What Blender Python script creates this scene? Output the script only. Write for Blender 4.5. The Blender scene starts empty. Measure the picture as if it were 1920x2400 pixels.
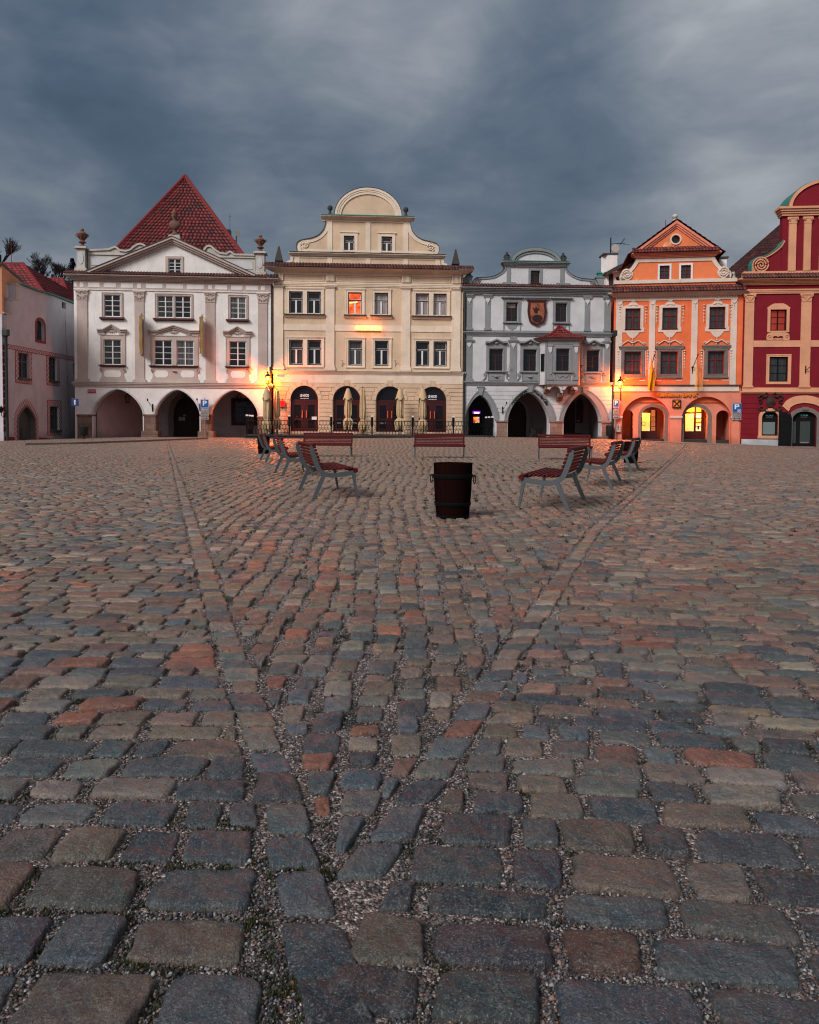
import bpy, math, random
import numpy as np
from mathutils import Vector, Matrix
from mathutils.geometry import tessellate_polygon
random.seed(7)
RNG = np.random.default_rng(11)
S = bpy.context.scene
COL = S.collection
PI = math.pi
# ------------------------------------------------------------------ camera
F_PX, CAM_H, HOR, PITCH, ROLL = 1850.0, 1.10, 997.0, 0.041, 0.006
PY = HOR + F_PX*math.tan(PITCH)
FW = Vector((0, math.cos(PITCH), -math.sin(PITCH)))
R0 = Vector((1, 0, 0)); U0 = R0.cross(FW)
RT = R0*math.cos(ROLL) + U0*math.sin(ROLL)
UP = U0*math.cos(ROLL) - R0*math.sin(ROLL)
CAM = Vector((0, 0, CAM_H))
def ray(px, py): return FW + RT*((px-960)/F_PX) - UP*((py-PY)/F_PX)
cd = bpy.data.cameras.new('camera'); cam = bpy.data.objects.new('camera', cd); COL.objects.link(cam)
cam.matrix_world = Matrix(((RT.x, UP.x, -FW.x, 0), (RT.y, UP.y, -FW.y, 0), (RT.z, UP.z, -FW.z, CAM_H), (0, 0, 0, 1)))
cd.sensor_fit = 'VERTICAL'; cd.sensor_height = 36; cd.sensor_width = 28.8
cd.lens = F_PX/2400*36; cd.shift_y = -(1200-PY)/2400; cd.clip_start = .05; cd.clip_end = 3000
S.camera = cam
# ------------------------------------------------------------------ ground height
GX = [-40, -26, -18, -5, 4, 10, 14, 21, 26, 40]; GA = [-.05, .0, .2, .2, .36, .28, .22, .0, -.18, -.25]
def gz(x, y):
    a = np.interp(x, GX, GA); t = np.clip((np.asarray(y, dtype=float)-37)/15.0, 0, 1); t = t*t*(3-2*t)
    return a*t
def ground_pt(px, py):
    r = ray(px, py); z = 0.0
    for _ in range(12):
        t = (z-CAM.z)/r.z; p = CAM + r*t; z = float(gz(p.x, p.y))
    return Vector((p.x, p.y, z))
# ------------------------------------------------------------------ materials
def _nt(name):
    m = bpy.data.materials.new(name); m.use_nodes = True; nt = m.node_tree
    b = nt.nodes['Principled BSDF']; return m, nt, b
def N(nt, t, **k):
    n = nt.nodes.new(t)
    for a, v in k.items():
        if a in n.inputs.keys() if isinstance(a, str) else False: n.inputs[a].default_value = v
        else: setattr(n, a, v)
    return n
def noise(nt, vec, scale, detail=4, rough=.6, dist=0):
    n = nt.nodes.new('ShaderNodeTexNoise'); n.inputs['Scale'].default_value = scale
    n.inputs['Detail'].default_value = detail; n.inputs['Roughness'].default_value = rough; n.inputs['Distortion'].default_value = dist
    if vec is not None: nt.links.new(vec, n.inputs['Vector'])
    return n.outputs['Fac']
def mapv(nt, vec, sc=(1, 1, 1), rot=(0, 0, 0), loc=(0, 0, 0)):
    n = nt.nodes.new('ShaderNodeMapping'); n.inputs['Scale'].default_value = sc; n.inputs['Rotation'].default_value = rot
    n.inputs['Location'].default_value = loc
    nt.links.new(vec, n.inputs['Vector']); return n.outputs['Vector']
def ramp(nt, fac, stops, interp='LINEAR'):
    n = nt.nodes.new('ShaderNodeValToRGB'); n.color_ramp.interpolation = interp
    e = n.color_ramp.elements
    while len(e) < len(stops): e.new(.5)
    for i, (p, c) in enumerate(stops):
        e[i].position = p; e[i].color = (*c, 1) if len(c) == 3 else c
    nt.links.new(fac, n.inputs['Fac']); return n.outputs['Color']
def mix(nt, fac, a, b, mode='MIX'):
    n = nt.nodes.new('ShaderNodeMix'); n.data_type = 'RGBA'; n.blend_type = mode
    for s, v in ((n.inputs[0], fac), (n.inputs[6], a), (n.inputs[7], b)):
        if isinstance(v, (int, float)): s.default_value = v
        elif isinstance(v, tuple): s.default_value = (*v, 1) if len(v) == 3 else v
        else: nt.links.new(v, s)
    return n.outputs[2]
def math_(nt, op, a, b=None, clamp=False):
    n = nt.nodes.new('ShaderNodeMath'); n.operation = op; n.use_clamp = clamp
    for s, v in ((n.inputs[0], a), (n.inputs[1], b)):
        if v is None: continue
        if isinstance(v, (int, float)): s.default_value = v
        else: nt.links.new(v, s)
    return n.outputs[0]
def bump(nt, bsdf, h, strength=.3, dist=.01, prev=None):
    n = nt.nodes.new('ShaderNodeBump'); n.inputs['Strength'].default_value = strength; n.inputs['Distance'].default_value = dist
    nt.links.new(h, n.inputs['Height'])
    if prev is not None: nt.links.new(prev, n.inputs['Normal'])
    nt.links.new(n.outputs['Normal'], bsdf.inputs['Normal']); return n.outputs['Normal']
def ocoord(nt, which='Object'): return nt.nodes.new('ShaderNodeTexCoord').outputs[which]
def pos(nt): return nt.nodes.new('ShaderNodeNewGeometry').outputs['Position']
def plaster(name, c, dirt=.35, rough=.85, patch=None, bumps=.25):
    m, nt, b = _nt(name); o = pos(nt)
    c2 = tuple(x*.74 for x in c); d = tuple(x*.42 for x in c)
    f1 = noise(nt, o, .9, 6, .65); f2 = noise(nt, mapv(nt, o, (3.5, 3.5, .35)), 1.0, 5, .65); f3 = noise(nt, o, 14, 3)
    col = mix(nt, ramp(nt, f1, [(.35, (0, 0, 0)), (.75, (1, 1, 1))]), c, c2)
    st = ramp(nt, f2, [(.56, (0, 0, 0)), (.82, (1, 1, 1))])
    col = mix(nt, math_(nt, 'MULTIPLY', st, dirt), col, d)
    col = mix(nt, math_(nt, 'MULTIPLY', f3, .16), col, c2)
    sz = nt.nodes.new('ShaderNodeSeparateXYZ'); nt.links.new(o, sz.inputs[0]); hz = math_(nt, 'SUBTRACT', 1.15, sz.outputs[2]); dm = math_(nt, 'ADD', math_(nt, 'MULTIPLY', hz, .55), math_(nt, 'MULTIPLY', f1, .7))
    col = mix(nt, math_(nt, 'MULTIPLY', ramp(nt, dm, [(.62, (0, 0, 0)), (.95, (1, 1, 1))]), .55), col, d)
    if patch:
        pf = ramp(nt, noise(nt, o, patch[1], 5, .7, .6), [(patch[2], (0, 0, 0)), (patch[2]+.05, (1, 1, 1))])
        col = mix(nt, pf, col, patch[0])
    nt.links.new(col, b.inputs['Base Color']); b.inputs['Roughness'].default_value = rough
    b.inputs['Specular IOR Level'].default_value = .25
    bump(nt, b, noise(nt, o, 9, 6, .7), bumps, .03)
    return m
def simple(name, c, rough=.6, metal=0, spec=.4, var=.18, sc=6, bumps=.08):
    m, nt, b = _nt(name); o = ocoord(nt)
    f = noise(nt, o, sc, 5, .65)
    nt.links.new(mix(nt, math_(nt, 'MULTIPLY', f, var*2), c, tuple(x*.55 for x in c)), b.inputs['Base Color'])
    b.inputs['Roughness'].default_value = rough; b.inputs['Metallic'].default_value = metal
    b.inputs['Specular IOR Level'].default_value = spec
    if bumps: bump(nt, b, noise(nt, o, sc*6, 3), bumps, .01)
    return m
def emit(name, c, s, base=(0, 0, 0)):
    m, nt, b = _nt(name); b.inputs['Base Color'].default_value = (*base, 1); b.inputs['Roughness'].default_value = .4
    b.inputs['Emission Color'].default_value = (*c, 1); b.inputs['Emission Strength'].default_value = s
    return m
def glassy(name, c=(.012, .014, .016), rough=.06, curtain=None, spec=.6):
    m, nt, b = _nt(name); o = pos(nt)
    col = c
    if curtain:
        f = noise(nt, mapv(nt, o, (9, 9, .4)), 1.2, 3)
        colr = mix(nt, ramp(nt, f, [(.35, (0, 0, 0)), (.7, (1, 1, 1))]), c, curtain)
        nt.links.new(colr, b.inputs['Base Color'])
    else: b.inputs['Base Color'].default_value = (*c, 1)
    b.inputs['Roughness'].default_value = rough; b.inputs['Specular IOR Level'].default_value = spec
    bump(nt, b, noise(nt, o, 1.3, 2), .06, .05)
    return m
def stonemat(name, c, c2, sc=2.2, block=None, rough=.8):
    m, nt, b = _nt(name); o = pos(nt)
    f = noise(nt, o, sc, 7, .72); g = noise(nt, o, sc*9, 4, .7)
    col = mix(nt, ramp(nt, f, [(.3, (0, 0, 0)), (.72, (1, 1, 1))]), c, c2)
    col = mix(nt, math_(nt, 'MULTIPLY', g, .35), col, tuple(x*.4 for x in c))
    h = g
    if block:
        br = nt.nodes.new('ShaderNodeTexBrick'); sep = nt.nodes.new('ShaderNodeSeparateXYZ'); nt.links.new(ocoord(nt), sep.inputs[0])
        cmb = nt.nodes.new('ShaderNodeCombineXYZ')
        nt.links.new(math_(nt, 'ADD', sep.outputs[0], sep.outputs[1]), cmb.inputs[0]); nt.links.new(sep.outputs[2], cmb.inputs[1]); nt.links.new(cmb.outputs[0], br.inputs['Vector'])
        br.inputs['Scale'].default_value = 1; br.inputs['Brick Width'].default_value = block[0]; br.inputs['Row Height'].default_value = block[1]
        br.inputs['Mortar Size'].default_value = .012; br.inputs['Color1'].default_value = (1, 1, 1, 1); br.inputs['Color2'].default_value = (.62, .6, .6, 1)
        br.inputs['Mortar'].default_value = (.3, .27, .25, 1)
        col = mix(nt, .8, col, br.outputs['Color'], 'MULTIPLY'); 
    nt.links.new(col, b.inputs['Base Color']); b.inputs['Roughness'].default_value = rough
    bump(nt, b, math_(nt, 'ADD', f, math_(nt, 'MULTIPLY', g, .5)), .5, .03)
    return m
def vcolmat(name, rough=.6, var=.35, sc=5, bumps=.3, spec=.4, attr='Col'):
    m, nt, b = _nt(name); a = nt.nodes.new('ShaderNodeAttribute'); a.attribute_name = attr
    o = pos(nt); f = noise(nt, o, sc, 6, .7)
    col = mix(nt, math_(nt, 'MULTIPLY', f, var*2), a.outputs['Color'], (.02, .012, .012))
    nt.links.new(col, b.inputs['Base Color']); b.inputs['Roughness'].default_value = rough; b.inputs['Specular IOR Level'].default_value = spec
    bump(nt, b, noise(nt, o, sc*7, 4), bumps, .01); return m
# ------------------------------------------------------------------ meshes
SPLIT = {'arcade_side_wall', 'apron_panel', 'parapet_panel', 'porch_side_wall', 'red_plinth', 'gable_base', 'cornice_knob', 'impost', 'attic_parapet', 'notice', 'dim_pane', 'frieze_panel', 'lit_pane', 'transom_pane', 'gable_volute', 'parapet_moulding', 'gable_flashing'}
class MB:
    def __init__(s): s.v = []; s.f = []
    def add(s, v, f):
        o = len(s.v); s.v += [tuple(p) for p in v]; s.f += [tuple(i+o for i in q) for q in f]; return s
    def box(s, x0, x1, y0, y1, z0, z1):
        if x0 > x1: x0, x1 = x1, x0
        if y0 > y1: y0, y1 = y1, y0
        if z0 > z1: z0, z1 = z1, z0
        return s.add([(x0, y0, z0), (x1, y0, z0), (x1, y1, z0), (x0, y1, z0), (x0, y0, z1), (x1, y0, z1), (x1, y1, z1), (x0, y1, z1)],
                     [(0, 3, 2, 1), (4, 5, 6, 7), (0, 1, 5, 4), (1, 2, 6, 5), (2, 3, 7, 6), (3, 0, 4, 7)])
    def frame(s, x0, x1, z0, z1, w, y0, y1, wb=None):
        wb = w if wb is None else wb
        s.box(x0, x0+w, y0, y1, z0, z1); s.box(x1-w, x1, y0, y1, z0, z1)
        s.box(x0+w, x1-w, y0, y1, z1-w, z1)
        if wb > 0: s.box(x0+w, x1-w, y0, y1, z0, z0+wb)
        return s
    def plate(s, outer, holes=(), y0=0, y1=.1, back=True):
        loops = [[Vector((x, 0, z)) for x, z in l] for l in [outer]+list(holes)]
        pts = [p for l in loops for p in l]
        tris = tessellate_polygon(loops); n = len(pts)
        vf = [(p.x, y0, p.z) for p in pts] + [(p.x, y1, p.z) for p in pts]
        fs = []
        for t in tris:
            a, b_, c = t
            nx = (pts[b_].x-pts[a].x)*(pts[c].z-pts[a].z)-(pts[b_].z-pts[a].z)*(pts[c].x-pts[a].x)
            q = (a, b_, c) if nx > 0 else (a, c, b_)
            fs.append(q)
            if back: fs.append((q[0]+n, q[2]+n, q[1]+n))
        k = 0
        for l in loops:
            m = len(l); 
            for i in range(m):
                j = (i+1) % m; fs.append((k+i, k+j, k+j+n, k+i+n))
            k += m
        return s.add(vf, fs)
    def tube(s, pts, r, n=8, caps=True):
        pts = [Vector(p) for p in pts]; rs = r if isinstance(r, (list, tuple)) else [r]*len(pts)
        rings = []
        for i, p in enumerate(pts):
            d = (pts[min(i+1, len(pts)-1)]-pts[max(i-1, 0)]).normalized()
            a = d.cross(Vector((0, 0, 1)))
            if a.length < .05: a = d.cross(Vector((0, 1, 0)))
            a.normalize(); b_ = d.cross(a)
            rings.append([p + (a*math.cos(2*PI*k/n)+b_*math.sin(2*PI*k/n))*rs[i] for k in range(n)])
        v = [q for rg in rings for q in rg]; f = []
        for i in range(len(pts)-1):
            for k in range(n):
                f.append((i*n+k, i*n+(k+1) % n, (i+1)*n+(k+1) % n, (i+1)*n+k))
        if caps: f.append(tuple(range(n))[::-1]); f.append(tuple((len(pts)-1)*n+k for k in range(n)))
        return s.add(v, f)
    def lathe(s, prof, c=(0, 0, 0), n=20, sq=None):
        v = []; f = []
        for r, z in prof:
            for k in range(n):
                a = 2*PI*k/n + (PI/4 if n == 4 else 0)
                v.append((c[0]+r*math.cos(a), c[1]+r*math.sin(a), c[2]+z))
        for i in range(len(prof)-1):
            for k in range(n): f.append((i*n+k, i*n+(k+1) % n, (i+1)*n+(k+1) % n, (i+1)*n+k))
        f.append(tuple(range(n))[::-1]); f.append(tuple((len(prof)-1)*n+k for k in range(n)))
        return s.add(v, f)
    def band(s, poly, w, y0, y1, closed=False):
        """a moulding of width w along the inside (left-hand side) of a 2d polyline"""
        P = [Vector((x, z)) for x, z in poly]; n = len(P); L = []
        for i in range(n):
            a = P[i-1] if (i > 0 or closed) else P[i]; b_ = P[(i+1) % n] if (i < n-1 or closed) else P[i]
            d1 = (P[i]-a); d2 = (b_-P[i])
            if d1.length < 1e-6: d1 = d2
            if d2.length < 1e-6: d2 = d1
            d1.normalize(); d2.normalize()
            n1 = Vector((-d1.y, d1.x)); n2 = Vector((-d2.y, d2.x)); m = n1+n2
            if m.length < 1e-4: m = n1
            m.normalize(); k = 1/max(.35, m.dot(n1)); L.append(P[i]+m*w*k)
        v = []; f = []
        for p, q in zip(P, L): v += [(p.x, y0, p.y), (q.x, y0, q.y), (q.x, y1, q.y), (p.x, y1, p.y)]
        for i in range(n if closed else n-1):
            a = i*4; b_ = ((i+1) % n)*4
            for k in range(4): f.append((a+k, b_+k, b_+(k+1) % 4, a+(k+1) % 4))
        if not closed: f += [(0, 1, 2, 3), ((n-1)*4+3, (n-1)*4+2, (n-1)*4+1, (n-1)*4)]
        return s.add(v, f)
    def build(s, name, mat, parent=None, smooth=False, bevel=0, loc=None, rot=None):
        if name in SPLIT:
            par = list(range(len(s.v)))
            def find(i):
                while par[i] != i: par[i] = par[par[i]]; i = par[i]
                return i
            for q in s.f:
                a = find(q[0])
                for k in q[1:]: par[find(k)] = a
            grp = {}
            for q in s.f: grp.setdefault(find(q[0]), []).append(q)
            if len(grp) > 1:
                out = None
                for fs in grp.values():
                    m = MB(); ids = sorted({k for q in fs for k in q}); mp = {k: i for i, k in enumerate(ids)}
                    m.v = [s.v[k] for k in ids]; m.f = [tuple(mp[k] for k in q) for q in fs]
                    out = m._build(name, mat, parent, smooth, bevel, loc, rot)
                return out
        return s._build(name, mat, parent, smooth, bevel, loc, rot)
    def _build(s, name, mat, parent=None, smooth=False, bevel=0, loc=None, rot=None):
        me = bpy.data.meshes.new(name); me.from_pydata(s.v, [], s.f); me.materials.append(mat)
        if smooth:
            me.polygons.foreach_set('use_smooth', [True]*len(me.polygons))
            me.update()
            try: me.set_sharp_from_angle(angle=math.radians(50))
            except Exception: pass
        me.update(); o = bpy.data.objects.new(name, me); COL.objects.link(o)
        if parent is not None: o.parent = parent
        if loc is not None: o.location = loc
        if rot is not None: o.rotation_euler = rot
        if bevel:
            b = o.modifiers.new('bevel', 'BEVEL'); b.width = bevel; b.segments = 2; b.limit_method = 'ANGLE'
        return o
def tag(o, label=None, cat=None, group=None, kind=None):
    if label: o['label'] = label
    if cat: o['category'] = cat
    if group: o['group'] = group
    if kind: o['kind'] = kind
    return o
def empty(name, loc=(0, 0, 0), rz=0, label=None, cat=None, group=None, kind=None):
    o = bpy.data.objects.new(name, None); COL.objects.link(o); o.location = loc; o.rotation_euler = (0, 0, rz); o.empty_display_size = .2
    return tag(o, label, cat, group, kind)
def copy_tree(o, parent=None):
    c = o.copy(); COL.objects.link(c); c.parent = parent
    for ch in list(o.children): copy_tree(ch, c)
    return c
def text(name, body, mat, parent, x, y, z, size, width=None, ext=.01, shear=0, off=0, align='CENTER', rot=0):
    cu = bpy.data.curves.new(name, 'FONT'); cu.body = body; cu.size = size; cu.align_x = align; cu.align_y = 'CENTER'
    cu.extrude = ext; cu.shear = shear; cu.offset = off; cu.resolution_u = 3
    tmp = bpy.data.objects.new('tmp', cu); COL.objects.link(tmp); bpy.context.view_layer.update()
    me = bpy.data.meshes.new_from_object(tmp.evaluated_get(bpy.context.evaluated_depsgraph_get())); bpy.data.objects.remove(tmp); bpy.data.curves.remove(cu)
    me.materials.clear(); me.materials.append(mat); me.name = name
    o = bpy.data.objects.new(name, me); COL.objects.link(o); o.parent = parent
    o.location = (x, y, z); o.rotation_euler = (PI/2, rot, 0)
    if width and len(me.vertices):
        w = max(v.co.x for v in me.vertices)-min(v.co.x for v in me.vertices)
        if w > 0: o.scale.x = width/w
    return o
def arc(x0, x1, zs, zc, n=16, a=2.0, b=.5):
    """crown curve from (x0,zs) over (mid,zc) to (x1,zs)"""
    c = (x0+x1)/2; h = abs(x1-x0)/2; out = []
    for i in range(n+1):
        th = PI*i/n; t = -math.cos(th)
        out.append((c+(x1-x0)/2*t, zs+(zc-zs)*max(0, 1-abs(t)**a)**b))
    return out
def archpoly(x0, x1, zb, zs, zc, n=16, a=2.0, b=.5):
    return [(x0, zb)] + arc(x0, x1, zs, zc, n, a, b) + [(x1, zb)]
def rect(x0, x1, z0, z1): return [(x0, z0), (x1, z0), (x1, z1), (x0, z1)]
def smoothpath(P, n=6):
    """Catmull-Rom through points"""
    out = []
    Q = [P[0]]+list(P)+[P[-1]]
    for i in range(1, len(Q)-2):
        for k in range(n):
            t = k/n; a = []
            for d in range(len(P[0])):
                p0, p1, p2, p3 = Q[i-1][d], Q[i][d], Q[i+1][d], Q[i+2][d]
                a.append(.5*((2*p1)+(-p0+p2)*t+(2*p0-5*p1+4*p2-p3)*t*t+(-p0+3*p1-3*p2+p3)*t**3))
            out.append(tuple(a))
    out.append(tuple(P[-1])); return out
def np_mesh(name, verts, quads=None, tris=None, mat=None, cols=None, smooth=False, parent=None):
    me = bpy.data.meshes.new(name); verts = np.asarray(verts, dtype=np.float32).reshape(-1, 3)
    me.vertices.add(len(verts)); me.vertices.foreach_set('co', verts.ravel())
    li = []; ls = []; n = 0
    if quads is not None and len(quads):
        q = np.asarray(quads, dtype=np.int32).reshape(-1, 4); li.append(q.ravel()); ls.append(np.arange(len(q))*4); n = len(q)*4
    if tris is not None and len(tris):
        t = np.asarray(tris, dtype=np.int32).reshape(-1, 3); li.append(t.ravel()); ls.append(np.arange(len(t))*3+n)
    li = np.concatenate(li); ls = np.concatenate(ls).astype(np.int32)
    me.loops.add(len(li)); me.loops.foreach_set('vertex_index', li)
    me.polygons.add(len(ls)); me.polygons.foreach_set('loop_start', ls)
    if smooth: me.polygons.foreach_set('use_smooth', np.ones(len(ls), dtype=bool))
    me.update(calc_edges=True)
    if cols is not None:
        at = me.color_attributes.new('Col', 'FLOAT_COLOR', 'POINT')
        c = np.ones((len(verts), 4), dtype=np.float32); c[:, :3] = cols; at.data.foreach_set('color', c.ravel())
    if mat: me.materials.append(mat)
    o = bpy.data.objects.new(name, me); COL.objects.link(o); o.parent = parent
    return o
def tiled(name, mat, parent, rows, colw=.22, step=.05, amp=.035, base=(.33, .035, .03), seed=1, ns=6):
    """roof tiling: rows = list of (A0,A1,B0,B1) lower-left, lower-right, upper-left, upper-right 3d points, one per tile course"""
    rng = np.random.default_rng(seed); V = []; Q = []; C = []
    for (a0, a1, b0, b1) in rows:
        a0, a1, b0, b1 = [np.array(p, dtype=float) for p in (a0, a1, b0, b1)]
        L = max(np.linalg.norm(a1-a0), np.linalg.norm(b1-b0)); nc = max(1, int(round(L/colw)))
        up = (b0+b1)/2-(a0+a1)/2; al = (a1-a0) if np.linalg.norm(a1-a0) > np.linalg.norm(b1-b0) else (b1-b0)
        nrm = np.cross(al, up); nrm /= (np.linalg.norm(nrm)+1e-9)
        off = rng.random()*0
        for c in range(nc):
            col = np.array(base)*(.45+.9*rng.random())*np.array([1, 1+.5*rng.random(), 1]); 
            if rng.random() < .06: col = col*1.7
            if rng.random() < .1: col = col*.5
            j = rng.normal(0, .004)
            i0 = len(V)
            for k in range(ns+1):
                t = (c+k/ns)/nc; h = abs(math.sin(PI*k/ns))*amp
                lo = a0+(a1-a0)*t+nrm*(h+step+j); hi = b0+(b1-b0)*t+nrm*(h*.85)
                lb = a0+(a1-a0)*t+nrm*(h*.2-.01)
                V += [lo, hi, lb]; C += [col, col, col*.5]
            for k in range(ns):
                o = i0+k*3; Q.append((o, o+3, o+4, o+1)); Q.append((o+2, o+5, o+3, o))
    return np_mesh(name, np.array(V), Q, None, mat, np.array(C), parent=parent)
# ------------------------------------------------------------------ facades
class Fac:
    """a vertical facade plane fixed by two image columns and the pixels-per-metre at each; local x along it, y inwards, z up"""
    def __init__(s, pxl, ppl, pxr, ppr):
        def P(px, ppm):
            r = ray(px, HOR); k = (F_PX/ppm)/r.y; return CAM+r*k
        a = P(pxl, ppl); b_ = P(pxr, ppr); s.O = Vector((a.x, a.y, 0)); d = Vector((b_.x-a.x, b_.y-a.y, 0)); s.W = d.length; s.e = d.normalized()
        s.n = Vector((-s.e.y, s.e.x, 0)); s.rz = math.atan2(s.e.y, s.e.x)
        if s.n.dot(a-CAM) < 0 and False: s.n = -s.n
    def p(s, px, py, y=0):
        r = ray(px, py); o = s.O+s.n*y; t = (o-CAM).dot(s.n)/r.dot(s.n); q = CAM+r*t-s.O
        return (q.dot(s.e), q.z)
    def w(s, x, y, z=0):
        return s.O+s.e*x+s.n*y+Vector((0, 0, z))
    def gz(s, x, y): q = s.w(x, y); return float(gz(q.x, q.y))
class Z:
    def __init__(s, B, x0, y0, k): s.B, s.x0, s.y0, s.k = B, x0, y0, k
    def pt(s, x, y, d=0): return s.B.p(s.x0+x*s.k, s.y0+y*s.k, d)
    def r(s, x0, y0, x1, y1, d=0):
        a = s.pt(x0, (y0+y1)/2, d)[0]; b = s.pt(x1, (y0+y1)/2, d)[0]; c = s.pt((x0+x1)/2, y1, d)[1]; e = s.pt((x0+x1)/2, y0, d)[1]
        return (a, b, c, e)
    def rs(s, L, d=0, snap=True):
        R = [s.r(*q, d) for q in L]
        if snap:
            z0 = sum(q[2] for q in R)/len(R); z1 = sum(q[3] for q in R)/len(R); R = [(q[0], q[1], z0, z1) for q in R]
        return R
    def poly(s, L, d=0): return [s.pt(x, y, d) for x, y in L]
class Bld(Fac):
    def __init__(s, name, label, pxl, ppl, pxr, ppr, cat='building'):
        super().__init__(pxl, ppl, pxr, ppr)
        s.root = empty(name, (s.O.x, s.O.y, 0), s.rz, label, cat); s.holes = []
    def part(s, mb, name, mat, **k): return mb.build(name, mat, k.pop('parent', s.root), **k)
    def thing(s, name, x, y, z, label, cat, group=None):
        q = s.w(x, y, z); return empty(name, (q.x, q.y, q.z), s.rz, label, cat, group)
def sub(o, mb, name, mat, **k): return mb.build(name, mat, o, **k)
# ------------------------------------------------------------------ palette
M = {}
M['white'] = plaster('white_plaster', (.87, .845, .82), .5)
M['beige'] = plaster('beige_trim', (.55, .455, .41), .5)
M['attic'] = plaster('weathered_plaster', (.56, .53, .48), .7)
M['cream'] = plaster('cream_plaster', (.73, .55, .385), .42)
M['cream_l'] = plaster('pale_cream_trim', (.85, .72, .575), .4)
M['grey_w'] = plaster('pale_grey_plaster', (.62, .635, .66), .5)
M['grey_t'] = plaster('slate_grey_trim', (.26, .28, .295), .4)
M['orange'] = plaster('orange_plaster', (.86, .19, .070), .2, patch=((.80, .36, .22), .55, .68))
M['orange_o'] = plaster('peeling_orange_plaster', (.86, .23, .09), .15, patch=((.80, .45, .25), .9, .62))
M['salmon'] = plaster('salmon_plaster', (.80, .27, .175), .3, patch=((.62, .42, .36), .5, .72))
M['orange_t'] = plaster('ivory_trim', (.76, .62, .53), .25, patch=((.62, .35, .22), .9, .74))
M['purple'] = plaster('crimson_plaster', (.215, .009, .020), .3)
M['peach'] = plaster('peach_trim', (.74, .365, .215), .3)
M['lilac'] = plaster('lilac_plaster', (.62, .61, .66), .5)
M['arcade'] = plaster('shaded_arcade_plaster', (.48, .42, .425), .4)  # darker than the facade, shade of the bays put into the paint
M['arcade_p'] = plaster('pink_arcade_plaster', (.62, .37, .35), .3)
M['arcade_g'] = plaster('shaded_peeled_arcade_plaster', (.20, .225, .235), .5)  # grey house bays, toned dark to stand in for shade
M['dado'] = plaster('peeled_dado', (.13, .15, .16), .3, patch=((.34, .33, .31), 1.6, .52))
M['sand'] = stonemat('brown_sandstone', (.30, .18, .13), (.17, .11, .09), 1.6, (.62, .38))
M['sand_l'] = stonemat('pink_sandstone', (.36, .23, .17), (.24, .15, .12), 1.8, (.5, .34))
M['granite'] = stonemat('grey_granite_frame', (.23, .19, .175), (.13, .11, .10), 2.5)
M['dark_stone'] = stonemat('dark_terrace_stone', (.035, .032, .034), (.02, .02, .022), 2)
M['terra'] = stonemat('terracotta_ornament', (.24, .10, .065), (.10, .06, .05), 5)
M['obelisk'] = stonemat('black_lichen_stone', (.06, .05, .045), (.03, .028, .026), 5)
M['copper'] = simple('green_copper', (.05, .24, .19), .6, 0, .4, .4, 5)
M['pipe'] = simple('dark_green_pipe', (.013, .026, .024), .45, 0, .5)
M['flash'] = simple('dark_flashing', (.05, .045, .045), .5, 0, .4)
M['wwin'] = simple('white_window_paint', (.74, .74, .74), .45, 0, .4, .06)
M['bwin'] = simple('brown_window_paint', (.045, .018, .018), .45)
M['rwin'] = simple('red_window_paint', (.14, .012, .014), .42)
M['gwin'] = simple('green_grey_window_paint', (.065, .085, .085), .5)
M['kwin'] = simple('black_window_paint', (.007, .008, .009), .7, 0, .12)
M['maroon'] = simple('maroon_door_paint', (.055, .009, .010), .4)
M['dwood'] = simple('dark_door_wood', (.028, .014, .012), .6, 0, .3, .4, 3)
M['sill'] = simple('maroon_sill_metal', (.085, .028, .028), .5)
M['glass'] = glassy('dark_window_glass')
M['glass_c'] = glassy('curtained_window_glass', (.02, .022, .024), .08, (.06, .062, .062))
M['glass_l'] = glassy('half_drawn_curtain_glass', (.014, .016, .018), .07, (.15, .15, .15))
M['glass_w'] = glassy('painted_sky_and_blind_glass', (.16, .14, .14), .08, (.42, .36, .36))  # pale tone paints the sky's reflection in cream top panes; also a blind
M['glass_d'] = glassy('shop_glass', (.010, .008, .009), .05)
M['shop_in'] = glassy('shop_blind_glass', (.16, .21, .21), .12)
M['shop_dk'] = glassy('shop_door_glass', (.045, .058, .055), .1)
M['iron'] = simple('black_iron', (.005, .006, .007), .7, 0, .1, .2, 8)
M['steel'] = simple('grey_bench_steel', (.085, .10, .112), .5, .2, .5, .12, 9)
M['galv'] = simple('galvanised_pole', (.32, .32, .33), .4, .7)
M['tile'] = vcolmat('roof_tiles', .55, .35, 3, .25, .35)
M['signw'] = simple('sign_white', (.75, .75, .74), .5, 0, .4, .04)
M['signb'] = simple('sign_blue', (.008, .10, .36), .45, 0, .4, .04)
M['signnb'] = simple('sign_navy', (.01, .035, .15), .45, 0, .4, .04)
M['signg'] = simple('sign_grey', (.30, .30, .30), .5, 0, .4, .06)
M['signr'] = simple('sign_red', (.38, .01, .02), .45, 0, .4, .04)
M['black'] = simple('sign_black', (.01, .01, .01), .5)
M['can'] = simple('litter_bin_metal', (.012, .016, .016), .5)
M['boxw'] = simple('cabinet_plastic', (.48, .42, .38), .6)
M['inkt'] = simple('teal_lettering', (.12, .50, .45), .5)
M['inkw'] = simple('white_lettering', (.62, .60, .58), .5, 0, .4, .03)
M['bankt'] = simple('bank_yellow_letter', (.90, .235, .006), .5)
M['bankd'] = simple('bank_dark_edge', (.05, .025, .012), .5)
M['banner'] = simple('gold_banner_cloth', (.27, .165, .05), .8, 0, .2, .15, 9)
M['flag'] = simple('yellow_flag_cloth', (.75, .33, .02), .8, 0, .2, .12, 7)
M['fabric'] = simple('beige_parasol_cloth', (.62, .47, .28), .9, 0, .1, .3, 6, .2)
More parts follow.
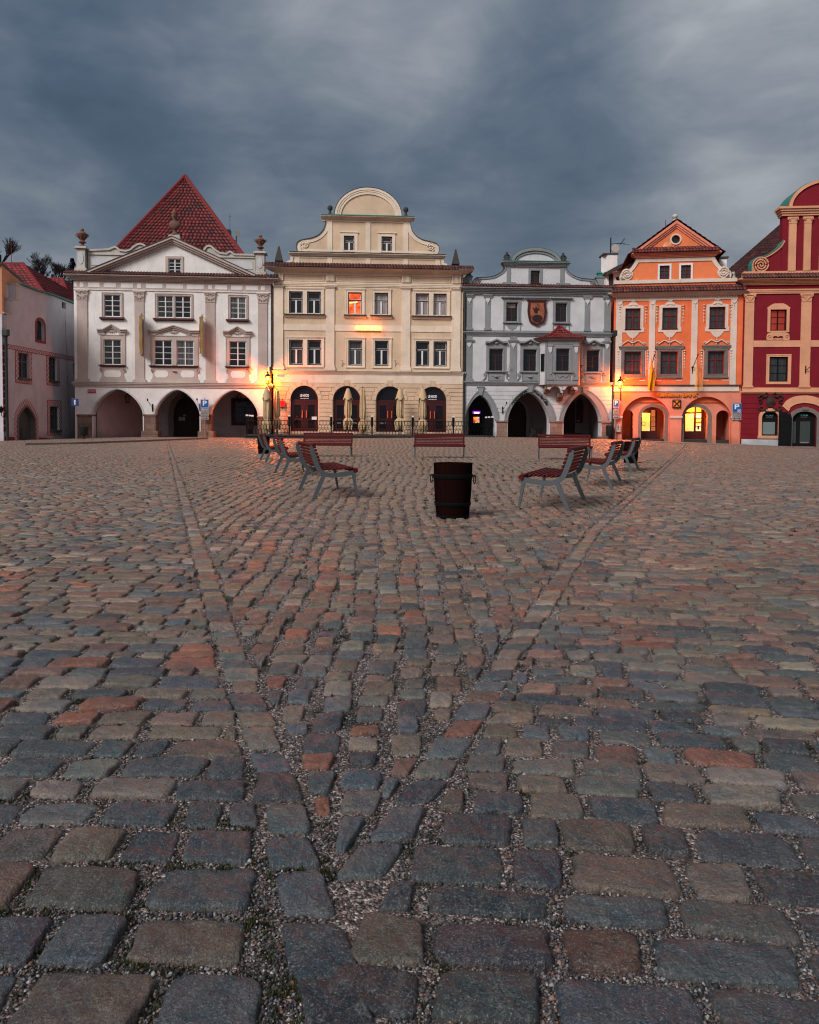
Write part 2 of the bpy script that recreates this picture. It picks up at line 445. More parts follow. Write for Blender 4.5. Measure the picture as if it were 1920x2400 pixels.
def grid(mb, x0, x1, z0, z1, cols, rows, w, y0, y1, wr=None):
    wr = wr or w
    for i in range(1, cols):
        x = x0+(x1-x0)*i/cols; mb.box(x-w/2, x+w/2, y0, y1, z0, z1)
    for j in range(1, rows):
        z = z0+(z1-z0)*j/rows
        for i in range(cols):
            a = x0+(x1-x0)*i/cols+(w/2 if i else 0); b = x0+(x1-x0)*(i+1)/cols-(w/2 if i < cols-1 else 0)
            mb.box(a, b, y0+.006, y1-.006, z-wr/2, z+wr/2)
WINS = {
 'white': ('wwin', 'glass'), 'cream': ('bwin', 'glass'), 'grey': ('bwin', 'glass'), 'red': ('rwin', 'glass_c'),
 'left': ('gwin', 'glass_c'), 'purple': ('kwin', 'glass_c')}
def window(B, r, style, holes=None, dep=.15, glass=None, sill=None, name='window', label=None):
    x0, x1, z0, z1 = r; h = z1-z0; w = x1-x0
    if holes is not None: holes.append(rect(x0, x1, z0, z1))
    fm, gm = WINS[style]; m = MB(); y0, y1 = dep, dep+.07; t = .045
    if style == 'white':
        y0, y1 = .03, .09; m.frame(x0, x1, z0, z1, .055, y0, y1); a, b, c, d = x0+.055, x1-.055, z0+.055, z1-.055
        if w > 1.0 and False: pass
        grid(m, a, b, c, d, 2, 4, .075, y0+.005, y1, .032)
    elif style == 'white_s':
        m.frame(x0, x1, z0, z1, .06, y0, y1)
    elif style == 'cream':
        m.frame(x0, x1, z0, z1, .05, y0, y1, .075); zt = z0+h*.655
        m.box(x0+.05, x1-.05, y0, y1, zt-.035, zt+.035)
    elif style == 'grey':
        m.frame(x0, x1, z0, z1, .045, y0, y1); zt = z0+h*.72; m.box(x0+.045, x1-.045, y0, y1, zt-.03, zt+.03)
        m.box((x0+x1)/2-.045, (x0+x1)/2+.045, y0-.01, y1, z0+.045, zt-.03)
        for k in (1, 2):
            z = z0+(zt-z0)*k/3; m.box(x0+.045, (x0+x1)/2-.045, y0+.02, y1, z-.012, z+.012); m.box((x0+x1)/2+.045, x1-.045, y0+.02, y1, z-.012, z+.012)
    elif style == 'red':
        m.frame(x0, x1, z0, z1, .075, y0, y1); zt = z0+h*.64; m.box(x0+.075, x1-.075, y0-.01, y1, zt-.045, zt+.045)
        c = (x0+x1)/2; m.box(c-.05, c+.05, y0-.014, y1, z0+.075, zt-.045); m.box(c-.04, c+.04, y0-.014, y1, zt+.045, z1-.075)
        z = z0+h*.35; m.box(x0+.075, c-.05, y0+.02, y1, z-.014, z+.014); m.box(c+.05, x1-.075, y0+.02, y1, z-.014, z+.014)
    elif style == 'left':
        m.frame(x0, x1, z0, z1, .07, y0, y1); zt = z0+h*.66; c = (x0+x1)/2
        m.box(x0+.07, x1-.07, y0-.01, y1, zt-.04, zt+.04); m.box(c-.05, c+.05, y0, y1, z0+.07, zt-.04); m.box(c-.05, c+.05, y0, y1, zt+.04, z1-.07)
    elif style == 'purple':
        m.frame(x0, x1, z0, z1, .065, y0, y1); grid(m, x0+.065, x1-.065, z0+.065, z1-.065, 2, 3, .07, y0, y1, .02)
    o = m.build(name, M[fm], B.root)
    if label: o['label'] = label
    if style == 'cream':
        s = MB(); zt = z0+h*.655; c = (x0+x1)/2
        s.frame(x0+.055, x1-.055, z0+.08, zt-.04, .022, y0+.012, y1-.01); s.frame(x0+.055, x1-.055, zt+.04, z1-.055, .022, y0+.012, y1-.01)
        s.box(c-.055, c+.055, y0-.012, y1-.012, z0+.102, zt-.062); s.build('sash', M['wwin'], o)
    g = MB(); g.add([(x0, y1-.02, z0), (x1, y1-.02, z0), (x1, y1-.02, z1), (x0, y1-.02, z1)], [(0, 1, 2, 3)])
    g.build('pane', M[glass or gm] if isinstance(glass or gm, str) else glass, o)
    return o
def cornice(mb, x0, x1, z0, z1, out, steps=4, base=.03, ends=True, y1=0):
    prof = [0, .18, .3, .55, .85, 1][:]
    for i in range(steps):
        a = z0+(z1-z0)*i/steps; b = z0+(z1-z0)*(i+1)/steps; o = base+(out-base)*((i+1)/steps)**1.3
        e = o if ends else 0
        mb.box(x0-e, x1+e, -o, y1, a, b)
def eave(B, x0, x1, z0, z1, out, parent=None, name='eave_tiles', courses=2, colw=.2, seed=3, y1=0, base=(.11, .018, .018)):
    rows = []
    for i in range(courses):
        t0 = i/courses; t1 = (i+1)/courses
        ya = -out+(out+y1)*t0; yb = -out+(out+y1)*t1; za = z0+(z1-z0)*t0; zb = z0+(z1-z0)*t1
        rows.append(((x0, ya, za), (x1, ya, za), (x0, yb, zb), (x1, yb, zb)))
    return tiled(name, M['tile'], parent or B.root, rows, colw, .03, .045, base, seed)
def hip_tri_roof(B, name, a, b, apex, mat='tile', th=.42, colw=.3, base=(.30, .012, .018), seed=5, parent=None, amp=.05):
    """a triangular roof face a-b-apex laid in horizontal courses, columns kept parallel"""
    a, b, c = [np.array(p, dtype=float) for p in (a, b, apex)]
    L = np.linalg.norm(c-(a+b)/2); n = max(3, int(L/th)); rows = []
    for i in range(n):
        t0, t1 = i/n, (i+1)/n
        rows.append((a+(c-a)*t0, b+(c-b)*t0, a+(c-a)*t1, b+(c-b)*t1))
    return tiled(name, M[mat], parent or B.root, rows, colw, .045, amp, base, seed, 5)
def downpipe(x, y, z0, z1, B, label, head=True, r=.06):
    o = B.thing('downpipe', x, y, 0, label, 'downpipe')
    m = MB(); m.tube([(0, 0, z0), (0, 0, z1)], r, 10)
    z = z0+1.2
    while z < z1-.5: m.lathe([(r+.012, 0), (r+.012, .06)], (0, 0, z), 10); z += 1.9
    m.build('pipe', M['pipe'], o)
    if head:
        h = MB(); h.box(-.16, .16, -.16, .16, z1+.12, z1+.5); h.lathe([(.07, 0), (.15, .14)], (0, 0, z1-.01), 10); h.build('hopper', M['pipe'], o, bevel=.015)
    return o
# ================================================================== WHITE HOUSE
B = Bld('town_house', 'white arcaded house with stone busts and a steep red pyramid roof', 172, 35.1, 636, 34.4)
WH = B
a = Z(B, 160, 400, .28986); b = Z(B, 160, 740, .28986)
x0 = b.pt(56, 760)[0]; x1 = b.pt(1640, 700)[0]
zs0 = b.pt(850, 578)[1]; zs1 = b.pt(850, 545)[1]             # string course
zc0 = a.pt(820, 902)[1]; zc1 = a.pt(820, 858)[1]; zt1 = a.pt(820, 838)[1]
hol = []
wins = a.rs([(290, 1005, 424, 1184), (722, 1012, 850, 1190), (862, 1012, 992, 1190), (1310, 1020, 1438, 1195)])
winl = b.rs([(287, 194, 431, 400), (696, 199, 842, 402), (875, 199, 1018, 402), (1302, 205, 1440, 405)])
ws = [window(B, r, 'white', hol, glass=g) for r, g in zip(wins+winl, ('glass', 'glass_c', 'glass', 'glass_l', 'glass_c', 'glass', 'glass_l', 'glass'))]
MB().plate(rect(x0, x1, zs0, zc0), hol, 0, .3).build('upper_wall', M['white'], B.root)
# ground floor wall with three arches
arches = b.rs([(197, 598, 602, 796), (700, 598, 1062, 796), (1150, 598, 1532, 796)])
ah = [archpoly(r[0], r[1], -.55, r[2], r[3], 22, 1.58, .62) for r in arches]
MB().plate(rect(x0, x1, -.6, zs0), ah, 0, .75).build('ground_wall', M['white'], B.root)
for r in arches:
    m = MB(); p = arc(r[0], r[1], r[2], r[3], 22, 1.58, .62); m.band([(x, z) for x, z in p][::-1], -.10, -.035, 0.02); m.build('arch_moulding', M['grey_w'], B.root)
for q, wd in (((75, 797, 195, 1010), 0), ((612, 797, 710, 905), 1), ((1070, 797, 1158, 940), 1), ((1532, 812, 1612, 1000), 0)):
    r = b.r(*q); m = MB(); m.box(r[0]+.004, r[1]-.004, -.05, .80, -.5, r[3]-.12); m.box(r[0]-.05, r[1]+.05, -.09, .84, r[3]-.12, r[3])
    if wd: m.box(r[0]-.16, r[1]+.16, -.17, .92, -.5, .62)
    m.build('stone_pier', M['sand'], B.root, bevel=.03)
# arcade inside
zce = arches[0][3]+.15
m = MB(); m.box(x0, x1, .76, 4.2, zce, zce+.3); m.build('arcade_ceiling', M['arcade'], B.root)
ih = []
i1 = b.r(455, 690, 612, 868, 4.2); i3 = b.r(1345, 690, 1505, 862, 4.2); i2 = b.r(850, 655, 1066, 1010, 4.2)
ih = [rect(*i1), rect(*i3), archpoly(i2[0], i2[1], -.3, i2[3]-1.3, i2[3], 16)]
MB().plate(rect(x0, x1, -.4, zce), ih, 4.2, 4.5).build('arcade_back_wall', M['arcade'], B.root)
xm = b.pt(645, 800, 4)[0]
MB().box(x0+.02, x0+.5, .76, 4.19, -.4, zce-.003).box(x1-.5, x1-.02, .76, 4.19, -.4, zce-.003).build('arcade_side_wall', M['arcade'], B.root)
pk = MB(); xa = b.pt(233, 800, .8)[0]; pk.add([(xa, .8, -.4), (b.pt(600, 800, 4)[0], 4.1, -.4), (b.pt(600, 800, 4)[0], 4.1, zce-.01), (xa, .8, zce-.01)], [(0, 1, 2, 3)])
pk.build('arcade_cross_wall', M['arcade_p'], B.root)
for r in (i1, i3):
    o = window(B, r, 'grey', None, 4.3, name='arcade_window'); m = MB(); m.frame(r[0]-.22, r[1]+.22, r[2]-.22, r[3]+.2, .22, 4.1, 4.19); m.build('surround', M['dwood'], o)
m = MB(); m.plate(archpoly(i2[0], i2[1], -.3, i2[3]-1.3, i2[3], 16), [], 4.4, 4.45); d = m.build('arcade_door', M['dwood'], B.root)
m = MB(); m.band(archpoly(i2[0], i2[1], -.3, i2[3]-1.3, i2[3], 16)[::-1], -.32, 4.08, 4.22); m.build('door_surround', M['granite'], d)
for q in ((893, 818, 915, 848), (920, 818, 943, 848), (928, 800, 950, 812)):
    r = b.r(*q, 4.3); MB().box(r[0], r[1], 4.36, 4.385, r[2], r[3]).build('notice', M['signg'], d)
# string course, frieze, cornice
m = MB(); cornice(m, x0, x1, zs0-.02, zs1, .16, 3, .04); m.build('string_course', M['beige'], B.root)
MB().box(x0-.05, x1+.05, -.2, 0, zs1+.002, zs1+.05).build('string_flashing', M['attic'], B.root)
zf0 = a.pt(820, 968)[1]; zf1 = zc0-.012
MB().box(x0+.01, x1-.01, -.045, 0, zf0, zf1).build('frieze', M['beige'], B.root)
fm = MB()
for q in ((47, 72), (97, 127), (163, 257), (290, 388), (428, 525), (560, 592), (630, 765), (795, 932), (962, 1098), (1133, 1163), (1190, 1287), (1318, 1410), (1437, 1535), (1560, 1590)):
    u0 = a.pt(q[0], 935)[0]; u1 = a.pt(q[1], 935)[0]; fm.box(u0, u1, -.062, -.03, zf0+.11, zf1-.13)
fm.box(x0, x1, -.07, 0, zf0-.06, zf0-.003)
fm.build('frieze_panel', M['white'], B.root)
m = MB(); cornice(m, x0, x1, zc0, zc1, .5, 5, .08); m.build('cornice', M['beige'], B.root)
eave(B, x0-.5, x1+.5, zc1+.02, zt1+.12, .56, seed=4, courses=1)
# pilasters
for q, kz in (((76, 160), 0), ((541, 616), 1), ((1112, 1188), 1), ((1536, 1610), 1)):
    u0 = b.pt(q[0], 300)[0]; u1 = b.pt(q[1], 300)[0]; zb = b.pt(600, 512)[1]; zcp = a.pt(820, 1052)[1]; ztp = zf0-.07
    m = MB(); m.box(u0, u1, -.07, 0, zb, zcp-.05); m.box(u0-.06, u1+.06, -.11, 0, zb-.06, zb-.002); m.box(u0-.12, u1+.12, -.17, 0, zs1+.055, zb-.062)
    o = m.build('pilaster', M['beige'], B.root)
    c = MB(); c.box(u0-.02, u1+.02, -.10, 0, zcp-.048, zcp+.03); c.plate([(u0, zcp+.032), (u1, zcp+.032), (u1+.07, ztp-.1), (u0-.07, ztp-.1)], [], -.11, 0); c.box(u0-.1, u1+.1, -.15, 0, ztp-.098, ztp)
    um = (u0+u1)/2; uh = (ztp+zcp)/2
    for s in (-1, 1):
        for (rx, rz, rr) in ((.33, .16, .13), (.16, .1, .09), (.3, -.12, .1), (.12, -.2, .08)):
            c.tube([(um+s*(rx+rr*math.cos(t)*.8*(1-t/9))*(u1-u0)/.85, -.13, uh+rz+rr*math.sin(t)*(1-t/9)) for t in [k*.7 for k in range(9)]], .028, 6)
    c.lathe([(.02, -.04), (.08, 0), (.02, .04)], (um, -.13, uh+.18), 8); c.build('capital', M['beige'], o)
# window trim
def multi_surround(os_, rs, rr, sl, mat='beige', sm='sill', out=-.05):
    m = MB(); m.plate(rect(*rr), [rect(*r) for r in rs], out, 0); m.frame(rr[0], rr[1], rr[2]+.0, rr[3], .05, out-.03, out-.0005, 0)
    s_ = m.build('surround', M[mat], os_)
    s = MB(); s.box(sl[0], sl[1], -.20, 0, sl[2]+.06, sl[3]); s.box(sl[0]+.06, sl[1]-.06, -.13, 0, sl[2], sl[2]+.058); s.build('sill', M[sm], os_)
def surr(q): return a.r(*q)
zs_ = [a.r(272, 985, 442, 1190), a.r(702, 993, 1008, 1196), a.r(1292, 1003, 1453, 1205)]
v1 = sum(q[3] for q in zs_)/3; v0 = wins[0][2]-.02
sl = a.rs([(258, 1190, 457, 1210), (690, 1192, 1020, 1215), (1278, 1203, 1465, 1222)])
for o, rs, q, s in ((ws[0], wins[:1], zs_[0], sl[0]), (ws[1], wins[1:3], zs_[1], sl[1]), (ws[3], wins[3:], zs_[2], sl[2])):
    multi_surround(o, rs, (q[0], q[1], s[3], v1), (s[0], s[1], s[2], s[3]-.004))
sl = b.rs([(250, 400, 468, 416), (655, 403, 1057, 418), (1270, 406, 1473, 420)])
sx = b.rs([(262, 168, 462, 400), (667, 172, 1050, 402), (1275, 180, 1468, 405)])
hd = [((238, 475), (355, 78), 122), ((650, 1065), (857, 82), 128), ((1254, 1488), (1371, 88), 132)]
pn = [[(293, 443, 430, 498)], [(702, 443, 808, 500), (912, 443, 1022, 500)], [(1315, 447, 1433, 502)]]
ap = [(255, 468), (667, 1062), (1275, 1475)]
zh = b.pt(857, 125)[1]; zap = b.pt(857, 84)[1]; zah = b.pt(857, 150)[1]
for k, (o, rs) in enumerate(((ws[4], winl[:1]), (ws[5], winl[1:3]), (ws[7], winl[3:]))):
    q = sx[k]; s = sl[k]; multi_surround(o, rs, (q[0], q[1], s[3], zah-.1), (s[0], s[1], s[2], s[3]-.004))
    h0 = b.pt(hd[k][0][0], 125)[0]; h1 = b.pt(hd[k][0][1], 125)[0]; hm = (h0+h1)/2; fl = .38 if k != 1 else .62
    m = MB(); hp = [(h0, zh), (h0+fl, zh), (hm, zap), (h1-fl, zh), (h1, zh)]
    m.band([(x, z+.06) for x, z in hp][::-1], .07, -.27, 0); m.band([(x, z-.02) for x, z in hp][::-1], .09, -.2, 0); m.band([(x, z-.12) for x, z in hp][::-1], .09, -.12, 0)
    for u in (h0+.1, h1-.5): m.box(u, u+.4, -.11, 0, zah-.1, zh-.2)
    m.build('hood', M['beige'], o)
    m = MB(); m.plate([(h0+.52, zah-.09), (h1-.52, zah-.09), (h1-.52, zh-.2), (hm, zap-.27), (h0+.52, zh-.2)], [], -.03, 0); hoodp = m.build('hood_panel', M['white'], o)
    m = MB()
    for (cx, sc) in ([(hm, 1)] if k != 1 else [(hm, 1), (hm-.95, .6), (hm+.95, .6)]):
        zz = (zah+zh)/2-.03+(.1 if sc == 1 else -.1)
        m.lathe([(0.01, -.09), (.13*sc, 0), (.01, .09)], (cx, -.05, zz+.12*sc), 9)
        for j in range(7):
            an = PI+PI*j/6; m.tube([(cx, -.06, zz), (cx+.3*sc*math.cos(an), -.07, zz+.2*sc*math.sin(an)+.02)], [.05*sc, .02*sc], 6)
    m.build('hood_relief', M['beige'], o)
    u0 = b.pt(ap[k][0], 480)[0]; u1 = b.pt(ap[k][1], 480)[0]; zA = s[2]-.01; zB = zs1+.055
    sh = [(u0, zB), (u1, zB), (u1, zB+.12), (u1-.12, zB+.3), (u1-.15, zB+.55), (u1-.03, zB+.7), (u1-.06, zA), (u0+.06, zA), (u0+.03, zB+.7), (u0+.15, zB+.55), (u0+.12, zB+.3), (u0, zB+.12)]
    ph = [b.r(*qq) for qq in pn[k]]
    m = MB(); m.plate(sh, [], -.04, 0); m.build('apron', M['beige'], o)
    m = MB()
    for r in ph:
        c = .12; m.plate([(r[0]+c, r[2]), (r[1]-c, r[2]), (r[1], r[2]+c), (r[1], r[3]-c), (r[1]-c, r[3]), (r[0]+c, r[3]), (r[0], r[3]-c), (r[0], r[2]+c)], [], -.055, -.02)
    m.build('apron_panel', M['white'], o)
    m = MB()
    for u, s_ in ((u0+.1, 1), (u1-.1, -1)):
        m.tube([(u+s_*(.09*math.cos(t)*(1-t/9)), -.08, zA-.22+.16*math.sin(t)*(1-t/9)) for t in [j*.75 for j in range(9)]], .03, 6)
    if k == 1: m.lathe([(.02, -.02), (.16, 0), (.02, .02)], (hm, -.06, zA-.25), 10)
    m.build('apron_scroll', M['beige'], o)
# pediment
P = a.poly([(150, 838), (848, 541), (1530, 862)])
zb = zt1-.01; ap_ = P[1]; L = (P[0][0], zb); Rr = (P[2][0], zb)
inner = [(L[0]+1.1, zb+.0), (ap_[0], ap_[1]-.48), (Rr[0]-1.1, zb+.0)]
wp = a.r(810, 712, 915, 835); h2 = []
MB().plate([(L[0]+.2, zb-.35), (Rr[0]-.2, zb-.35), (Rr[0]-.3, zb+.05), (ap_[0], ap_[1]-.15), (L[0]+.3, zb+.05)], [rect(*wp)], .02, .35).build('pediment', M['white'], B.root)
pw = window(B, wp, 'white', None, name='attic_window'); 
r = a.r(787, 692, 932, 852); m = MB(); m.plate(rect(r[0], r[1], r[2], r[3]), [rect(*wp)], -.04, .02); m.build('surround', M['beige'], pw)
MB().box(wp[0]-.05, wp[1]+.05, -.12, 0.02, wp[2]-.08, wp[2]-.004).build('sill', M['sill'], pw)
m = MB()
for off, w, o_ in ((0, .14, -.42), (.14, .14, -.3), (.28, .12, -.18)):
    pts = [(L[0]+off*2.3, zb), (ap_[0], ap_[1]-off), (Rr[0]-off*2.3, zb)]
    m.band(pts[::-1], w*.98, o_, .3)
m.build('raking_cornice', M['beige'], B.root)
m = MB(); m.band([(L[0]-.05, zb+.03), (ap_[0], ap_[1]+.04), (Rr[0]+.05, zb+.03)][::-1], .04, -.46, .3); m.build('raking_flashing', M['flash'], B.root)
# attic parapet, 0.35 m behind
D = .36
pl = a.poly([(160, 640), (330, 632), (352, 622), (378, 612), (402, 622), (420, 640), (470, 645), (500, 635), (530, 610), (560, 592), (592, 588), (620, 600), (640, 625), (645, 660)], D)
pr = a.poly([(1080, 690), (1092, 640), (1115, 610), (1140, 603), (1165, 612), (1195, 640), (1230, 662), (1280, 668), (1295, 655), (1312, 650), (1328, 660), (1345, 674), (1510, 678)], D)
zlow = zb-.3
plo = [(pl[0][0], zlow)]+pl+[(pl[-1][0], zlow)]; pro = [(pr[0][0], zlow)]+pr+[(pr[-1][0], zlow)]
MB().plate(plo[::-1], [], D, D+.4).plate(pro[::-1], [], D, D+.4).build('attic_parapet', M['attic'], B.root)
m = MB(); m.band([(x, z+.02) for x, z in pl[:-1]][::-1], .12, D-.09, D+.48); m.band([(x, z+.02) for x, z in pr[1:]][::-1], .12, D-.09, D+.48)
zq = a.pt(300, 672, D)[1]; m.box(pl[0][0], a.pt(480, 672)[0], D-.07, D, zq-.08, zq); m.box(a.pt(1190, 700)[0], pr[-1][0], D-.07, D, zq-.08, zq)
m.build('parapet_moulding', M['attic'], B.root)
m = MB()
for q in ((188, 705, 415, 765), (1270, 735, 1492, 795)):
    r = a.r(*q, D); m.box(r[0], r[1], D-.03, D, r[2], r[3])
m.build('parapet_panel', M['grey_w'], B.root)
for q, lab in (((80, 622, 152, 830), 0), ((1516, 662, 1594, 865), 1)):
    r = a.r(*q, D); m = MB(); m.box(r[0]+.02, r[1]-.02, .02, .75, zb+.1, r[3]-.14); m.box(r[0]-.12, r[1]+.12, -.12, .86, r[3]-.14, r[3]-.05); m.box(r[0]-.05, r[1]+.05, -.05, .8, r[3]-.049, r[3]+.02)
    m.box(r[0]-.1, r[1]+.1, -.1, .8, zb+.0, zb+.3); o = m.build('pedestal', M['attic'], B.root, bevel=.02)
    c = (r[0]+r[1])/2; m = MB(); zz = [(r[2]+.55), (r[3]-.35)]; m.plate([(c+.17*math.cos(t), (zz[0]+zz[1])/2+(zz[1]-zz[0])/2*math.sin(t)) for t in [j*PI/8 for j in range(16)]], [], -.01, .03); m.build('pedestal_panel', M['grey_w'], o)
    u = B.thing('urn', c, .38, r[3]+.02, ['terracotta urn with flame finial on the parapet nearest the lilac house', 'terracotta urn with flame finial on the parapet beside the cream house'][lab], 'urn', 'terracotta urns on the parapet')
    H_ = 1.26 if lab == 0 else 1.18
    prof = [(.26, 0), (.26, .06), (.16, .12), (.10, .2), (.10, .26), (.2, .3), (.24, .36), (.17, .42), (.13, .46), (.16, .56), (.26, .74), (.35, .86), (.36, .92), (.28, .96), (.24, 1.02), (.15, 1.1), (.08, 1.14), (.12, 1.2), (.10, 1.27), (.03, 1.34)]
    MB().lathe([(r_*1.0, z*H_/1.34) for r_, z in prof], n=18).build('urn_body', M['terra'], u, smooth=True)
    m = MB()
    for k in range(8):
        an = k*PI/4; m.tube([(.17*math.cos(an), .17*math.sin(an), .52), (.31*math.cos(an), .31*math.sin(an), .72)], [.02, .05], 6)
    for s in (-1, 1): m.tube([(s*(.36+.07*math.sin(t)), 0, .80+.09*math.cos(t)) for t in [j*.6 for j in range(8)]], .025, 6)
    m.build('relief', M['terra'], u)
# bust on the apex
q = a.r(812, 530, 910, 560, .2)
MB().plate([(q[0]-.02, ap_[1]-.35), (q[1]+.02, ap_[1]-.35), (q[1]-.05, q[3]+.06), (q[0]+.05, q[3]+.06)], [], .0, .5).build('bust_plinth', M['attic'], B.root)
c = a.pt(860, 530, .2)[0]; bu = B.thing('bust', c, .25, q[3]+.06, 'dark terracotta bust of a helmeted figure on the pediment apex', 'statue')
MB().lathe([(.28, 0), (.28, .07), (.18, .14), (.12, .24), (.15, .36), (.2, .42)], n=14).build('socle', M['terra'], bu, smooth=True)
m = MB(); rings = [(.18, .12, .42), (.30, .17, .52), (.40, .19, .66), (.38, .18, .8), (.22, .14, .9), (.12, .12, .98), (.13, .14, 1.05), (.17, .18, 1.15), (.19, .21, 1.28), (.18, .2, 1.4), (.2, .24, 1.46), (.17, .2, 1.56), (.08, .16, 1.66), (.02, .06, 1.74)]
v = []; f = []; n = 18
for rx, ry, z in rings:
    for k in range(n): an = 2*PI*k/n; v.append((rx*math.cos(an), ry*math.sin(an), z))
for i in range(len(rings)-1):
    for k in range(n): f.append((i*n+k, i*n+(k+1) % n, (i+1)*n+(k+1) % n, (i+1)*n+k))
m.add(v, f); m.tube([(0, -.2, 1.28), (0, -.25, 1.2)], [.03, .04], 6); m.build('figure', M['terra'], bu, smooth=True)
# pyramid roof
yb, ya = 1.2, 7.5
A0 = a.pt(352, 640, yb); A1 = a.pt(1425, 690, yb); T = a.pt(945, 50, ya); zz = (A0[1]+A1[1])/2-.2
hip_tri_roof(B, 'roof', (A0[0], yb, zz), (A1[0], yb, zz), (T[0], ya, T[1]), th=.37, colw=.27, base=(.165, .006, .010), amp=.06)
back = 13.5
m = MB(); m.add([(A0[0], yb, zz), (T[0], ya, T[1]), (T[0], back, T[1]), (A0[0], back+2, zz), (A1[0], yb, zz), (A1[0], back+2, zz)], [(0, 1, 2, 3), (4, 5, 2, 1)])
M['roof_plain'] = simple('plain_red_tiles', (.22, .02, .02), .7, 0, .3, .3, 3, .3)
m.build('roof_side', M['roof_plain'], B.root)
m = MB(); m.tube([(A0[0], yb-.02, zz+.05), (T[0], ya, T[1]+.08)], .13, 8); m.tube([(A1[0], yb-.02, zz+.05), (T[0], ya, T[1]+.08)], .13, 8); m.lathe([(.2, -.1), (.16, .12), (.02, .2)], (T[0], ya, T[1]), 8)
m.build('roof_ridge', M['roof_plain'], B.root)
MB().box(x0+.02, x1-.02, .31, 14, zce+.31, zb-.45).box(x0+.02, x1-.02, 4.52, 14, -.4, zce+.3).build('house_body', M['white'], B.root)
# chimney and dish on the roof edge
q = a.pt(1310, 520, 4.2); m = MB(); m.box(q[0]-.42, q[0]-.02, 4.4, 5.0, q[1]-2.2, q[1]+.45); m.build('roof_chimney', M['flash'], B.root)
dsh = B.thing('satellite_dish', q[0]+.45, 4.1, q[1]-.9, 'small satellite dish on a mast beside the pyramid roof', 'satellite dish')
m = MB(); m.tube([(0, 0, 0), (0, 0, 1.2)], .03, 6); m.tube([(0, 0, .5), (-.35, .1, .5)], .02, 6); m.build('mast', M['iron'], dsh)
m = MB(); m.lathe([(.01, 0), (.16, .03), (.27, .1)], n=16); m.build('dish', M['attic'], dsh, loc=(.05, -.1, .9), rot=(1.3, 0, .9))
q2 = a.pt(1305, 350, 4.2); m = MB(); m.tube([(0, 0, 0), (0, 0, q2[1]-q[1])], .012, 5); m.tube([(-.08, 0, q2[1]-q[1]-.25), (.08, 0, q2[1]-q[1]-.2)], .012, 5); m.build('aerial_rod', M['iron'], dsh, loc=(-.45, 0, .9))
# banners and brackets, street plate, iron flag holders
for i, (xx, lab) in enumerate(((606, 'long gold banner with vertical lettering on the white house, nearer its pyramid roof hip on the left'), (1090, 'long gold banner with vertical lettering on the white house, nearer the parking sign and lamp'))):
    zt = a.pt(xx, 1172 if i == 0 else 1180)[1]; zb_ = b.pt(xx, 316)[1]; X = b.pt(xx, 150)[0]
    t = B.thing('banner', X, -.05, 0, ['gold banner hanging left of the white house double windows', 'gold banner hanging right of the white house double windows'][i], 'banner', 'gold banners on the white house')
    m = MB()
    for z in (zt, zb_): m.tube([(-.1, -.02, z+.07), (.12, -.75, z)], .022, 6); m.lathe([(.05, -.03), (.05, .03)], (.12, -.75, z), 8)
    m.build('bracket', M['galv'], t)
    m = MB(); n = 14; v = []
    for k in range(n+1):
        z = zt-.04+(zb_-zt+.08)*k/n; dx = .02*math.sin(k*1.1)
        v += [(-.22+dx, -.08, z), (.13+dx, -.72, z)]
    m.add(v, [(2*k, 2*k+1, 2*k+3, 2*k+2) for k in range(n)]); m.build('cloth', M['banner'], t)
    tx = text('lettering', 'MUZEUM FOTOGRAFIE', M['inkw'], t, 0.03, -.42, (zt+zb_)/2, .26, ext=.004); tx.rotation_euler = (PI/2, PI/2, 0); tx.rotation_euler = (0, 0, 0)
    mt = Matrix(((0, .3, .954, .0), (0, -.954, .3, -.42), (-1, 0, 0, (zt+zb_)/2), (0, 0, 0, 1)))
    mt = Matrix(((0, .3, -.954, -.02), (0, -.954, -.3, -.42), (-1, 0, 0, (zt+zb_)/2), (0, 0, 0, 1)))
    tx.matrix_local = mt
r = b.r(155, 592, 229, 628); t = B.thing('street_name_sign', (r[0]+r[1])/2, 0, r[2], 'small red street name plate on the white house corner', 'sign')
h = r[3]-r[2]; w = r[1]-r[0]
MB().box(-w/2, w/2, -.04, -.01, 0, h).build('plate', M['signw'], t); MB().box(-w/2+.03, w/2-.03, -.05, -.041, .03, h-.03).build('plate_face', M['signr'], t)
text('lettering', 'NÁM. SVORNOSTI', M['signw'], t, 0, -.055, h/2, .13, w*.8, .003)
def flag_holder(BB, x, z0, z1, lean=-.12, y=-.02):
    m = MB(); m.tube([(x, y-.02, z0), (x, y-.03, z0+(z1-z0)*.62)], .035, 8); m.tube([(x, y-.05, z0+(z1-z0)*.1), (x, y-.12, z0+(z1-z0)*.35)], .03, 6)
    m.tube([(x, y-.1, z0+(z1-z0)*.35), (x+lean, y-.5, z1-.12)], .016, 6); m.lathe([(.02, 0), (.05, .03), (.05, .13), (.02, .17)], (x+lean, y-.5, z1-.14), 8)
    return m.build('flag_holder', M['iron'], BB.root)
q = b.pt(683, 775); q1 = b.pt(665, 675); flag_holder(B, q[0], q[1], q1[1], -.2)
q = b.pt(1066, 770); q1 = b.pt(1057, 672); flag_holder(B, q[0], q[1], q1[1], -.1)
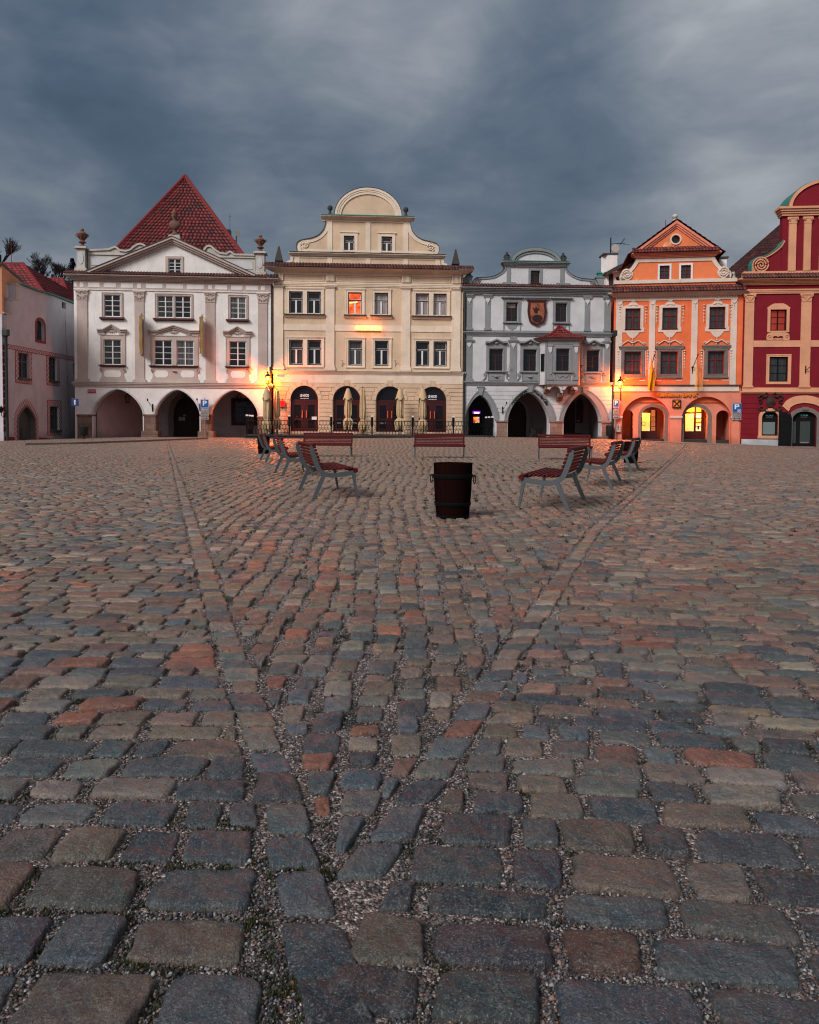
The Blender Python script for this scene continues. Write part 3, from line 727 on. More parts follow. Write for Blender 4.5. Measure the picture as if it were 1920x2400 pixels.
for xx in (480, 935, 1382):
    q = b.pt(xx, 650, 1.6); t = B.thing('hanging_lantern', q[0], 1.6, q[1]-.45, {480: 'unlit iron lantern hanging in the pink arcade bay', 935: 'unlit iron lantern hanging over the arcade door', 1382: 'unlit iron lantern hanging in the arcade bay by the lit lamp'}[xx], 'lantern', 'unlit lanterns under the arcade')
    m = MB(); m.tube([(0, 0, .55), (0, 0, zce-q[1]+.45)], .015, 6)
    for s in range(6):
        an = s*PI/3; m.tube([(.1*math.cos(an), .1*math.sin(an), 0), (.2*math.cos(an), .2*math.sin(an), .4), (.14*math.cos(an), .14*math.sin(an), .5), (0, 0, .62)], .015, 5)
    m.lathe([(.1, -.02), (.1, .02)], n=6); m.lathe([(.2, .39), (.2, .42)], n=6); m.build('cage', M['iron'], t)
# ================================================================== CREAM HOUSE
B = Bld('town_house', 'cream four-storey house with curved gable and lit OLD INN neon', 642.5, 34.3, 1081, 33.8)
CH = B
a = Z(B, 620, 420, .28406); b = Z(B, 600, 740, .29565)
x0 = 0.02; x1 = b.pt(1636, 700)[0]
zs1 = b.pt(860, 444)[1]; zs0 = b.pt(860, 468)[1]; zfa = b.pt(860, 498)[1]
zc0 = a.pt(850, 778)[1]; zc1 = a.pt(850, 748)[1]; zt1 = a.pt(850, 722)[1]
hol = []
wu = a.rs([(203, 930, 316, 1117), (352, 930, 466, 1117), (690, 932, 802, 1119), (908, 934, 1020, 1121), (1247, 940, 1356, 1126), (1394, 941, 1503, 1127)])
wl = b.rs([(263, 193, 374, 395), (408, 193, 518, 395), (733, 196, 842, 397), (942, 196, 1051, 397), (1266, 199, 1374, 397), (1407, 200, 1514, 397)])
M['litwin'] = None
m_, nt, bs = _nt('lit_orange_room'); M['litwin'] = m_; o_ = pos(nt); sp = nt.nodes.new('ShaderNodeSeparateXYZ'); nt.links.new(ocoord(nt), sp.inputs[0])
nz = noise(nt, mapv(nt, o_, (1.6, 1.6, 3.5)), 1.1, 2); nt.links.new(ramp(nt, nz, [(.35, (.55, .02, .003)), (.55, (1, .12, .015)), (.72, (1, .33, .10))]), bs.inputs['Emission Color']); bs.inputs['Emission Strength'].default_value = 1.1; bs.inputs['Base Color'].default_value = (.02, .01, .01, 1)
gl = ['glass', 'glass', 'litwin', 'glass_w', 'glass_w', 'glass_w']  # the last three panes carry the painted sky reflection
WU = [window(B, r, 'cream', hol, glass=g) for r, g in zip(wu, gl)]
WL = [window(B, r, 'cream', hol, glass=g) for r, g in zip(wl, ('glass_c', 'glass', 'glass_l', 'glass', 'glass', 'glass_c'))]
WU[2]['label'] = 'window glowing orange from the lit room'
st = MB(); r = wu[2]; st.tube([(r[0]+.1, .17, r[2]+.62*(r[3]-r[2])-.12), (r[1]-.3, .17, r[2]+.62*(r[3]-r[2])-.06)], .035, 6)
M['tube_l'] = emit('lamp_tube', (1, .5, .1), 5); st.build('ceiling_lamp', M['tube_l'], WU[2])
MB().plate(rect(x0, x1, zs0, zc0), hol, 0, .3).build('upper_wall', M['cream'], B.root)
ar = b.rs([(275, 560, 493, 920), (612, 560, 830, 920), (953, 560, 1171, 920), (1292, 560, 1510, 920)])
zsp = b.pt(700, 669)[1]
ah = [archpoly(r[0], r[1], r[2], zsp, r[3], 20) for r in ar]
MB().plate(rect(x0-.05, x1+.03, -.6, zs0), ah, -.02, .45).build('ground_wall', M['cream'], B.root)
# rustication: horizontal blocks with shadow joints between
m = MB(); gz_ = [b.pt(300, y)[1] for y in (532, 566, 599, 632, 665, 698, 731, 764, 797, 830, 863, 896, 925)]
def arch_x(r, z):   # half opening at height z
    if z >= r[3]: return None
    if z <= zsp: return (r[0], r[1])
    c = (r[0]+r[1])/2; h = (r[1]-r[0])/2; k = math.sqrt(max(0, 1-((z-zsp)/(r[3]-zsp))**2)); return (c-h*k, c+h*k)
vs = zs0-.36
for j in range(len(gz_)-1):
    zt_, zb_ = gz_[j]-.024, gz_[j+1]+.024
    edges = [x0-.04]
    for r in ar:
        e = arch_x(r, zb_)
        g = .06 if zb_ < zsp else .34
        if zb_ < r[3]+.30:
            if e is None: k = arch_x(r, r[3]-.01); c = (r[0]+r[1])/2; e = (c-.25, c+.25)
            edges += [e[0]-g, e[1]+g]
    edges.append(x1+.02)
    for i in range(0, len(edges), 2):
        if edges[i+1]-edges[i] > .05: m.box(edges[i], edges[i+1], -.056, -.019, zb_, zt_)
for r in ar:       # voussoirs
    c = (r[0]+r[1])/2; h = (r[1]-r[0])/2
    for k in range(9):
        t0 = PI*(k/9)+.014; t1 = PI*((k+1)/9)-.014
        inn = [(c-h*1.02*math.cos(t), zsp+(r[3]-zsp)*1.02*math.sin(t)) for t in (t0, (t0+t1)/2, t1)]
        R2 = 1.28 if k != 4 else 1.45
        out = [(c-(h*R2)*math.cos(t), zsp+(r[3]-zsp)*R2*math.sin(t)) for t in (t1, (t0+t1)/2, t0)]
        m.plate(inn+out, [], -.068, -.019)
m.build('rustication', M['cream'], B.root)
MB().box(x0-.05, x1+.03, -.05, 0-.019, gz_[0]+.02, zs0-.004).build('plain_band', M['cream_l'], B.root)
m = MB(); cornice(m, x0-.03, x1+.03, zs0, zs1, .17, 3, .05); m.build('string_course', M['cream_l'], B.root)
MB().box(x0-.2, x1+.2, -.22, 0, zs1+.002, zs1+.035).build('string_flashing', M['attic'], B.root)
# doors in the arches
M['text_w'] = emit('shop_sign_white', (.9, .85, .85), .55, (.7, .7, .7)); M['handle'] = emit('orange_red_handle', (1, .12, .03), .0, (.75, .12, .05))  # door handles have a plain orange-red base colour
for k, r in enumerate(ar):
    m = MB(); fr = .09; zt_ = b.pt(384, 672)[1]
    pts = archpoly(r[0], r[1], r[2], zsp, r[3], 20); m.band(pts[::-1], fr, .14, .24)
    m.box(r[0]+fr, r[1]-fr, .14, .24, zt_-.07, zt_+.07)
    c = (r[0]+r[1])/2; m.box(c-.09, c+.09, .135, .24, r[2], zt_-.07)
    zm = b.pt(384, 820)[1]
    for s0, s1 in ((r[0]+fr, c-.09), (c+.09, r[1]-fr)):
        m.box(s0, s0+.16, .15, .24, r[2], zt_-.07); m.box(s1-.16, s1, .15, .24, r[2], zt_-.07)
        m.box(s0+.16, s1-.16, .15, .24, r[2], r[2]+.22); m.box(s0+.16, s1-.16, .15, .24, zt_-.3, zt_-.07); m.box(s0+.16, s1-.16, .15, .24, zm-.06, zm+.06)
    d = m.build('arched_door', M['maroon'], B.root)
    MB().plate(archpoly(r[0]+.02, r[1]-.02, r[2]+.02, zsp, r[3]-.02, 20), [], .20, .22).build('pane', M['glass_d'], d)
    if k != 1:
        h = MB()
        za = b.pt(384, 808)[1]; zb_ = b.pt(384, 750)[1]
        for s in (-1, 1): h.tube([(c+s*.14, .07, za), (c+s*.14, .07, zb_)], .035, 8); h.tube([(c+s*.14, .07, za+.15), (c+s*.14, .15, za+.15)], .02, 6)
        h.build('handle', M['handle'], d)
    if k in (0, 3):
        zl = b.pt(384, 632)[1]; text('lettering', 'LE NOOD', M['text_w'], d, c, .185, zl, .25, .60, .004, off=.001)
        text('lettering_small', 'WOK & SUSHI', M['text_w'], d, c, .185, zl-.2, .08, .56, .003)
    if k in (1, 2):
        zl = b.pt(700, 848)[1]; tt = text('lettering', 'asian fusion bistro', M['signg'], d, c, .185, zl, .22, 1.7, .004)
    if k == 0:
        q = b.r(442, 800, 482, 824); MB().box(q[0], q[1], .12, .145, q[2], q[3]).build('notice', M['signw'], d); q = b.r(362, 788, 370, 806); MB().box(q[0], q[1], .12, .145, q[2], q[3]).build('notice', M['signw'], d)
# pilasters
PX = [(80, 155), (507, 578), (1132, 1203), (1545, 1617)]
zpb = b.pt(860, 403)[1]; zpt = a.pt(850, 888)[1]; zfr0 = a.pt(850, 868)[1]
for q in PX:
    u0, _ = a.pt(q[0], 1100); u1, _ = a.pt(q[1], 1100)
    m = MB(); m.box(u0, u1, -.09, 0, zpb, zpt-.16); m.box(u0-.04, u1+.04, -.13, 0, zpb-.13, zpb-.001); m.box(u0-.08, u1+.08, -.16, 0, zpb-.27, zpb-.131); m.box(u0-.03, u1+.03, -.125, 0, zs1+.04, zpb-.271)
    for j, e in enumerate((.02, .05, .09)): m.box(u0-e, u1+e, -.11-e, 0, zpt-.16+.055*j+.001, zpt-.16+.055*(j+1))
    o = m.build('pilaster', M['cream_l'], B.root)
    m = MB(); n = 7; um = u1-u0
    for j in range(n): xx = u0+um*(j+.5)/n; m.box(xx-.028, xx+.028, -.15, 0, zfr0+.17, zc0-.02)
    m.box(u0, u1, -.10, 0, zfr0+.12, zc0-.005); m.build('fluted_block', M['cream_l'], o)
# bands and recessed fields
zbd1 = a.pt(850, 1205)[1]; zbd0 = a.pt(850, 1255)[1]
m = MB(); xs = [a.pt(v, 1230)[0] for v in (155, 507, 578, 1132, 1203, 1545)]
for i in (0, 2, 4):
    m.box(xs[i], xs[i+1], -.045, 0, zbd0, zbd1); 
    m.box(xs[i], xs[i+1], -.045, 0, zfr0-.18, zfr0-.1)
m.box(x0, x1, -.075, 0, zfr0-.099, zfr0); m.box(x0, x1, -.10, 0, zfr0+.001, zfr0+.06); m.box(x0, x1, -.06, 0, zfr0+.061, zfr0+.1)
for i in (0, 2, 4): m.box(xs[i], xs[i+1], -.05, 0, zc0-.16, zc0-.003)
m.box(x0, xs[0]-.75, -.01, 0, zs1+.2, zfr0-.2)
m.build('wall_band', M['cream_l'], B.root)
m = MB()
for i in (0, 2, 4): m.frame(xs[i]+.12, xs[i+1]-.12, zfr0+.16, zc0-.22, .05, -.03, 0)
m.build('frieze_moulding', M['cream_l'], B.root)
m = MB(); cornice(m, x0, x1, zc0, zc1, .62, 5, .10); m.build('cornice', M['cream_l'], B.root)
eave(B, x0-.66, x1+.66, zc1+.01, zt1+.18, .72, seed=8, courses=2, colw=.21)
# window trims
def ctrim(ow, rs, rr, sl=None, sm='cream_l'):
    m = MB(); m.plate(rect(*rr), [rect(*r) for r in rs], -.045, 0); m.frame(rr[0], rr[1], rr[2], rr[3], .055, -.075, -.044)
    m.box(rr[0]-.04, rr[1]+.04, -.10, 0, rr[3]+.001, rr[3]+.05); m.build('surround', M[sm], ow)
    if sl:
        s = MB(); s.box(sl[0], sl[1], -.24, 0, sl[3]-.06, sl[3]); s.build('sill', M['bwin'], ow)
        s = MB(); cornice(s, sl[0]+.12, sl[1]-.12, sl[2], sl[3]-.062, .16, 3, .05); s.build('sill_moulding', M[sm], ow)
sl = a.rs([(162, 1118, 503, 1145), (655, 1120, 842, 1147), (873, 1122, 1057, 1149), (1212, 1128, 1542, 1156)])
sg = a.rs([(178, 908, 490, 1118), (667, 908, 827, 1120), (885, 911, 1045, 1122), (1225, 917, 1530, 1128)])
for k, (ow, rs) in enumerate(((WU[0], wu[:2]), (WU[2], wu[2:3]), (WU[3], wu[3:4]), (WU[4], wu[4:]))):
    g = sg[k]; s = sl[k]; ctrim(ow, rs, (g[0], g[1], s[3]+.001, g[3]), s)
sg = b.rs([(240, 175, 540, 412), (712, 178, 864, 414), (922, 178, 1075, 414), (1246, 182, 1535, 414)])
for k, (ow, rs) in enumerate(((WL[0], wl[:2]), (WL[2], wl[2:3]), (WL[3], wl[3:4]), (WL[4], wl[4:]))):
    ctrim(ow, rs, sg[k], None)
# attic tier
ta = a.poly([(150, 712), (185, 690), (205, 665), (215, 650), (218, 632), (1480, 650), (1484, 668), (1500, 695), (1520, 718), (1540, 735)])
zA = a.pt(850, 640)[1]; zlow = zc1
prof = [(a.pt(150, 712)[0], zlow), (a.pt(1545, 735)[0], zlow), (a.pt(1540, 735)[0], zt1+.0), (a.pt(1505, 700)[0], zt1+.3), (a.pt(1484, 670)[0], zA-.3), (a.pt(1478, 655)[0], zA), (a.pt(218, 640)[0], zA), (a.pt(212, 660)[0], zA-.3), (a.pt(190, 690)[0], zt1+.3), (a.pt(150, 712)[0], zt1)]
MB().plate(prof, [], .06, .5).build('attic_tier', M['cream'], B.root)
m = MB()
for v0, v1 in ((250, 290), (520, 560), (835, 875), (1147, 1187), (1410, 1450)):
    m.box(a.pt(v0, 680)[0], a.pt(v1, 680)[0], .02, .06, zt1-.1, zA-.02)
m.box(prof[6][0], prof[5][0], .03, .06, zA-.14, zA-.021); m.box(prof[6][0], prof[5][0], .03, .06, zt1+.05, zt1+.15)
m.band(prof[6:10], .18, .012, .06); m.band(prof[2:6], .18, .011, .06)
m.build('attic_strip', M['cream_l'], B.root)
m = MB(); cornice(m, a.pt(228, 640)[0], a.pt(1470, 650)[0], zA+.001, zA+.2, .22, 3, .03, y1=.5); m.build('attic_cornice', M['cream_l'], B.root)
MB().box(a.pt(205, 632)[0], a.pt(1495, 650)[0], -.26, .5, zA+.201, zA+.235).build('attic_flashing', M['flash'], B.root)
# gable
zG = zA+.236
gl_ = [(270, 598), (262, 570), (260, 545), (268, 522), (292, 502), (340, 490), (400, 477), (445, 455), (480, 420), (497, 380), (503, 345)]
gp = smoothpath(a.poly(gl_), 4); cx = (a.pt(503, 345)[0]+a.pt(1207, 350)[0])/2
gp = [(x, max(z, zG) if i == 0 else z) for i, (x, z) in enumerate(gp)]; gp[0] = (gp[0][0], zG)
gr = [(2*cx-x, z) for x, z in gp][::-1]
g1 = a.r(655, 465, 742, 600); g2 = a.r(966, 470, 1054, 604); z_ = ((g1[2]+g2[2])/2, (g1[3]+g2[3])/2); g1 = (g1[0], g1[1], *z_); g2 = (g2[0], g2[1], *z_)
gh = []
GW = [window(B, g1, 'cream', gh, .2, 'glass_c', name='gable_window'), window(B, g2, 'cream', gh, .2, 'glass_c', name='gable_window')]
zK = a.pt(850, 338)[1]
outer = gp+[(gp[-1][0], zK), (gr[0][0], zK)]+gr
MB().plate(outer[::-1], gh, .08, .55).build('gable', M['cream'], B.root)
m = MB(); m.band(gp[::-1], .0+.30, .035, .08); m.band(gr[::-1], .30, .035, .08)
for v0, v1 in ((520, 560), (835, 875), (1147, 1187)): m.box(a.pt(v0, 450)[0], a.pt(v1, 450)[0], .03, .08, zG, zK-.12)
m.box(gp[-1][0], gr[0][0], .025, .08, zK-.119, zK); m.box(gp[0][0]+.3, gr[-1][0]-.3, .04, .08, zG, zG+.2)
m.build('gable_strip', M['cream_l'], B.root)
m = MB(); m.band(gp[::-1], .035, -.03, .62); m.band(gr[::-1], .035, -.03, .62); m.build('gable_flashing', M['flash'], B.root)
m = MB()
for xx, s in ((gp[0][0]+.52, 1), (gr[-1][0]-.52, -1)):
    zz = zG+.52
    m.tube([(xx+s*(-.30*math.cos(t)*(1-t/14)), .05, zz+.30*math.sin(t)*(1-t/14)) for t in [j*.6 for j in range(-2, 21)]], .045, 6)
m.build('gable_volute', M['cream_l'], B.root)
for ow, r in zip(GW, (g1, g2)):
    m = MB(); m.plate(rect(r[0]-.22, r[1]+.22, r[2]-.12, r[3]+.2), [rect(*r)], .03, .08); m.box(r[0]-.27, r[1]+.27, -.02, .08, r[3]+.2, r[3]+.26); m.build('surround', M['cream_l'], ow)
    MB().box(r[0]-.03, r[1]+.03, -.04, .08, r[2]-.05, r[2]-.002).build('sill', M['sill'], ow)
zK1 = a.pt(850, 305)[1]
m = MB(); cornice(m, a.pt(505, 320)[0], a.pt(1203, 320)[0], zK+.001, zK1-.06, .3, 4, .0, y1=.6); m.build('gable_cornice', M['cream_l'], B.root)
MB().box(a.pt(470, 300)[0], a.pt(1238, 310)[0], -.34, .62, zK1-.058, zK1).build('gable_copper', M['copper'], B.root)
m = MB()
for v in (490, 1216):
    c = a.pt(v, 345); m.lathe([(.02, -.07), (.14, 0), (.02, .07)], (c[0], .0, c[1]), 10)
m.build('cornice_knob', M['cream_l'], B.root)
# dome
dl = a.pt(578, 290)[0]; dr = a.pt(1132, 300)[0]; dz = a.pt(855, 68)[1]; dm = (dl+dr)/2
A_ = arc(dl, dr, zK1, dz, 36, 2.0, .5)
MB().plate([(dl, zK1)]+A_+[(dr, zK1)], [], .1, .5).build('gable_dome', M['cream'], B.root)
m = MB(); m.band(A_[::-1], .16, -.03, .55); m.band(A_[::-1], .44, .03, .1); 
m.band([(dm+(x-dm)*.92, zK1+(z-zK1)*.91) for x, z in A_][::-1], .1, .0, .1); m.build('dome_moulding', M['cream_l'], B.root)
m = MB(); m.band(A_, .035, -.05, .57); m.build('dome_flashing', M['flash'], B.root)
for i, v in enumerate((540, 1168)):
    c = a.pt(v, 297); t = B.thing('stone_vase', c[0], .2, zK1+.004, ['small dark stone vase left of the cream dome', 'small dark stone vase right of the cream dome'][i], 'ornament', 'dark stone vases on the cream gable')
    MB().lathe([(.2, 0), (.2, .1), (.12, .16), (.07, .3), (.08, .36), (.17, .46), (.18, .58), (.13, .68), (.05, .72)], n=14).build('vase', M['obelisk'], t, smooth=True)
for i, v in enumerate((120, 1577)):
    y = 705 if i == 0 else 735; c = a.pt(v, y, .1); t = B.thing('obelisk', c[0], .1, zt1-.02, ['dark pointed stone obelisk between the white and cream houses', 'dark pointed stone obelisk between the cream and grey houses'][i], 'ornament', 'dark obelisks flanking the cream gable')
    H_ = a.pt(v, 548 if i == 0 else 575, .1)[1]-zt1
    m = MB(); m.box(-.24, .24, -.24, .24, 0, H_*.13); m.box(-.19, .19, -.19, .19, H_*.13, H_*.2); m.build('plinth', M['obelisk'], t)
    m = MB(); m.lathe([(.36, H_*.215), (.37, H_*.23), (.06, H_*.98), (.01, H_)], n=4); m.build('spire', M['obelisk'], t)
MB().box(x0+.02, x1-.02, .46, 14, -.4, zc1-.3).build('house_body', M['cream'], B.root)
m = MB(); m.plate([(gp[0][0]+.3, zc1-.29), (gr[-1][0]-.3, zc1-.29), (cx, zK+.3)], [], .56, 14); m.build('roof', M['roof_plain'], B.root)
# flag brackets and CCTV
for v in (681, 1102):
    q = b.pt(v, 400); q1 = b.pt(v, 352); m = MB(); m.tube([(q[0], -.02, q[1]), (q[0]+.03, -.1, q1[1]-.1)], .025, 6)
    for s in (-1, 0, 1): m.tube([(q[0]+.03, -.1, q1[1]-.1), (q[0]+.03+s*.12, -.25, q1[1])], .015, 5)
    m.build('flag_bracket', M['attic'], B.root)
q = b.pt(165, 485); cc = B.thing('security_camera', q[0], -.03, q[1], 'small white security camera on the cream wall beside the lamp', 'camera')
m = MB(); m.tube([(0, 0, 0), (0, -.15, 0)], .03, 6); m.tube([(0, -.12, .06), (.08, -.45, -.06)], .06, 8); m.build('housing', M['signw'], cc)
r = b.r(188, 673, 228, 722); t = B.thing('red_sign', (r[0]+r[1])/2, -.05, r[2], 'plain bright red square sign box hung on the cream wall by the lit lamp', 'sign')
w = r[1]-r[0]; h = r[3]-r[2]; M['redsign'] = emit('red_sign_face', (1, .01, .005), .55, (.7, .01, .01))
MB().box(-w/2, w/2, -.14, -.02, 0, h).build('sign_box', M['redsign'], t); m = MB(); m.tube([(0, -.08, h), (0, -.02, h+.2)], .015, 5); m.tube([(0, -.08, 0), (0, -.02, -.15)], .015, 5); m.build('bracket', M['iron'], t)
# neon lettering
q = b.r(790, 80, 990, 124); M['neon'] = emit('neon_tube', (1, .80, .28), 1.7, (.3, .2, .05))
t = B.thing('neon_sign', (q[0]+q[1])/2, -.06, q[2], 'glowing yellow OLD INN neon lettering on the cream facade', 'neon sign')
tx = text('lettering', 'OLD INN', M['neon'], t, 0, -.2, (q[3]-q[2])/2, (q[3]-q[2])*1.38, (q[1]-q[0]), .02, off=-.006)

m = MB(); m.box(-(q[1]-q[0])/2, (q[1]-q[0])/2, -.03, -.0, .02, .05); m.build('rail', M['galv'], t)
def plight(B, x, y, z, power, col, r=.06, name='lamp_light', parent=None):
    l = bpy.data.lights.new(name, 'POINT'); l.energy = power; l.color = col; l.shadow_soft_size = r
    o = bpy.data.objects.new(name, l); COL.objects.link(o); q = B.w(x, y, z)
    if parent is not None: o.parent = parent; o.location = (x, y, z)
    else: o.location = q
    return o
W_ = q[1]-q[0]
for k in range(6): plight(B, -W_/2+W_*(k+.5)/6, -.14, (q[3]-q[2])/2, 8, (1, .20, .008), .03, 'neon_light', t)
downpipe(a.pt(62, 1100)[0], -.10, zs1+.3, zc0-.75, B, 'dark green downpipe between the white and cream houses')
downpipe(b.pt(134, 700)[0]-.12, -.22, .3, zs1+.25, B, 'lower dark downpipe beside the lit lamp on the cream house', False, .09)
downpipe(b.pt(1652, 300)[0], -.10, .4, zc0-.7, B, 'dark green downpipe between the cream and grey houses', True, .08)
# ================================================================== GREY HOUSE
B = Bld('town_house', 'pale grey house with slate trim, red-roofed oriel and painted crest', 1086.5, 33.8, 1433, 33.5)
GH = B
a = Z(B, 1070, 540, .22609); b = Z(B, 1070, 760, .22609)
x0 = .03; x1 = b.pt(1612, 700)[0]; xu0 = a.pt(100, 850)[0]; xu1 = a.pt(1600, 850)[0]
zs0 = b.pt(800, 633)[1]; zs1 = b.pt(800, 597)[1]; zm0 = b.pt(800, 125)[1]; zm1 = a.pt(800, 1040)[1]
zc0 = a.pt(800, 672)[1]; zc1 = a.pt(800, 598)[1]; zt1 = a.pt(800, 575)[1]
hol = []
wu = a.rs([(517, 750, 635, 942), (1028, 752, 1145, 948)])
wl = b.rs([(340, 262, 482, 485), (693, 262, 830, 485), (1348, 262, 1483, 485)])
WU = [window(B, wu[0], 'grey', hol, .2), window(B, wu[1], 'grey', hol, .2)]
WL = [window(B, r, 'grey', hol, .2) for r in wl]
r = wu[0]; MB().box(r[0]+.06, r[1]-.12, .235, .245, r[2]+.74*(r[3]-r[2]), r[3]-.06).build('blind', M['glass_w'], WU[0])
MB().plate(rect(xu0, xu1, zs1, zc0), hol, 0, .3).build('upper_wall', M['grey_w'], B.root)
ar = b.rs([(92, 722, 398, 995), (535, 722, 960, 995), (1112, 722, 1500, 995)])
ztop = [b.pt(245, 735)[1], b.pt(765, 705)[1], b.pt(1315, 718)[1]]
ar = [(r[0], r[1], r[2], z) for r, z in zip(ar, ztop)]
PA = (1.55, .62)
ah = [archpoly(r[0], r[1], -.55, r[2], r[3], 24, *PA) for r in ar]
MB().plate(rect(x0, x1, -.6, zs0), ah, 0, .7).build('ground_wall', M['grey_w'], B.root)
rw = [(.30, .30), (.34, .34), (.36, .36)]
ao = b.rs([(68, 665, 440, 975), (500, 650, 1030, 975), (1068, 672, 1580, 975)])
for k, r in enumerate(ar):
    o = ao[k]; zo = [b.pt(245, 672)[1], b.pt(765, 655)[1], b.pt(1320, 672)[1]][k]
    oa = arc(max(o[0], x0+.01), min(o[1], x1-.05), r[2]+.15, zo, 24, *PA); ia = arc(r[0], r[1], r[2], r[3], 24, *PA)
    m = MB(); m.plate([(oa[0][0], r[2]-.02)]+oa+[(oa[-1][0], r[2]-.02), (r[1], r[2]-.02)]+ia[::-1]+[(r[0], r[2]-.02)], [], -.05, 0)
    m.band(oa[::-1], .07, -.085, -.049); ring = m.build('arch_ring', M['grey_t'], B.root)
    kx = b.pt([250, 765, 1330][k], 700)[0]; m = MB(); m.plate([(kx-.10, r[3]), (kx+.10, r[3]), (kx+.2, zo+.12), (kx-.2, zo+.12)], [], -.14, 0); m.box(kx-.25, kx+.25, -.17, 0, zo+.121, zo+.19); m.build('keystone', M['grey_t'], B.root)
# lettering on the middle arch
r = ar[1]; zo = b.pt(765, 655)[1]; o = ao[1]
mid = [(p[0]*.5+q[0]*.5, p[1]*.46+q[1]*.54) for p, q in zip(arc(o[0], o[1], r[2]+.15, zo, 200, *PA), arc(r[0], r[1], r[2], r[3], 200, *PA))]
def along(s, px0, px1, name):
    xa, xb = b.pt(px0, 700)[0], b.pt(px1, 700)[0]; seg = [p for p in mid if xa <= p[0] <= xb]
    d = [0]
    for i in range(1, len(seg)): d.append(d[-1]+math.hypot(seg[i][0]-seg[i-1][0], seg[i][1]-seg[i-1][1]))
    grp = empty(name, (0, 0, 0)); grp.parent = B.root; n = len(s)
    for i, ch in enumerate(s):
        if ch == ' ': continue
        D = d[-1]*(i+.5)/n; j = max(1, min(len(seg)-1, next((k for k in range(len(d)) if d[k] >= D), len(d)-1)))
        an = math.atan2(seg[j][1]-seg[j-1][1], seg[j][0]-seg[j-1][0])
        text('letter', ch, M['black'], grp, seg[j][0], -.065, seg[j][1]-.0, .30, None, .004, off=.008, rot=-an)
along('Pivnice Ratejnska', 572, 728, 'arch_lettering'); along('Pilsner Beer Cellar', 797, 948, 'arch_lettering')
for q, e in (((68, 1000, 84, 1180), 0), ((414, 1000, 528, 1158), 1), ((966, 1003, 1102, 1180), 1), ((1502, 1003, 1606, 1186), 1)):
    r = b.r(*q); r = (max(r[0], x0), r[1], -.4, b.pt(700, 1000)[1]); m = MB(); m.box(r[0]+.02, r[1]-.02, -.045, .74, r[2], r[3]-.12); m.box(r[0]-.05, r[1]+.05, -.1, .8, r[3]-.12, r[3]+.0)
    if e: m.box(r[0]-.04, r[1]+.04, -.09, .78, r[2], .42)
    m.build('stone_pier', M['sand_l'], B.root, bevel=.02)
# rustication joints of the ground floor as thin courses
m = MB()
zz = [b.pt(700, y)[1] for y in (660, 697, 741, 783, 829, 873, 917)]
def gx(k, z):
    o = ao[k]; zo = [b.pt(245, 672)[1], b.pt(765, 655)[1], b.pt(1320, 672)[1]][k]; zsx = ar[k][2]+.15
    if z > zo: return None
    t = (max(0, 1-(max(0, z-zsx)/(zo-zsx))**(1/PA[1])))**(1/PA[0]); c = (o[0]+o[1])/2; h = (o[1]-o[0])/2; return (c-h*t, c+h*t)
for j in range(len(zz)-1):
    za, zb_ = zz[j+1]+.012, zz[j]-.012; e = [x0]
    for k in range(3):
        g = gx(k, za)
        if g: e += [g[0]-.02, g[1]+.02]
        elif gx(k, za-.3): kx = b.pt([250, 765, 1330][k], 700)[0]; e += [kx-.27, kx+.27]
    e.append(x1)
    for i in range(0, len(e), 2):
        if e[i+1]-e[i] > .06: m.box(e[i], e[i+1], -.022, 0, za, zb_)
m.build('rustication', M['grey_w'], B.root)
zce = ar[1][3]+.2
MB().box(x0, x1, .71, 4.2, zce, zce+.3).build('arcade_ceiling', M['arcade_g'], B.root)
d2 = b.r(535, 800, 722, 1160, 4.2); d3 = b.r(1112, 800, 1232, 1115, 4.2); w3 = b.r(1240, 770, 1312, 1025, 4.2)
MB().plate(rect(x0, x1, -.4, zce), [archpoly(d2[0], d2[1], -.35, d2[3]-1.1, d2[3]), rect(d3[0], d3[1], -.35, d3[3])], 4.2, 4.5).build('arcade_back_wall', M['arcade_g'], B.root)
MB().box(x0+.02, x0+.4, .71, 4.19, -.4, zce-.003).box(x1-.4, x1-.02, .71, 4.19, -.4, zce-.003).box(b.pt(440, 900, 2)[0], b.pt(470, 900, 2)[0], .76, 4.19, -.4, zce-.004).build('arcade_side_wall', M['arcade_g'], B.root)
q = b.r(740, 1078, 990, 1160, 4.1); MB().box(q[0], q[1], 4.15, 4.199, -.3, q[3]).build('peeled_dado', M['dado'], B.root)
q0 = b.r(95, 1015, 395, 1160, 4.1); 
d = MB().plate(archpoly(d2[0], d2[1], -.35, d2[3]-1.1, d2[3]), [], 4.36, 4.42).build('arcade_door', M['dwood'], B.root)
m = MB(); m.band(archpoly(d2[0], d2[1], -.35, d2[3]-1.1, d2[3])[::-1], -.2, 4.1, 4.2); m.build('surround', M['grey_t'], d)
q = b.r(556, 980, 580, 990, 4.2); MB().box(q[0], q[1], 4.3, 4.355, q[2], q[3]).build('notice', M['signr'], d)
MB().box(d3[0], d3[1], 4.36, 4.42, -.35, d3[3]).build('arcade_door', M['dwood'], B.root)
m = MB(); m.plate(archpoly(w3[0], w3[1], w3[2], w3[3]-.5, w3[3]), [], 4.1, 4.16); o = m.build('menu_board', M['dwood'], B.root)
q = b.r(1252, 994, 1277, 1008, 4); MB().box(q[0], q[1], 4.05, 4.1, q[2], q[3]).build('notice', M['bankt'], o)
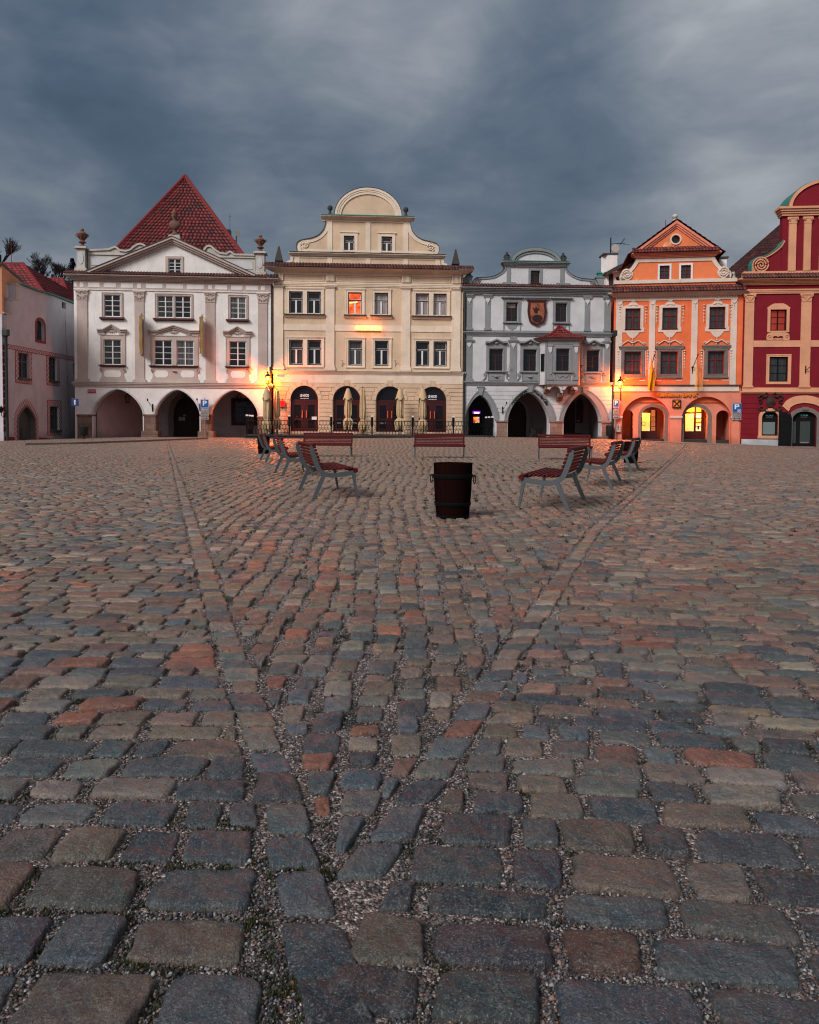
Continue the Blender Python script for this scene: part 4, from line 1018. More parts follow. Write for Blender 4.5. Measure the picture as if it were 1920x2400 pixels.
for k, (p0, p1, z0, z1) in enumerate(((1105, 1345, 1160, 1140), (1105, 1290, 1140, 1122))):
    u = b.pt(p0, 1140, 3.6)[0]; v = b.pt(p1, 1140, 3.6)[0]; MB().box(u, v, 2.6+.5*k, 4.19, -.3 if k == 0 else b.pt(1200, z0, 3)[1]+.001, b.pt(1200, z1+4, 3)[1]).build('stone_step', M['dark_stone'], B.root)
# mid cornices, main cornice
m = MB(); cornice(m, x0+.05, x1-.05, zs0, zs1, .18, 3, .05); m.build('string_course', M['grey_t'], B.root)
m = MB(); m.box(xu0, xu1, -.04, 0, (zm0+zm1)/2+.08, zm1); cornice(m, xu0, xu1, zm0, (zm0+zm1)/2+.079, .2, 4, .05); m.build('middle_cornice', M['grey_t'], B.root)
m = MB(); cornice(m, xu0, xu1, zc0, zc1, .45, 5, .07); m.build('cornice', M['grey_t'], B.root)
eave(B, xu0-.4, xu1+.45, zc1+.01, zt1+.1, .5, seed=12, courses=1, colw=.2)
# pilasters with white pendant shields
def pend(x, z, par, mt='signw'):
    m = MB(); m.plate([(x-.14, z), (x+.14, z), (x+.14, z-.14), (x+.07, z-.24), (x, z-.34), (x-.07, z-.24), (x-.14, z-.14)], [], -.11, -.06); m.lathe([(.005, -.05), (.035, 0), (.005, .04)], (x, -.09, z-.38), 6); m.build('pendant_shield', par and M['grey_w'], par)
for u, v in ((107, 158), (297, 348), (1329, 1380), (1533, 1590)):
    p0 = a.pt(u, 850)[0]; p1 = a.pt(v, 850)[0]; zb_ = zm1+.002; zt_ = zc0-.002
    m = MB(); m.box(p0, p1, -.06, 0, zb_+.16, zt_-.22); m.box(p0-.06, p1+.06, -.1, 0, zb_, zb_+.159); cornice(m, p0-.01, p1+.01, zt_-.219, zt_, .14, 3, .07); o = m.build('pilaster', M['grey_t'], B.root); pend((p0+p1)/2, zt_-.26, o)
for u, v in ((99, 160), (552, 622), (1240, 1300), (1530, 1580)):
    p0 = b.pt(u, 350)[0]; p1 = b.pt(v, 350)[0]; zb_ = zs1+.002; zt_ = zm0-.002; zq = b.pt(600, 168)[1]
    m = MB(); m.box(p0, p1, -.06, 0, zb_+.2, zq-.14); m.box(p0-.06, p1+.06, -.1, 0, zb_, zb_+.199); cornice(m, p0-.01, p1+.01, zq-.139, zq+.02, .14, 3, .07); m.box(p0, p1, -.055, 0, zq+.021, zt_); o = m.build('pilaster', M['grey_t'], B.root); pend((p0+p1)/2, zq-.2, o)
# upper windows trim
for ow, r, g, sg_ in ((WU[0], wu[0], a.r(487, 695, 668, 950), a.r(482, 695, 674, 950)), (WU[1], wu[1], a.r(1000, 697, 1175, 952), a.r(995, 697, 1182, 952))):
    zb_ = r[2]-.06; zt_ = a.pt(800, 718)[1]
    m = MB(); m.plate(rect(g[0], g[1], zb_, zt_), [rect(*r)], -.05, 0); m.frame(r[0]-.12, r[1]+.12, zb_, r[3]+.12, .08, -.08, -.05, 0); m.build('surround', M['grey_t'], ow)
    m = MB(); cornice(m, sg_[0]+.06, sg_[1]-.06, zt_+.001, zt_+.14, .2, 3, .06); m.build('hood', M['grey_t'], ow)
    MB().box(sg_[0], sg_[1], -.17, 0, zb_-.07, zb_-.002).build('sill', M['grey_t'], ow)
    c = (g[0]+g[1])/2; w_ = (g[1]-g[0])/2; zl = zm1+.004; m = MB(); m.box(g[0], g[0]+.06, -.05, 0, zl, zb_-.071); m.box(g[1]-.06, g[1], -.05, 0, zl, zb_-.071)
    zz_ = zb_-.09; m.plate([(c-w_*.72, zz_), (c+w_*.72, zz_), (c+w_*.62, zz_-.1), (c+w_*.5, zz_-.22), (c+w_*.38, zz_-.36), (c+w_*.2, zz_-.38), (c, zz_-.52), (c-w_*.2, zz_-.38), (c-w_*.38, zz_-.36), (c-w_*.5, zz_-.22), (c-w_*.62, zz_-.1)], [], -.04, 0); m.build('apron', M['grey_t'], ow)
# lower windows trim (also the oriel window, at depth -D)
def lowtrim(ow, r, hx0, hx1, apex, zend, parent=None, yo=0, swag=False):
    c = (r[0]+r[1])/2; g0 = r[0]-.22; g1 = r[1]+.22; zb_ = r[2]-.03
    m = MB(); m.plate(rect(g0, g1, zb_, r[3]+.55 if hx0 else r[3]+.3), [rect(*r)], yo-.05, yo); m.frame(r[0]-.1, r[1]+.1, zb_, r[3]+.1, .06, yo-.08, yo-.05, 0); m.build('surround', M['grey_t'], ow)
    if hx0:
        hp = [(hx0, zend), (hx0+.28, zend), (c, apex), (hx1-.28, zend), (hx1, zend)]
        m = MB(); m.band([(x, z) for x, z in hp][::-1], .08, yo-.27, yo); m.band([(x, z-.09) for x, z in hp][::-1], .06, yo-.17, yo); m.plate([(g0-.04, r[3]+.551), (g1+.04, r[3]+.551), (g1+.04, zend-.1), (c, apex-.15), (g0-.04, zend-.1)], [], yo-.07, yo)
        m.lathe([(.01, -.1), (.13, -.06), (.16, 0), (.13, .06), (.01, .1)], (c, yo-.06, r[3]+.42), 10)
        for s in (-1, 1): m.tube([(c+s*.2, yo-.07, r[3]+.42), (c+s*.42, yo-.07, r[3]+.36), (c+s*.55, yo-.07, r[3]+.45)], [.04, .03, .015], 6)
        m.build('hood', M['grey_t'], ow)
    MB().box(r[0]-.28, r[1]+.28, yo-.17, yo, zb_-.08, zb_-.002).build('sill', M['grey_t'], ow)
    m = MB(); za = zs1+.09; m.box(c-.48, c+.48, yo-.05, yo, za, zb_-.16)
    m.frame(c-.56, c+.56, za-.04, zb_-.12, .03, yo-.06, yo)
    if swag: m.tube([(c-.4, yo-.07, zb_-.24), (c-.2, yo-.08, zb_-.42), (c, yo-.07, zb_-.27), (c+.2, yo-.08, zb_-.42), (c+.4, yo-.07, zb_-.24)], .03, 6)
    else: m.lathe([(.02, -.1), (.16, 0), (.02, .1)], (c, yo-.07, (za+zb_-.16)/2), 8); m.tube([(c-.3, yo-.06, (za+zb_)/2-.05), (c+.3, yo-.06, (za+zb_)/2-.05)], .03, 6)
    for s in (-1, 1):
        m.tube([(c+s*(.8-.1*math.cos(t)*(1-t/8)), yo-.08, zb_-.25+.11*math.sin(t)*(1-t/8)) for t in [j*.7 for j in range(8)]], .032, 6)
        m.tube([(c+s*.72, yo-.06, zb_-.25), (c+s*.74, yo-.06, zb_-.45), (c+s*.84, yo-.06, za+.05), (c+s*.95, yo-.06, za-.02)], [.05, .045, .035, .02], 6)
    m.build('apron', M['grey_t'], ow)
zap = b.pt(765, 155)[1]; zen = b.pt(765, 188)[1]
for ow, r, h in ((WL[0], wl[0], (299, 526)), (WL[1], wl[1], (652, 878)), (WL[2], wl[2], (1320, 1528))):
    lowtrim(ow, r, b.pt(h[0], 200)[0], b.pt(h[1], 200)[0], zap, zen)
# oriel
OD = -.95
o0 = b.pt(943, 400, OD)[0]; o1 = b.pt(1262, 400, OD)[0]; zo0 = b.pt(1100, 625, OD)[1]; zo1 = b.pt(1100, 180, OD)[1]; sl_ = .42
wr = b.r(1033, 256, 1170, 485, OD)
orl = empty('oriel', (0, 0, 0)); orl.parent = B.root
m = MB(); m.plate(rect(o0, o1, zo0, zo1), [rect(*wr)], OD, OD+.2)
for s, xa, xb in ((-1, o0, o0-sl_), (1, o1, o1+sl_)):
    m.add([(xa, OD, zo0), (xb, 0, zo0), (xb, 0, zo1), (xa, OD, zo1)], [(0, 1, 2, 3)])
    m.add([(xa-s*.15, OD+.1, zo0), (xb-s*.15, 0, zo0), (xb-s*.15, 0, zo1), (xa-s*.15, OD+.1, zo1)], [(0, 1, 2, 3)])
m.add([(o0, OD, zo0), (o1, OD, zo0), (o1+sl_, 0, zo0), (o0-sl_, 0, zo0)], [(0, 1, 2, 3)]); m.build('oriel_wall', M['grey_w'], orl)
class _O: pass
ob = _O(); ob.root = orl; OW = window(ob, wr, 'grey', None, OD+.12, name='oriel_window')
MB().box(o0+.2, o1-.2, OD+.21, -.01, wr[2]-.2, zo1-.05).build('oriel_room', M['kwin'], orl)
lowtrim(OW, wr, None, None, 0, 0, yo=OD, swag=True)
m = MB()
for xa, sg_ in ((o0, 1), (o1, -1)):
    m.box(xa, xa+sg_*.34, OD-.06, OD, zs1+.3, zo1-.32); m.box(xa-sg_*.03, xa+sg_*.4, OD-.1, OD, zs1+.09, zs1+.299); m.box(xa-sg_*.03, xa+sg_*.4, OD-.1, OD, zo1-.319, zo1-.18)
m.box(o0-.0, o1+.0, OD-.05, OD, zo1-.17, zo1); m.box(o0, o1, OD-.04, OD, zo0, zs1+.085)
sv = (-.4, -.92)
for s, xa, xb in ((-1, o0, o0-sl_), (1, o1, o1+sl_)):
    for (t0, t1) in ((.0, .2), (.8, 1)):
        xa_, xb_ = xa+(xb-xa)*t0, xa+(xb-xa)*t1; ya_, yb_ = OD*(1-t0), OD*(1-t1)
        m.add([(xa_+s*.05, ya_-.02, zo0), (xb_+s*.05, yb_-.02, zo0), (xb_+s*.05, yb_-.02, zo1), (xa_+s*.05, ya_-.02, zo1)], [(0, 1, 2, 3)])
oc = m.build('oriel_trim', M['grey_t'], orl)
sw = [(o0+(-sl_)*t, OD*(1-t)) for t in (.3, .7)]
MB().add([(sw[0][0]-.03, sw[0][1]-.02, wr[2]), (sw[1][0]-.03, sw[1][1]-.02, wr[2]), (sw[1][0]-.03, sw[1][1]-.02, wr[3]-.3), (sw[0][0]-.03, sw[0][1]-.02, wr[3]-.3)], [(0, 1, 2, 3)]).build('oriel_side_window', M['glass'], orl)
for x_ in (o0+.17, o1-.17):
    m = MB(); z_ = zo1-.36; m.plate([(x_-.14, z_), (x_+.14, z_), (x_+.1, z_-.3), (x_, z_-.44), (x_-.1, z_-.3)], [], OD-.11, OD-.06); m.build('pendant_shield', M['grey_w'], orl)
m = MB()
for j, (e, za, zb_) in enumerate(((.08, zo1, zo1+.1), (.2, zo1+.1, zo1+.19), (.3, zo1+.19, zo1+.27))):
    q = [(o0-e, OD-e), (o1+e, OD-e), (o1+sl_+e, 0), (o0-sl_-e, 0)]
    m.add([(x, y, za+.001) for x, y in q]+[(x, y, zb_) for x, y in q], [(0, 1, 5, 4), (1, 2, 6, 5), (3, 0, 4, 7), (0, 3, 2, 1), (4, 5, 6, 7)])
m.build('oriel_cornice', M['grey_t'], orl)
ze = zo1+.25; zr = b.pt(1078, 8, -.3)[1]; xr = b.pt(1078, 8, -.3)[0]; e = .38
E = [(o0-e, OD-e, ze), (o1+e, OD-e, ze), (o1+sl_+e, 0, ze), (o0-sl_-e, 0, ze)]
def tri_rows(p, q, ap, n, fl=.0):
    p, q, ap = [np.array(v, dtype=float) for v in (p, q, ap)]; rows = []
    def at(t, w): 
        v = w+(ap-w)*t; v[2] -= fl*math.sin(PI*t); return v
    for i in range(n): rows.append((at(i/n, p), at(i/n, q), at((i+1)/n, p), at((i+1)/n, q)))
    return rows
tiled('oriel_roof', M['tile'], orl, tri_rows(E[0], E[1], (xr, -.02, zr), 8, .22)+tri_rows(E[3], E[0], (xr, -.02, zr), 8, .22)+tri_rows(E[1], E[2], (xr, -.02, zr), 8, .22), .2, .03, .035, (.24, .016, .02), 6)
m = MB()
for q in (E[0], E[1]):
    pts = []
    for t in (0, .25, .5, .75, 1): v = [q[i]+((xr, -.02, zr)[i]-q[i])*t for i in range(3)]; v[2] += .05-.22*math.sin(PI*t); pts.append(v)
    m.tube(pts, .07, 7)
m.lathe([(.09, -.05), (.07, .12), (.01, .22)], (xr, -.02, zr), 8); m.build('oriel_ridge', M['roof_plain'], orl)
# corbelled underside
m = MB(); cxs = [b.pt(v, 640, OD)[0] for v in (950, 1105, 1255)]
for i in range(2):
    aa = arc(cxs[i]+.1, cxs[i+1]-.1, zo0-.62, zo0-.08, 12)
    m.plate([(cxs[i]-.1, zo0), (cxs[i]-.1, zo0-.62)]+aa+[(cxs[i+1]+.1, zo0-.62), (cxs[i+1]+.1, zo0)] if False else ([(cxs[i]-.02, zo0-.002), (cxs[i]-.02, zo0-.3)]+[p for p in aa if p[1] > zo0-.42]+[(cxs[i+1]+.02, zo0-.3 if i else zo0-.62), (cxs[i+1]+.02, zo0-.002)]) if i == 1 else ([(cxs[i]-.02, zo0-.002), (cxs[i]-.02, zo0-.3)]+[p for p in aa if p[1] > zo0-.42]+[(cxs[i+1]-.08, zo0-.62), (cxs[i+1]+.02, zo0-.7), (cxs[i+1]+.02, zo0-.002)]), [], OD+.1, OD+.35)
m.build('oriel_arches', M['grey_w'], orl)
m = MB(); m.lathe([(.02, -.03), (.12, 0), (.02, .03)], (cxs[1], OD+.05, zo0-.35), 8); m.build('oriel_rosette', M['grey_w'], orl)
for i, (px, top, bot) in enumerate(((950, 640, 716), (1082, 712, 796), (1212, 640, 722))):
    c = b.pt(px, 680, -.6)[0]; zt_ = b.pt(px, top, -.6)[1]; zb_ = b.pt(px, bot, -.6)[1]; h = zt_-zb_
    m = MB(); w_ = .2; side = [(-.95, zt_), (0, zt_), (0, zb_), (-.3, zb_+.02), (-.42, zb_+h*.4), (-.7, zb_+h*.5), (-.8, zt_-.1*h)]
    n = len(side); m.add([(c-w_, y, z) for y, z in side]+[(c+w_, y, z) for y, z in side], [tuple(range(n)), tuple(range(2*n-1, n-1, -1))]+[(k, k+n, (k+1) % n+n, (k+1) % n) for k in range(n)])
    m.build('corbel', M['sand_l'], orl, bevel=.03)
# crest
sh = smoothpath(a.poly([(733, 722), (742, 760), (735, 830), (742, 895), (760, 955), (795, 972), (830, 992), (865, 972), (905, 955), (925, 895), (930, 830), (920, 760), (932, 722)]), 3)
cr = empty('painted_crest', (0, 0, 0)); cr.parent = B.root
cc = B.thing('wall_crest', 0, 0, 0, 'dark red shield-shaped painted crest under a small hood on the grey facade', 'crest')
m_, nt, bs = _nt('faded_crest_painting'); M['crest'] = m_; o_ = ocoord(nt); nf = noise(nt, o_, 1.6, 5, .7, .6)
sp = nt.nodes.new('ShaderNodeSeparateXYZ'); nt.links.new(o_, sp.inputs[0])
nt.links.new(ramp(nt, nf, [(.32, (.055, .022, .018)), (.45, (.22, .06, .03)), (.58, (.36, .11, .04)), (.72, (.30, .17, .10))]), bs.inputs['Base Color']); bs.inputs['Roughness'].default_value = .6
MB().plate(sh, [], -.09, -.005).build('shield', M['crest'], cc)
m = MB(); m.band(sh, .13, -.16, -.02, True) if False else m.band(sh[::-1], -.13, -.16, -.02, True)
m = MB(); area = sum(sh[i][0]*sh[(i+1) % len(sh)][1]-sh[(i+1) % len(sh)][0]*sh[i][1] for i in range(len(sh)))
m.band(sh if area > 0 else sh[::-1], .13, -.16, -.02, True); m.build('frame', M['maroon'], cc)
r = a.r(728, 703, 942, 718); m = MB(); cornice(m, r[0]+.05, r[1]-.05, r[2], r[3]+.08, .2, 2, .1); m.build('hood', M['grey_t'], cc)
q = a.pt(835, 915); q2 = a.pt(822, 820); m = MB(); m.lathe([(.02, -.3), (.33, -.1), (.36, 0), (.3, .2), (.02, .3)], (q[0], -.0, q[1]), 12)
m2 = MB(); m2.plate([(q[0]+.36*math.cos(t), q[1]+.26*math.sin(t)) for t in [j*PI/8 for j in range(16)]], [], -.115, -.088)
m2.plate([(q2[0]-.28, q2[1]+.15), (q2[0]-.1, q2[1]+.02), (q2[0], q2[1]+.2), (q2[0]+.12, q2[1]+.03), (q2[0]+.25, q2[1]+.12), (q2[0]+.12, q2[1]-.1), (q2[0]+.1, q2[1]-.28), (q2[0]-.08, q2[1]-.25), (q2[0]-.16, q2[1]-.08)], [], -.115, -.088); m2.build('painted_figure', M['dwood'], cc)
bpy.data.objects.remove(cr)
# gable
gp = smoothpath(a.poly([(172, 568), (172, 540), (182, 512), (215, 492), (290, 487), (370, 478), (430, 455), (475, 425), (498, 395), (502, 378)]), 4)
cxm = (a.pt(500, 378)[0]+a.pt(1144, 380)[0])/2; gp[0] = (gp[0][0], zt1-.05); gr = [(2*cxm-x, z) for x, z in gp][::-1]
zK = a.pt(820, 378)[1]; zK1 = a.pt(820, 322)[1]; gw = a.r(770, 415, 868, 543)
gh = []; GW = window(B, gw, 'grey', gh, .25, name='gable_window')
MB().plate(([(gp[0][0], zc1)]+gp+[(gp[-1][0], zK), (gr[0][0], zK)]+gr+[(gr[-1][0], zc1)])[::-1], gh, .06, .5).build('gable', M['grey_w'], B.root)
m = MB(); m.band(gp[::-1], .12, .0, .55); m.band(gr[::-1], .12, .0, .55)
for v0, v1 in ((522, 562), (1077, 1120)): m.box(a.pt(v0, 450)[0], a.pt(v1, 450)[0], .01, .06, zt1+.1, zK)
for xx, s in ((gp[0][0]+.36, 1), (gr[-1][0]-.36, -1)):
    m.tube([(xx+s*(-.22*math.cos(t)*(1-t/13)), .03, zt1+.36+.2*math.sin(t)*(1-t/13)) for t in [j*.6 for j in range(-2, 19)]], .04, 6)
m.build('gable_trim', M['grey_t'], B.root)
m = MB()
for v in (545, 1103): c = a.pt(v, 560)[0]; m.box(c-.45, c+.45, -.1, .06, zt1+.02, zt1+.22)
m.build('gable_base', M['grey_t'], B.root)
m = MB(); m.band(gp[::-1], -.03, -.03, .58); m.band(gr[::-1], -.03, -.03, .58); m.build('gable_flashing', M['flash'], B.root)
g = a.r(748, 393, 890, 557); m = MB(); m.plate(rect(*g), [rect(*gw)], -.0, .06); m.build('surround', M['grey_t'], GW)
MB().box(gw[0]-.03, gw[1]+.03, -.06, .06, gw[2]-.05, gw[2]-.002).build('sill', M['sill'], GW)
m = MB(); cornice(m, a.pt(505, 350)[0], a.pt(1140, 350)[0], zK+.001, zK1-.05, .26, 4, .02, y1=.55); m.build('gable_cornice', M['grey_t'], B.root)
MB().box(a.pt(482, 322)[0], a.pt(1160, 322)[0], -.3, .6, zK1-.049, zK1).build('gable_copper', M['copper'], B.root)
dl = a.pt(570, 318)[0]; dr = a.pt(1080, 320)[0]; dz = a.pt(822, 180)[1]; A_ = arc(dl, dr, zK1, dz, 32)
MB().plate([(dl, zK1)]+A_+[(dr, zK1)], [], .1, .5).build('gable_dome', M['grey_w'], B.root)
m = MB(); m.band(A_[::-1], .2, -.06, .55); m.band(A_[::-1], .36, .02, .1); m.build('dome_moulding', M['grey_t'], B.root)
m = MB(); m.band(A_, .03, -.07, .56); m.build('dome_flashing', M['copper'], B.root)
for i, v in enumerate((527, 1113)):
    c = a.pt(v, 320); t = B.thing('stone_figure', c[0], .2, zK1+.004, ['small weathered stone figure left of the grey dome', 'small weathered stone figure right of the grey dome'][i], 'ornament', 'weathered figures on the grey gable')
    m = MB(); m.box(-.26, .26, -.2, .2, 0, .1); m.lathe([(.22, .1), (.19, .2), (.13, .35), (.16, .45), (.08, .52), (.09, .6), (.02, .68)], (0, 0, 0), 9)
    for s in (-1, 1): m.tube([(s*.12, 0, .44), (s*.22, -.1, .28), (s*.12, -.18, .22)], [.05, .045, .03], 6)
    m.build('figure', M['obelisk'], t)
for q, qc in (((100, 480, 165, 580), (106, 430, 150, 480)), ((1455, 490, 1532, 580), (1468, 436, 1522, 490))):
    r = a.r(*q); c = a.r(*qc); m = MB(); m.box(r[0], r[1], .02, .6, zt1-.2, r[3]); m.box(r[0]-.05, r[1]+.05, -.04, .66, r[3]+.001, r[3]+.06); o = m.build('corner_pedestal', M['grey_t'], B.root)
    m = MB(); cm = (r[0]+r[1])/2; m.lathe([(.3, 0), (.27, .1), (.2, .12), (.2, .22), (.28, .26), (.02, .5)], (cm, .3, r[3]+.062), 4); m.build('pedestal_cap', M['copper'], o)
MB().box(xu0+.02, xu1-.02, .31, 14, zce+.31, zc1-.1).box(xu0+.02, xu1-.02, 4.52, 14, -.4, zce+.3).build('house_body', M['grey_w'], B.root)
m = MB(); m.plate([(gp[0][0]+.6, zc1-.2), (gr[-1][0]-.6, zc1-.2), (cxm, zK-.1)], [], .52, 14); m.build('roof', M['roof_plain'], B.root)
q = b.pt(477, 925); q1 = b.pt(492, 808); flag_holder(B, q[0], q[1], q1[1], .2)
for v in (528, 1272):
    q = b.pt(v, 490, -.0); q1 = b.pt(v+15, 430, 0); m = MB(); m.tube([(q[0], -.03, q[1]), (q[0]+.1, -.35, q1[1])], .025, 6); m.tube([(q[0]+.0, -.35, q1[1]-.0), (q[0]+.2, -.35, q1[1])], .02, 5); m.build('flag_holder', M['attic' if v == 528 else 'iron'], B.root)
downpipe(x1+.08, -.12, .1, zm0-.05, B, 'dark downpipe between the grey and orange houses', True, .085)
# cash machine glowing inside the first arch
r = b.r(168, 900, 246, 1022, 3.6); t = B.thing('cash_machine', (r[0]+r[1])/2, 3.6, 0, 'glowing cash machine with violet header inside the dark grey arch', 'cash machine')
w = r[1]-r[0]; zt_, zb_ = r[3], r[2]; h = zt_-zb_
MB().box(-w/2-.12, w/2+.12, 0, .6, .1, zt_+.1).build('housing', M['kwin'], t, bevel=.02)
M['atm1'] = emit('violet_header', (.30, .03, .6), 1.6); M['atm2'] = emit('white_header', (1, .9, 1), 3)
MB().box(-w/2, w/2, -.03, -.002, zt_-h*.23, zt_).build('header', M['atm1'], t); MB().box(-w/2+.12, w/2-.08, -.045, -.031, zt_-h*.2, zt_-h*.09).build('header_light', M['atm2'], t)
m_, nt, bs = _nt('cash_machine_screen'); o_ = ocoord(nt); vo = nt.nodes.new('ShaderNodeTexVoronoi'); vo.inputs['Scale'].default_value = 3.2; nt.links.new(o_, vo.inputs['Vector'])
sc_ = nt.nodes.new('ShaderNodeSeparateColor'); nt.links.new(vo.outputs['Color'], sc_.inputs[0])
nt.links.new(ramp(nt, sc_.outputs[0], [(0, (.6, .03, .01)), (.2, (1, .25, .02)), (.4, (1, .45, .1)), (.6, (.9, .9, 1)), (.75, (.2, .15, .9)), (.9, (.1, .9, .1))], 'CONSTANT'), bs.inputs['Emission Color']); bs.inputs['Emission Strength'].default_value = 1.3
MB().box(-w/2+.06, w/2-.06, -.03, -.002, zb_, zt_-h*.5).build('screen', m_, t); MB().box(-w/2+.06, w/2-.06, -.03, -.002, zt_-h*.4, zt_-h*.3).build('slot_panel', M['signr'], t)
# ================================================================== ORANGE HOUSE
B = Bld('town_house', 'bright orange bank house with ivory stucco and triangular tiled gable', 1434.5, 33.6, 1745, 34.5)
OH = B
a = Z(B, 1400, 480, .2087); b = Z(B, 1400, 740, .2087)
x0 = .03; x1 = b.pt(1650, 500)[0]
zbn0 = b.pt(900, 850)[1]; zbn1 = b.pt(900, 786)[1]
zc0 = a.pt(900, 1028)[1]; zc1 = a.pt(900, 985)[1]; zt1 = a.pt(900, 925)[1]
hol = []
wu = a.rs([(315, 1168, 485, 1400), (730, 1157, 902, 1393), (1258, 1143, 1437, 1383)])
wl = b.rs([(303, 402, 490, 662), (710, 402, 905, 662), (1240, 405, 1425, 657)])
z0_ = sum(r[2] for r in wu)/3
WU = [window(B, r, 'red', hol, .14) for r in wu]; WL = [window(B, r, 'red', hol, .16) for r in wl]
MB().plate(rect(x0, x1, zbn0, zc0), hol, 0, .3).build('upper_wall', M['orange'], B.root)
ba = b.rs([(280, 908, 822, 1120), (950, 908, 1512, 1120)]); zsb = b.pt(700, 1118)[1]
rr_ = b.rs([(468, 990, 802, 1400), (950, 990, 1295, 1400)]); oo = b.rs([(500, 1024, 765, 1400), (985, 1022, 1252, 1400)])
nn = b.rs([(290, 1060, 412, 1392), (1350, 1058, 1500, 1400)])
zrs = b.pt(700, 1125)[1]
bb = [archpoly(r[0], r[1], -.55, zsb-.25, r[3], 24, 2.0, .55) for r in ba]
MB().plate(rect(x0, x1, -.6, zbn0), bb, 0, .4).build('ground_wall', M['salmon'], B.root)
inner = []
for r in oo: inner.append(archpoly(r[0], r[1], -.5, zrs, r[3], 18))
for r in nn: inner.append(archpoly(r[0], r[1], -.5, r[3]-(r[1]-r[0])/2, r[3], 14))
MB().plate(rect(ba[0][0]-.2, ba[1][1]+.2, -.6, zbn0-.02), inner, .402, .75).build('recessed_wall', M['salmon'], B.root)
for r, o in zip(rr_, oo):
    m = MB(); A1_ = archpoly(r[0], r[1], -.3, zrs, r[3], 18); A2_ = archpoly(o[0], o[1], -.3, zrs, o[3], 18)
    m.plate(A1_+A2_[::-1], [], .34, .40); m.box(r[0]-.02, o[0]-.004, .30, .42, -.3, .55) if False else None
    m.build('stone_arch', M['granite'], B.root)
# porches behind the arches, with lit bank fronts
M['lit_y'] = emit('lit_bank_window', (1, .52, .05), 1.5, (.3, .2, .05)); 
m_, nt, bs = _nt('lit_poster_window'); o_ = ocoord(nt)
nf = noise(nt, mapv(nt, o_, (1.2, 1, 2.4)), 1.3, 3, .5); nt.links.new(ramp(nt, nf, [(.3, (1, .30, .012)), (.5, (1, .46, .03)), (.7, (1, .62, .12))]), bs.inputs['Emission Color']); bs.inputs['Emission Strength'].default_value = 1.25
M['lit_p'] = m_; M['lit_dim'] = emit('dim_lit_pane', (1, .28, .07), .42, (.3, .1, .05)); M['lamp_w'] = emit('bank_ceiling_lamp', (1, .7, .25), 5)
MB().box(ba[0][0]-.1, ba[1][1]+.1, .76, 2.6, oo[0][3]+.12, oo[0][3]+.3).build('porch_ceiling', M['salmon'], B.root)
xs = [ba[0][0]-.1, nn[0][1]+.1, oo[0][1]+.55, oo[1][0]-.5, oo[1][1]+.12, ba[1][1]+.1]
m = MB()
for x_ in (xs[0], xs[2], xs[3], xs[4]+.1, xs[5]): m.box(x_-.08, x_+.08, .76, 2.6, -.5, oo[0][3]+.118)
m.build('porch_side_wall', M['salmon'], B.root)
MB().box(ba[0][0]-.2, ba[1][1]+.2, 2.6, 2.8, -.5, oo[0][3]+.118).build('porch_back_wall', M['salmon'], B.root)
MB().box(ba[0][0]-.1, ba[1][1]+.1, .42, 2.6, -.45, b.pt(700, 1388)[1]).build('porch_floor', M['dark_stone'], B.root)
PD = 2.2
def shopfront(r, lit, post, name):
    x0_, x1_, zl, zh = r; m = MB(); m.plate(archpoly(x0_, x1_, zl, zh-(x1_-x0_)*.42, zh, 16), [rect(*q) for q in lit+post], PD-.05, PD+.05); o = m.build(name, M['maroon'], B.root); return o
d = 1.7
fr = b.r(488, 1018, 672, 1392, d); L1 = b.r(501, 1092, 592, 1294, d); P1 = [b.r(604, y, 650, y2, d) for y, y2 in ((1140, 1190), (1196, 1240), (1246, 1290), (1058, 1133))]
PD = d; o = shopfront((fr[0], fr[1], b.pt(600, 1388, d)[1], fr[3]), [L1], P1, 'lit_shopfront')
MB().box(L1[0], L1[1], d+.0, d+.02, L1[2], L1[3]).build('lit_pane', M['lit_p'], o)
m = MB(); [m.box(q[0], q[1], d, d+.02, q[2], q[3]) for q in P1]; m.build('dim_pane', M['lit_dim'], o)
m = MB()
for q in P1[:3]: m.box(q[0]+.12, q[1]-.12, d-.02, d-.003, q[2]+.25*(q[3]-q[2]), q[3]-.3*(q[3]-q[2]))
m.build('notice', M['bankd'], o); q = b.pt(520, 1213, d); m = MB(); m.tube([(q[0]+.12*math.cos(t), d-.01, q[1]+.14*math.sin(t)) for t in [k*PI/6 for k in range(13)]], .018, 5); m.build('poster_mark', M['bankd'], o)
fr = b.r(975, 1012, 1182, 1392, d); L2 = [b.r(988, 1102, 1084, 1296, d), b.r(1106, 1092, 1166, 1294, d)]; T2 = [b.r(1002, 1020, 1094, 1080, d), b.r(1108, 1020, 1168, 1082, d)]
o = shopfront((fr[0], fr[1]+.1, b.pt(1080, 1388, d)[1], fr[3]+.3), L2, T2, 'lit_shopfront')
m = MB(); [m.box(q[0], q[1], d, d+.02, q[2], q[3]) for q in T2]; m.build('transom_pane', M['lit_y'], o)
m = MB(); [m.box(q[0], q[1], d, d+.02, q[2], q[3]) for q in L2]; m.build('lit_pane', M['lit_p'], o)
m = MB(); q = L2[1]
for k in (1, 2, 3): z = q[2]+(q[3]-q[2])*k/4.2; m.box(q[0], q[1], d-.03, d-.003, z-.02, z+.02)
m.box(q[0]+.12, q[1]-.12, d-.02, d-.003, q[2]+.1, q[2]+.36); m.build('notice', M['maroon'], o)
m = MB(); m.box(q[0]+.02, q[1]-.02, d-.02, d-.003, q[3]-.32, q[3]-.14); m.build('lamp', M['lamp_w'], o)
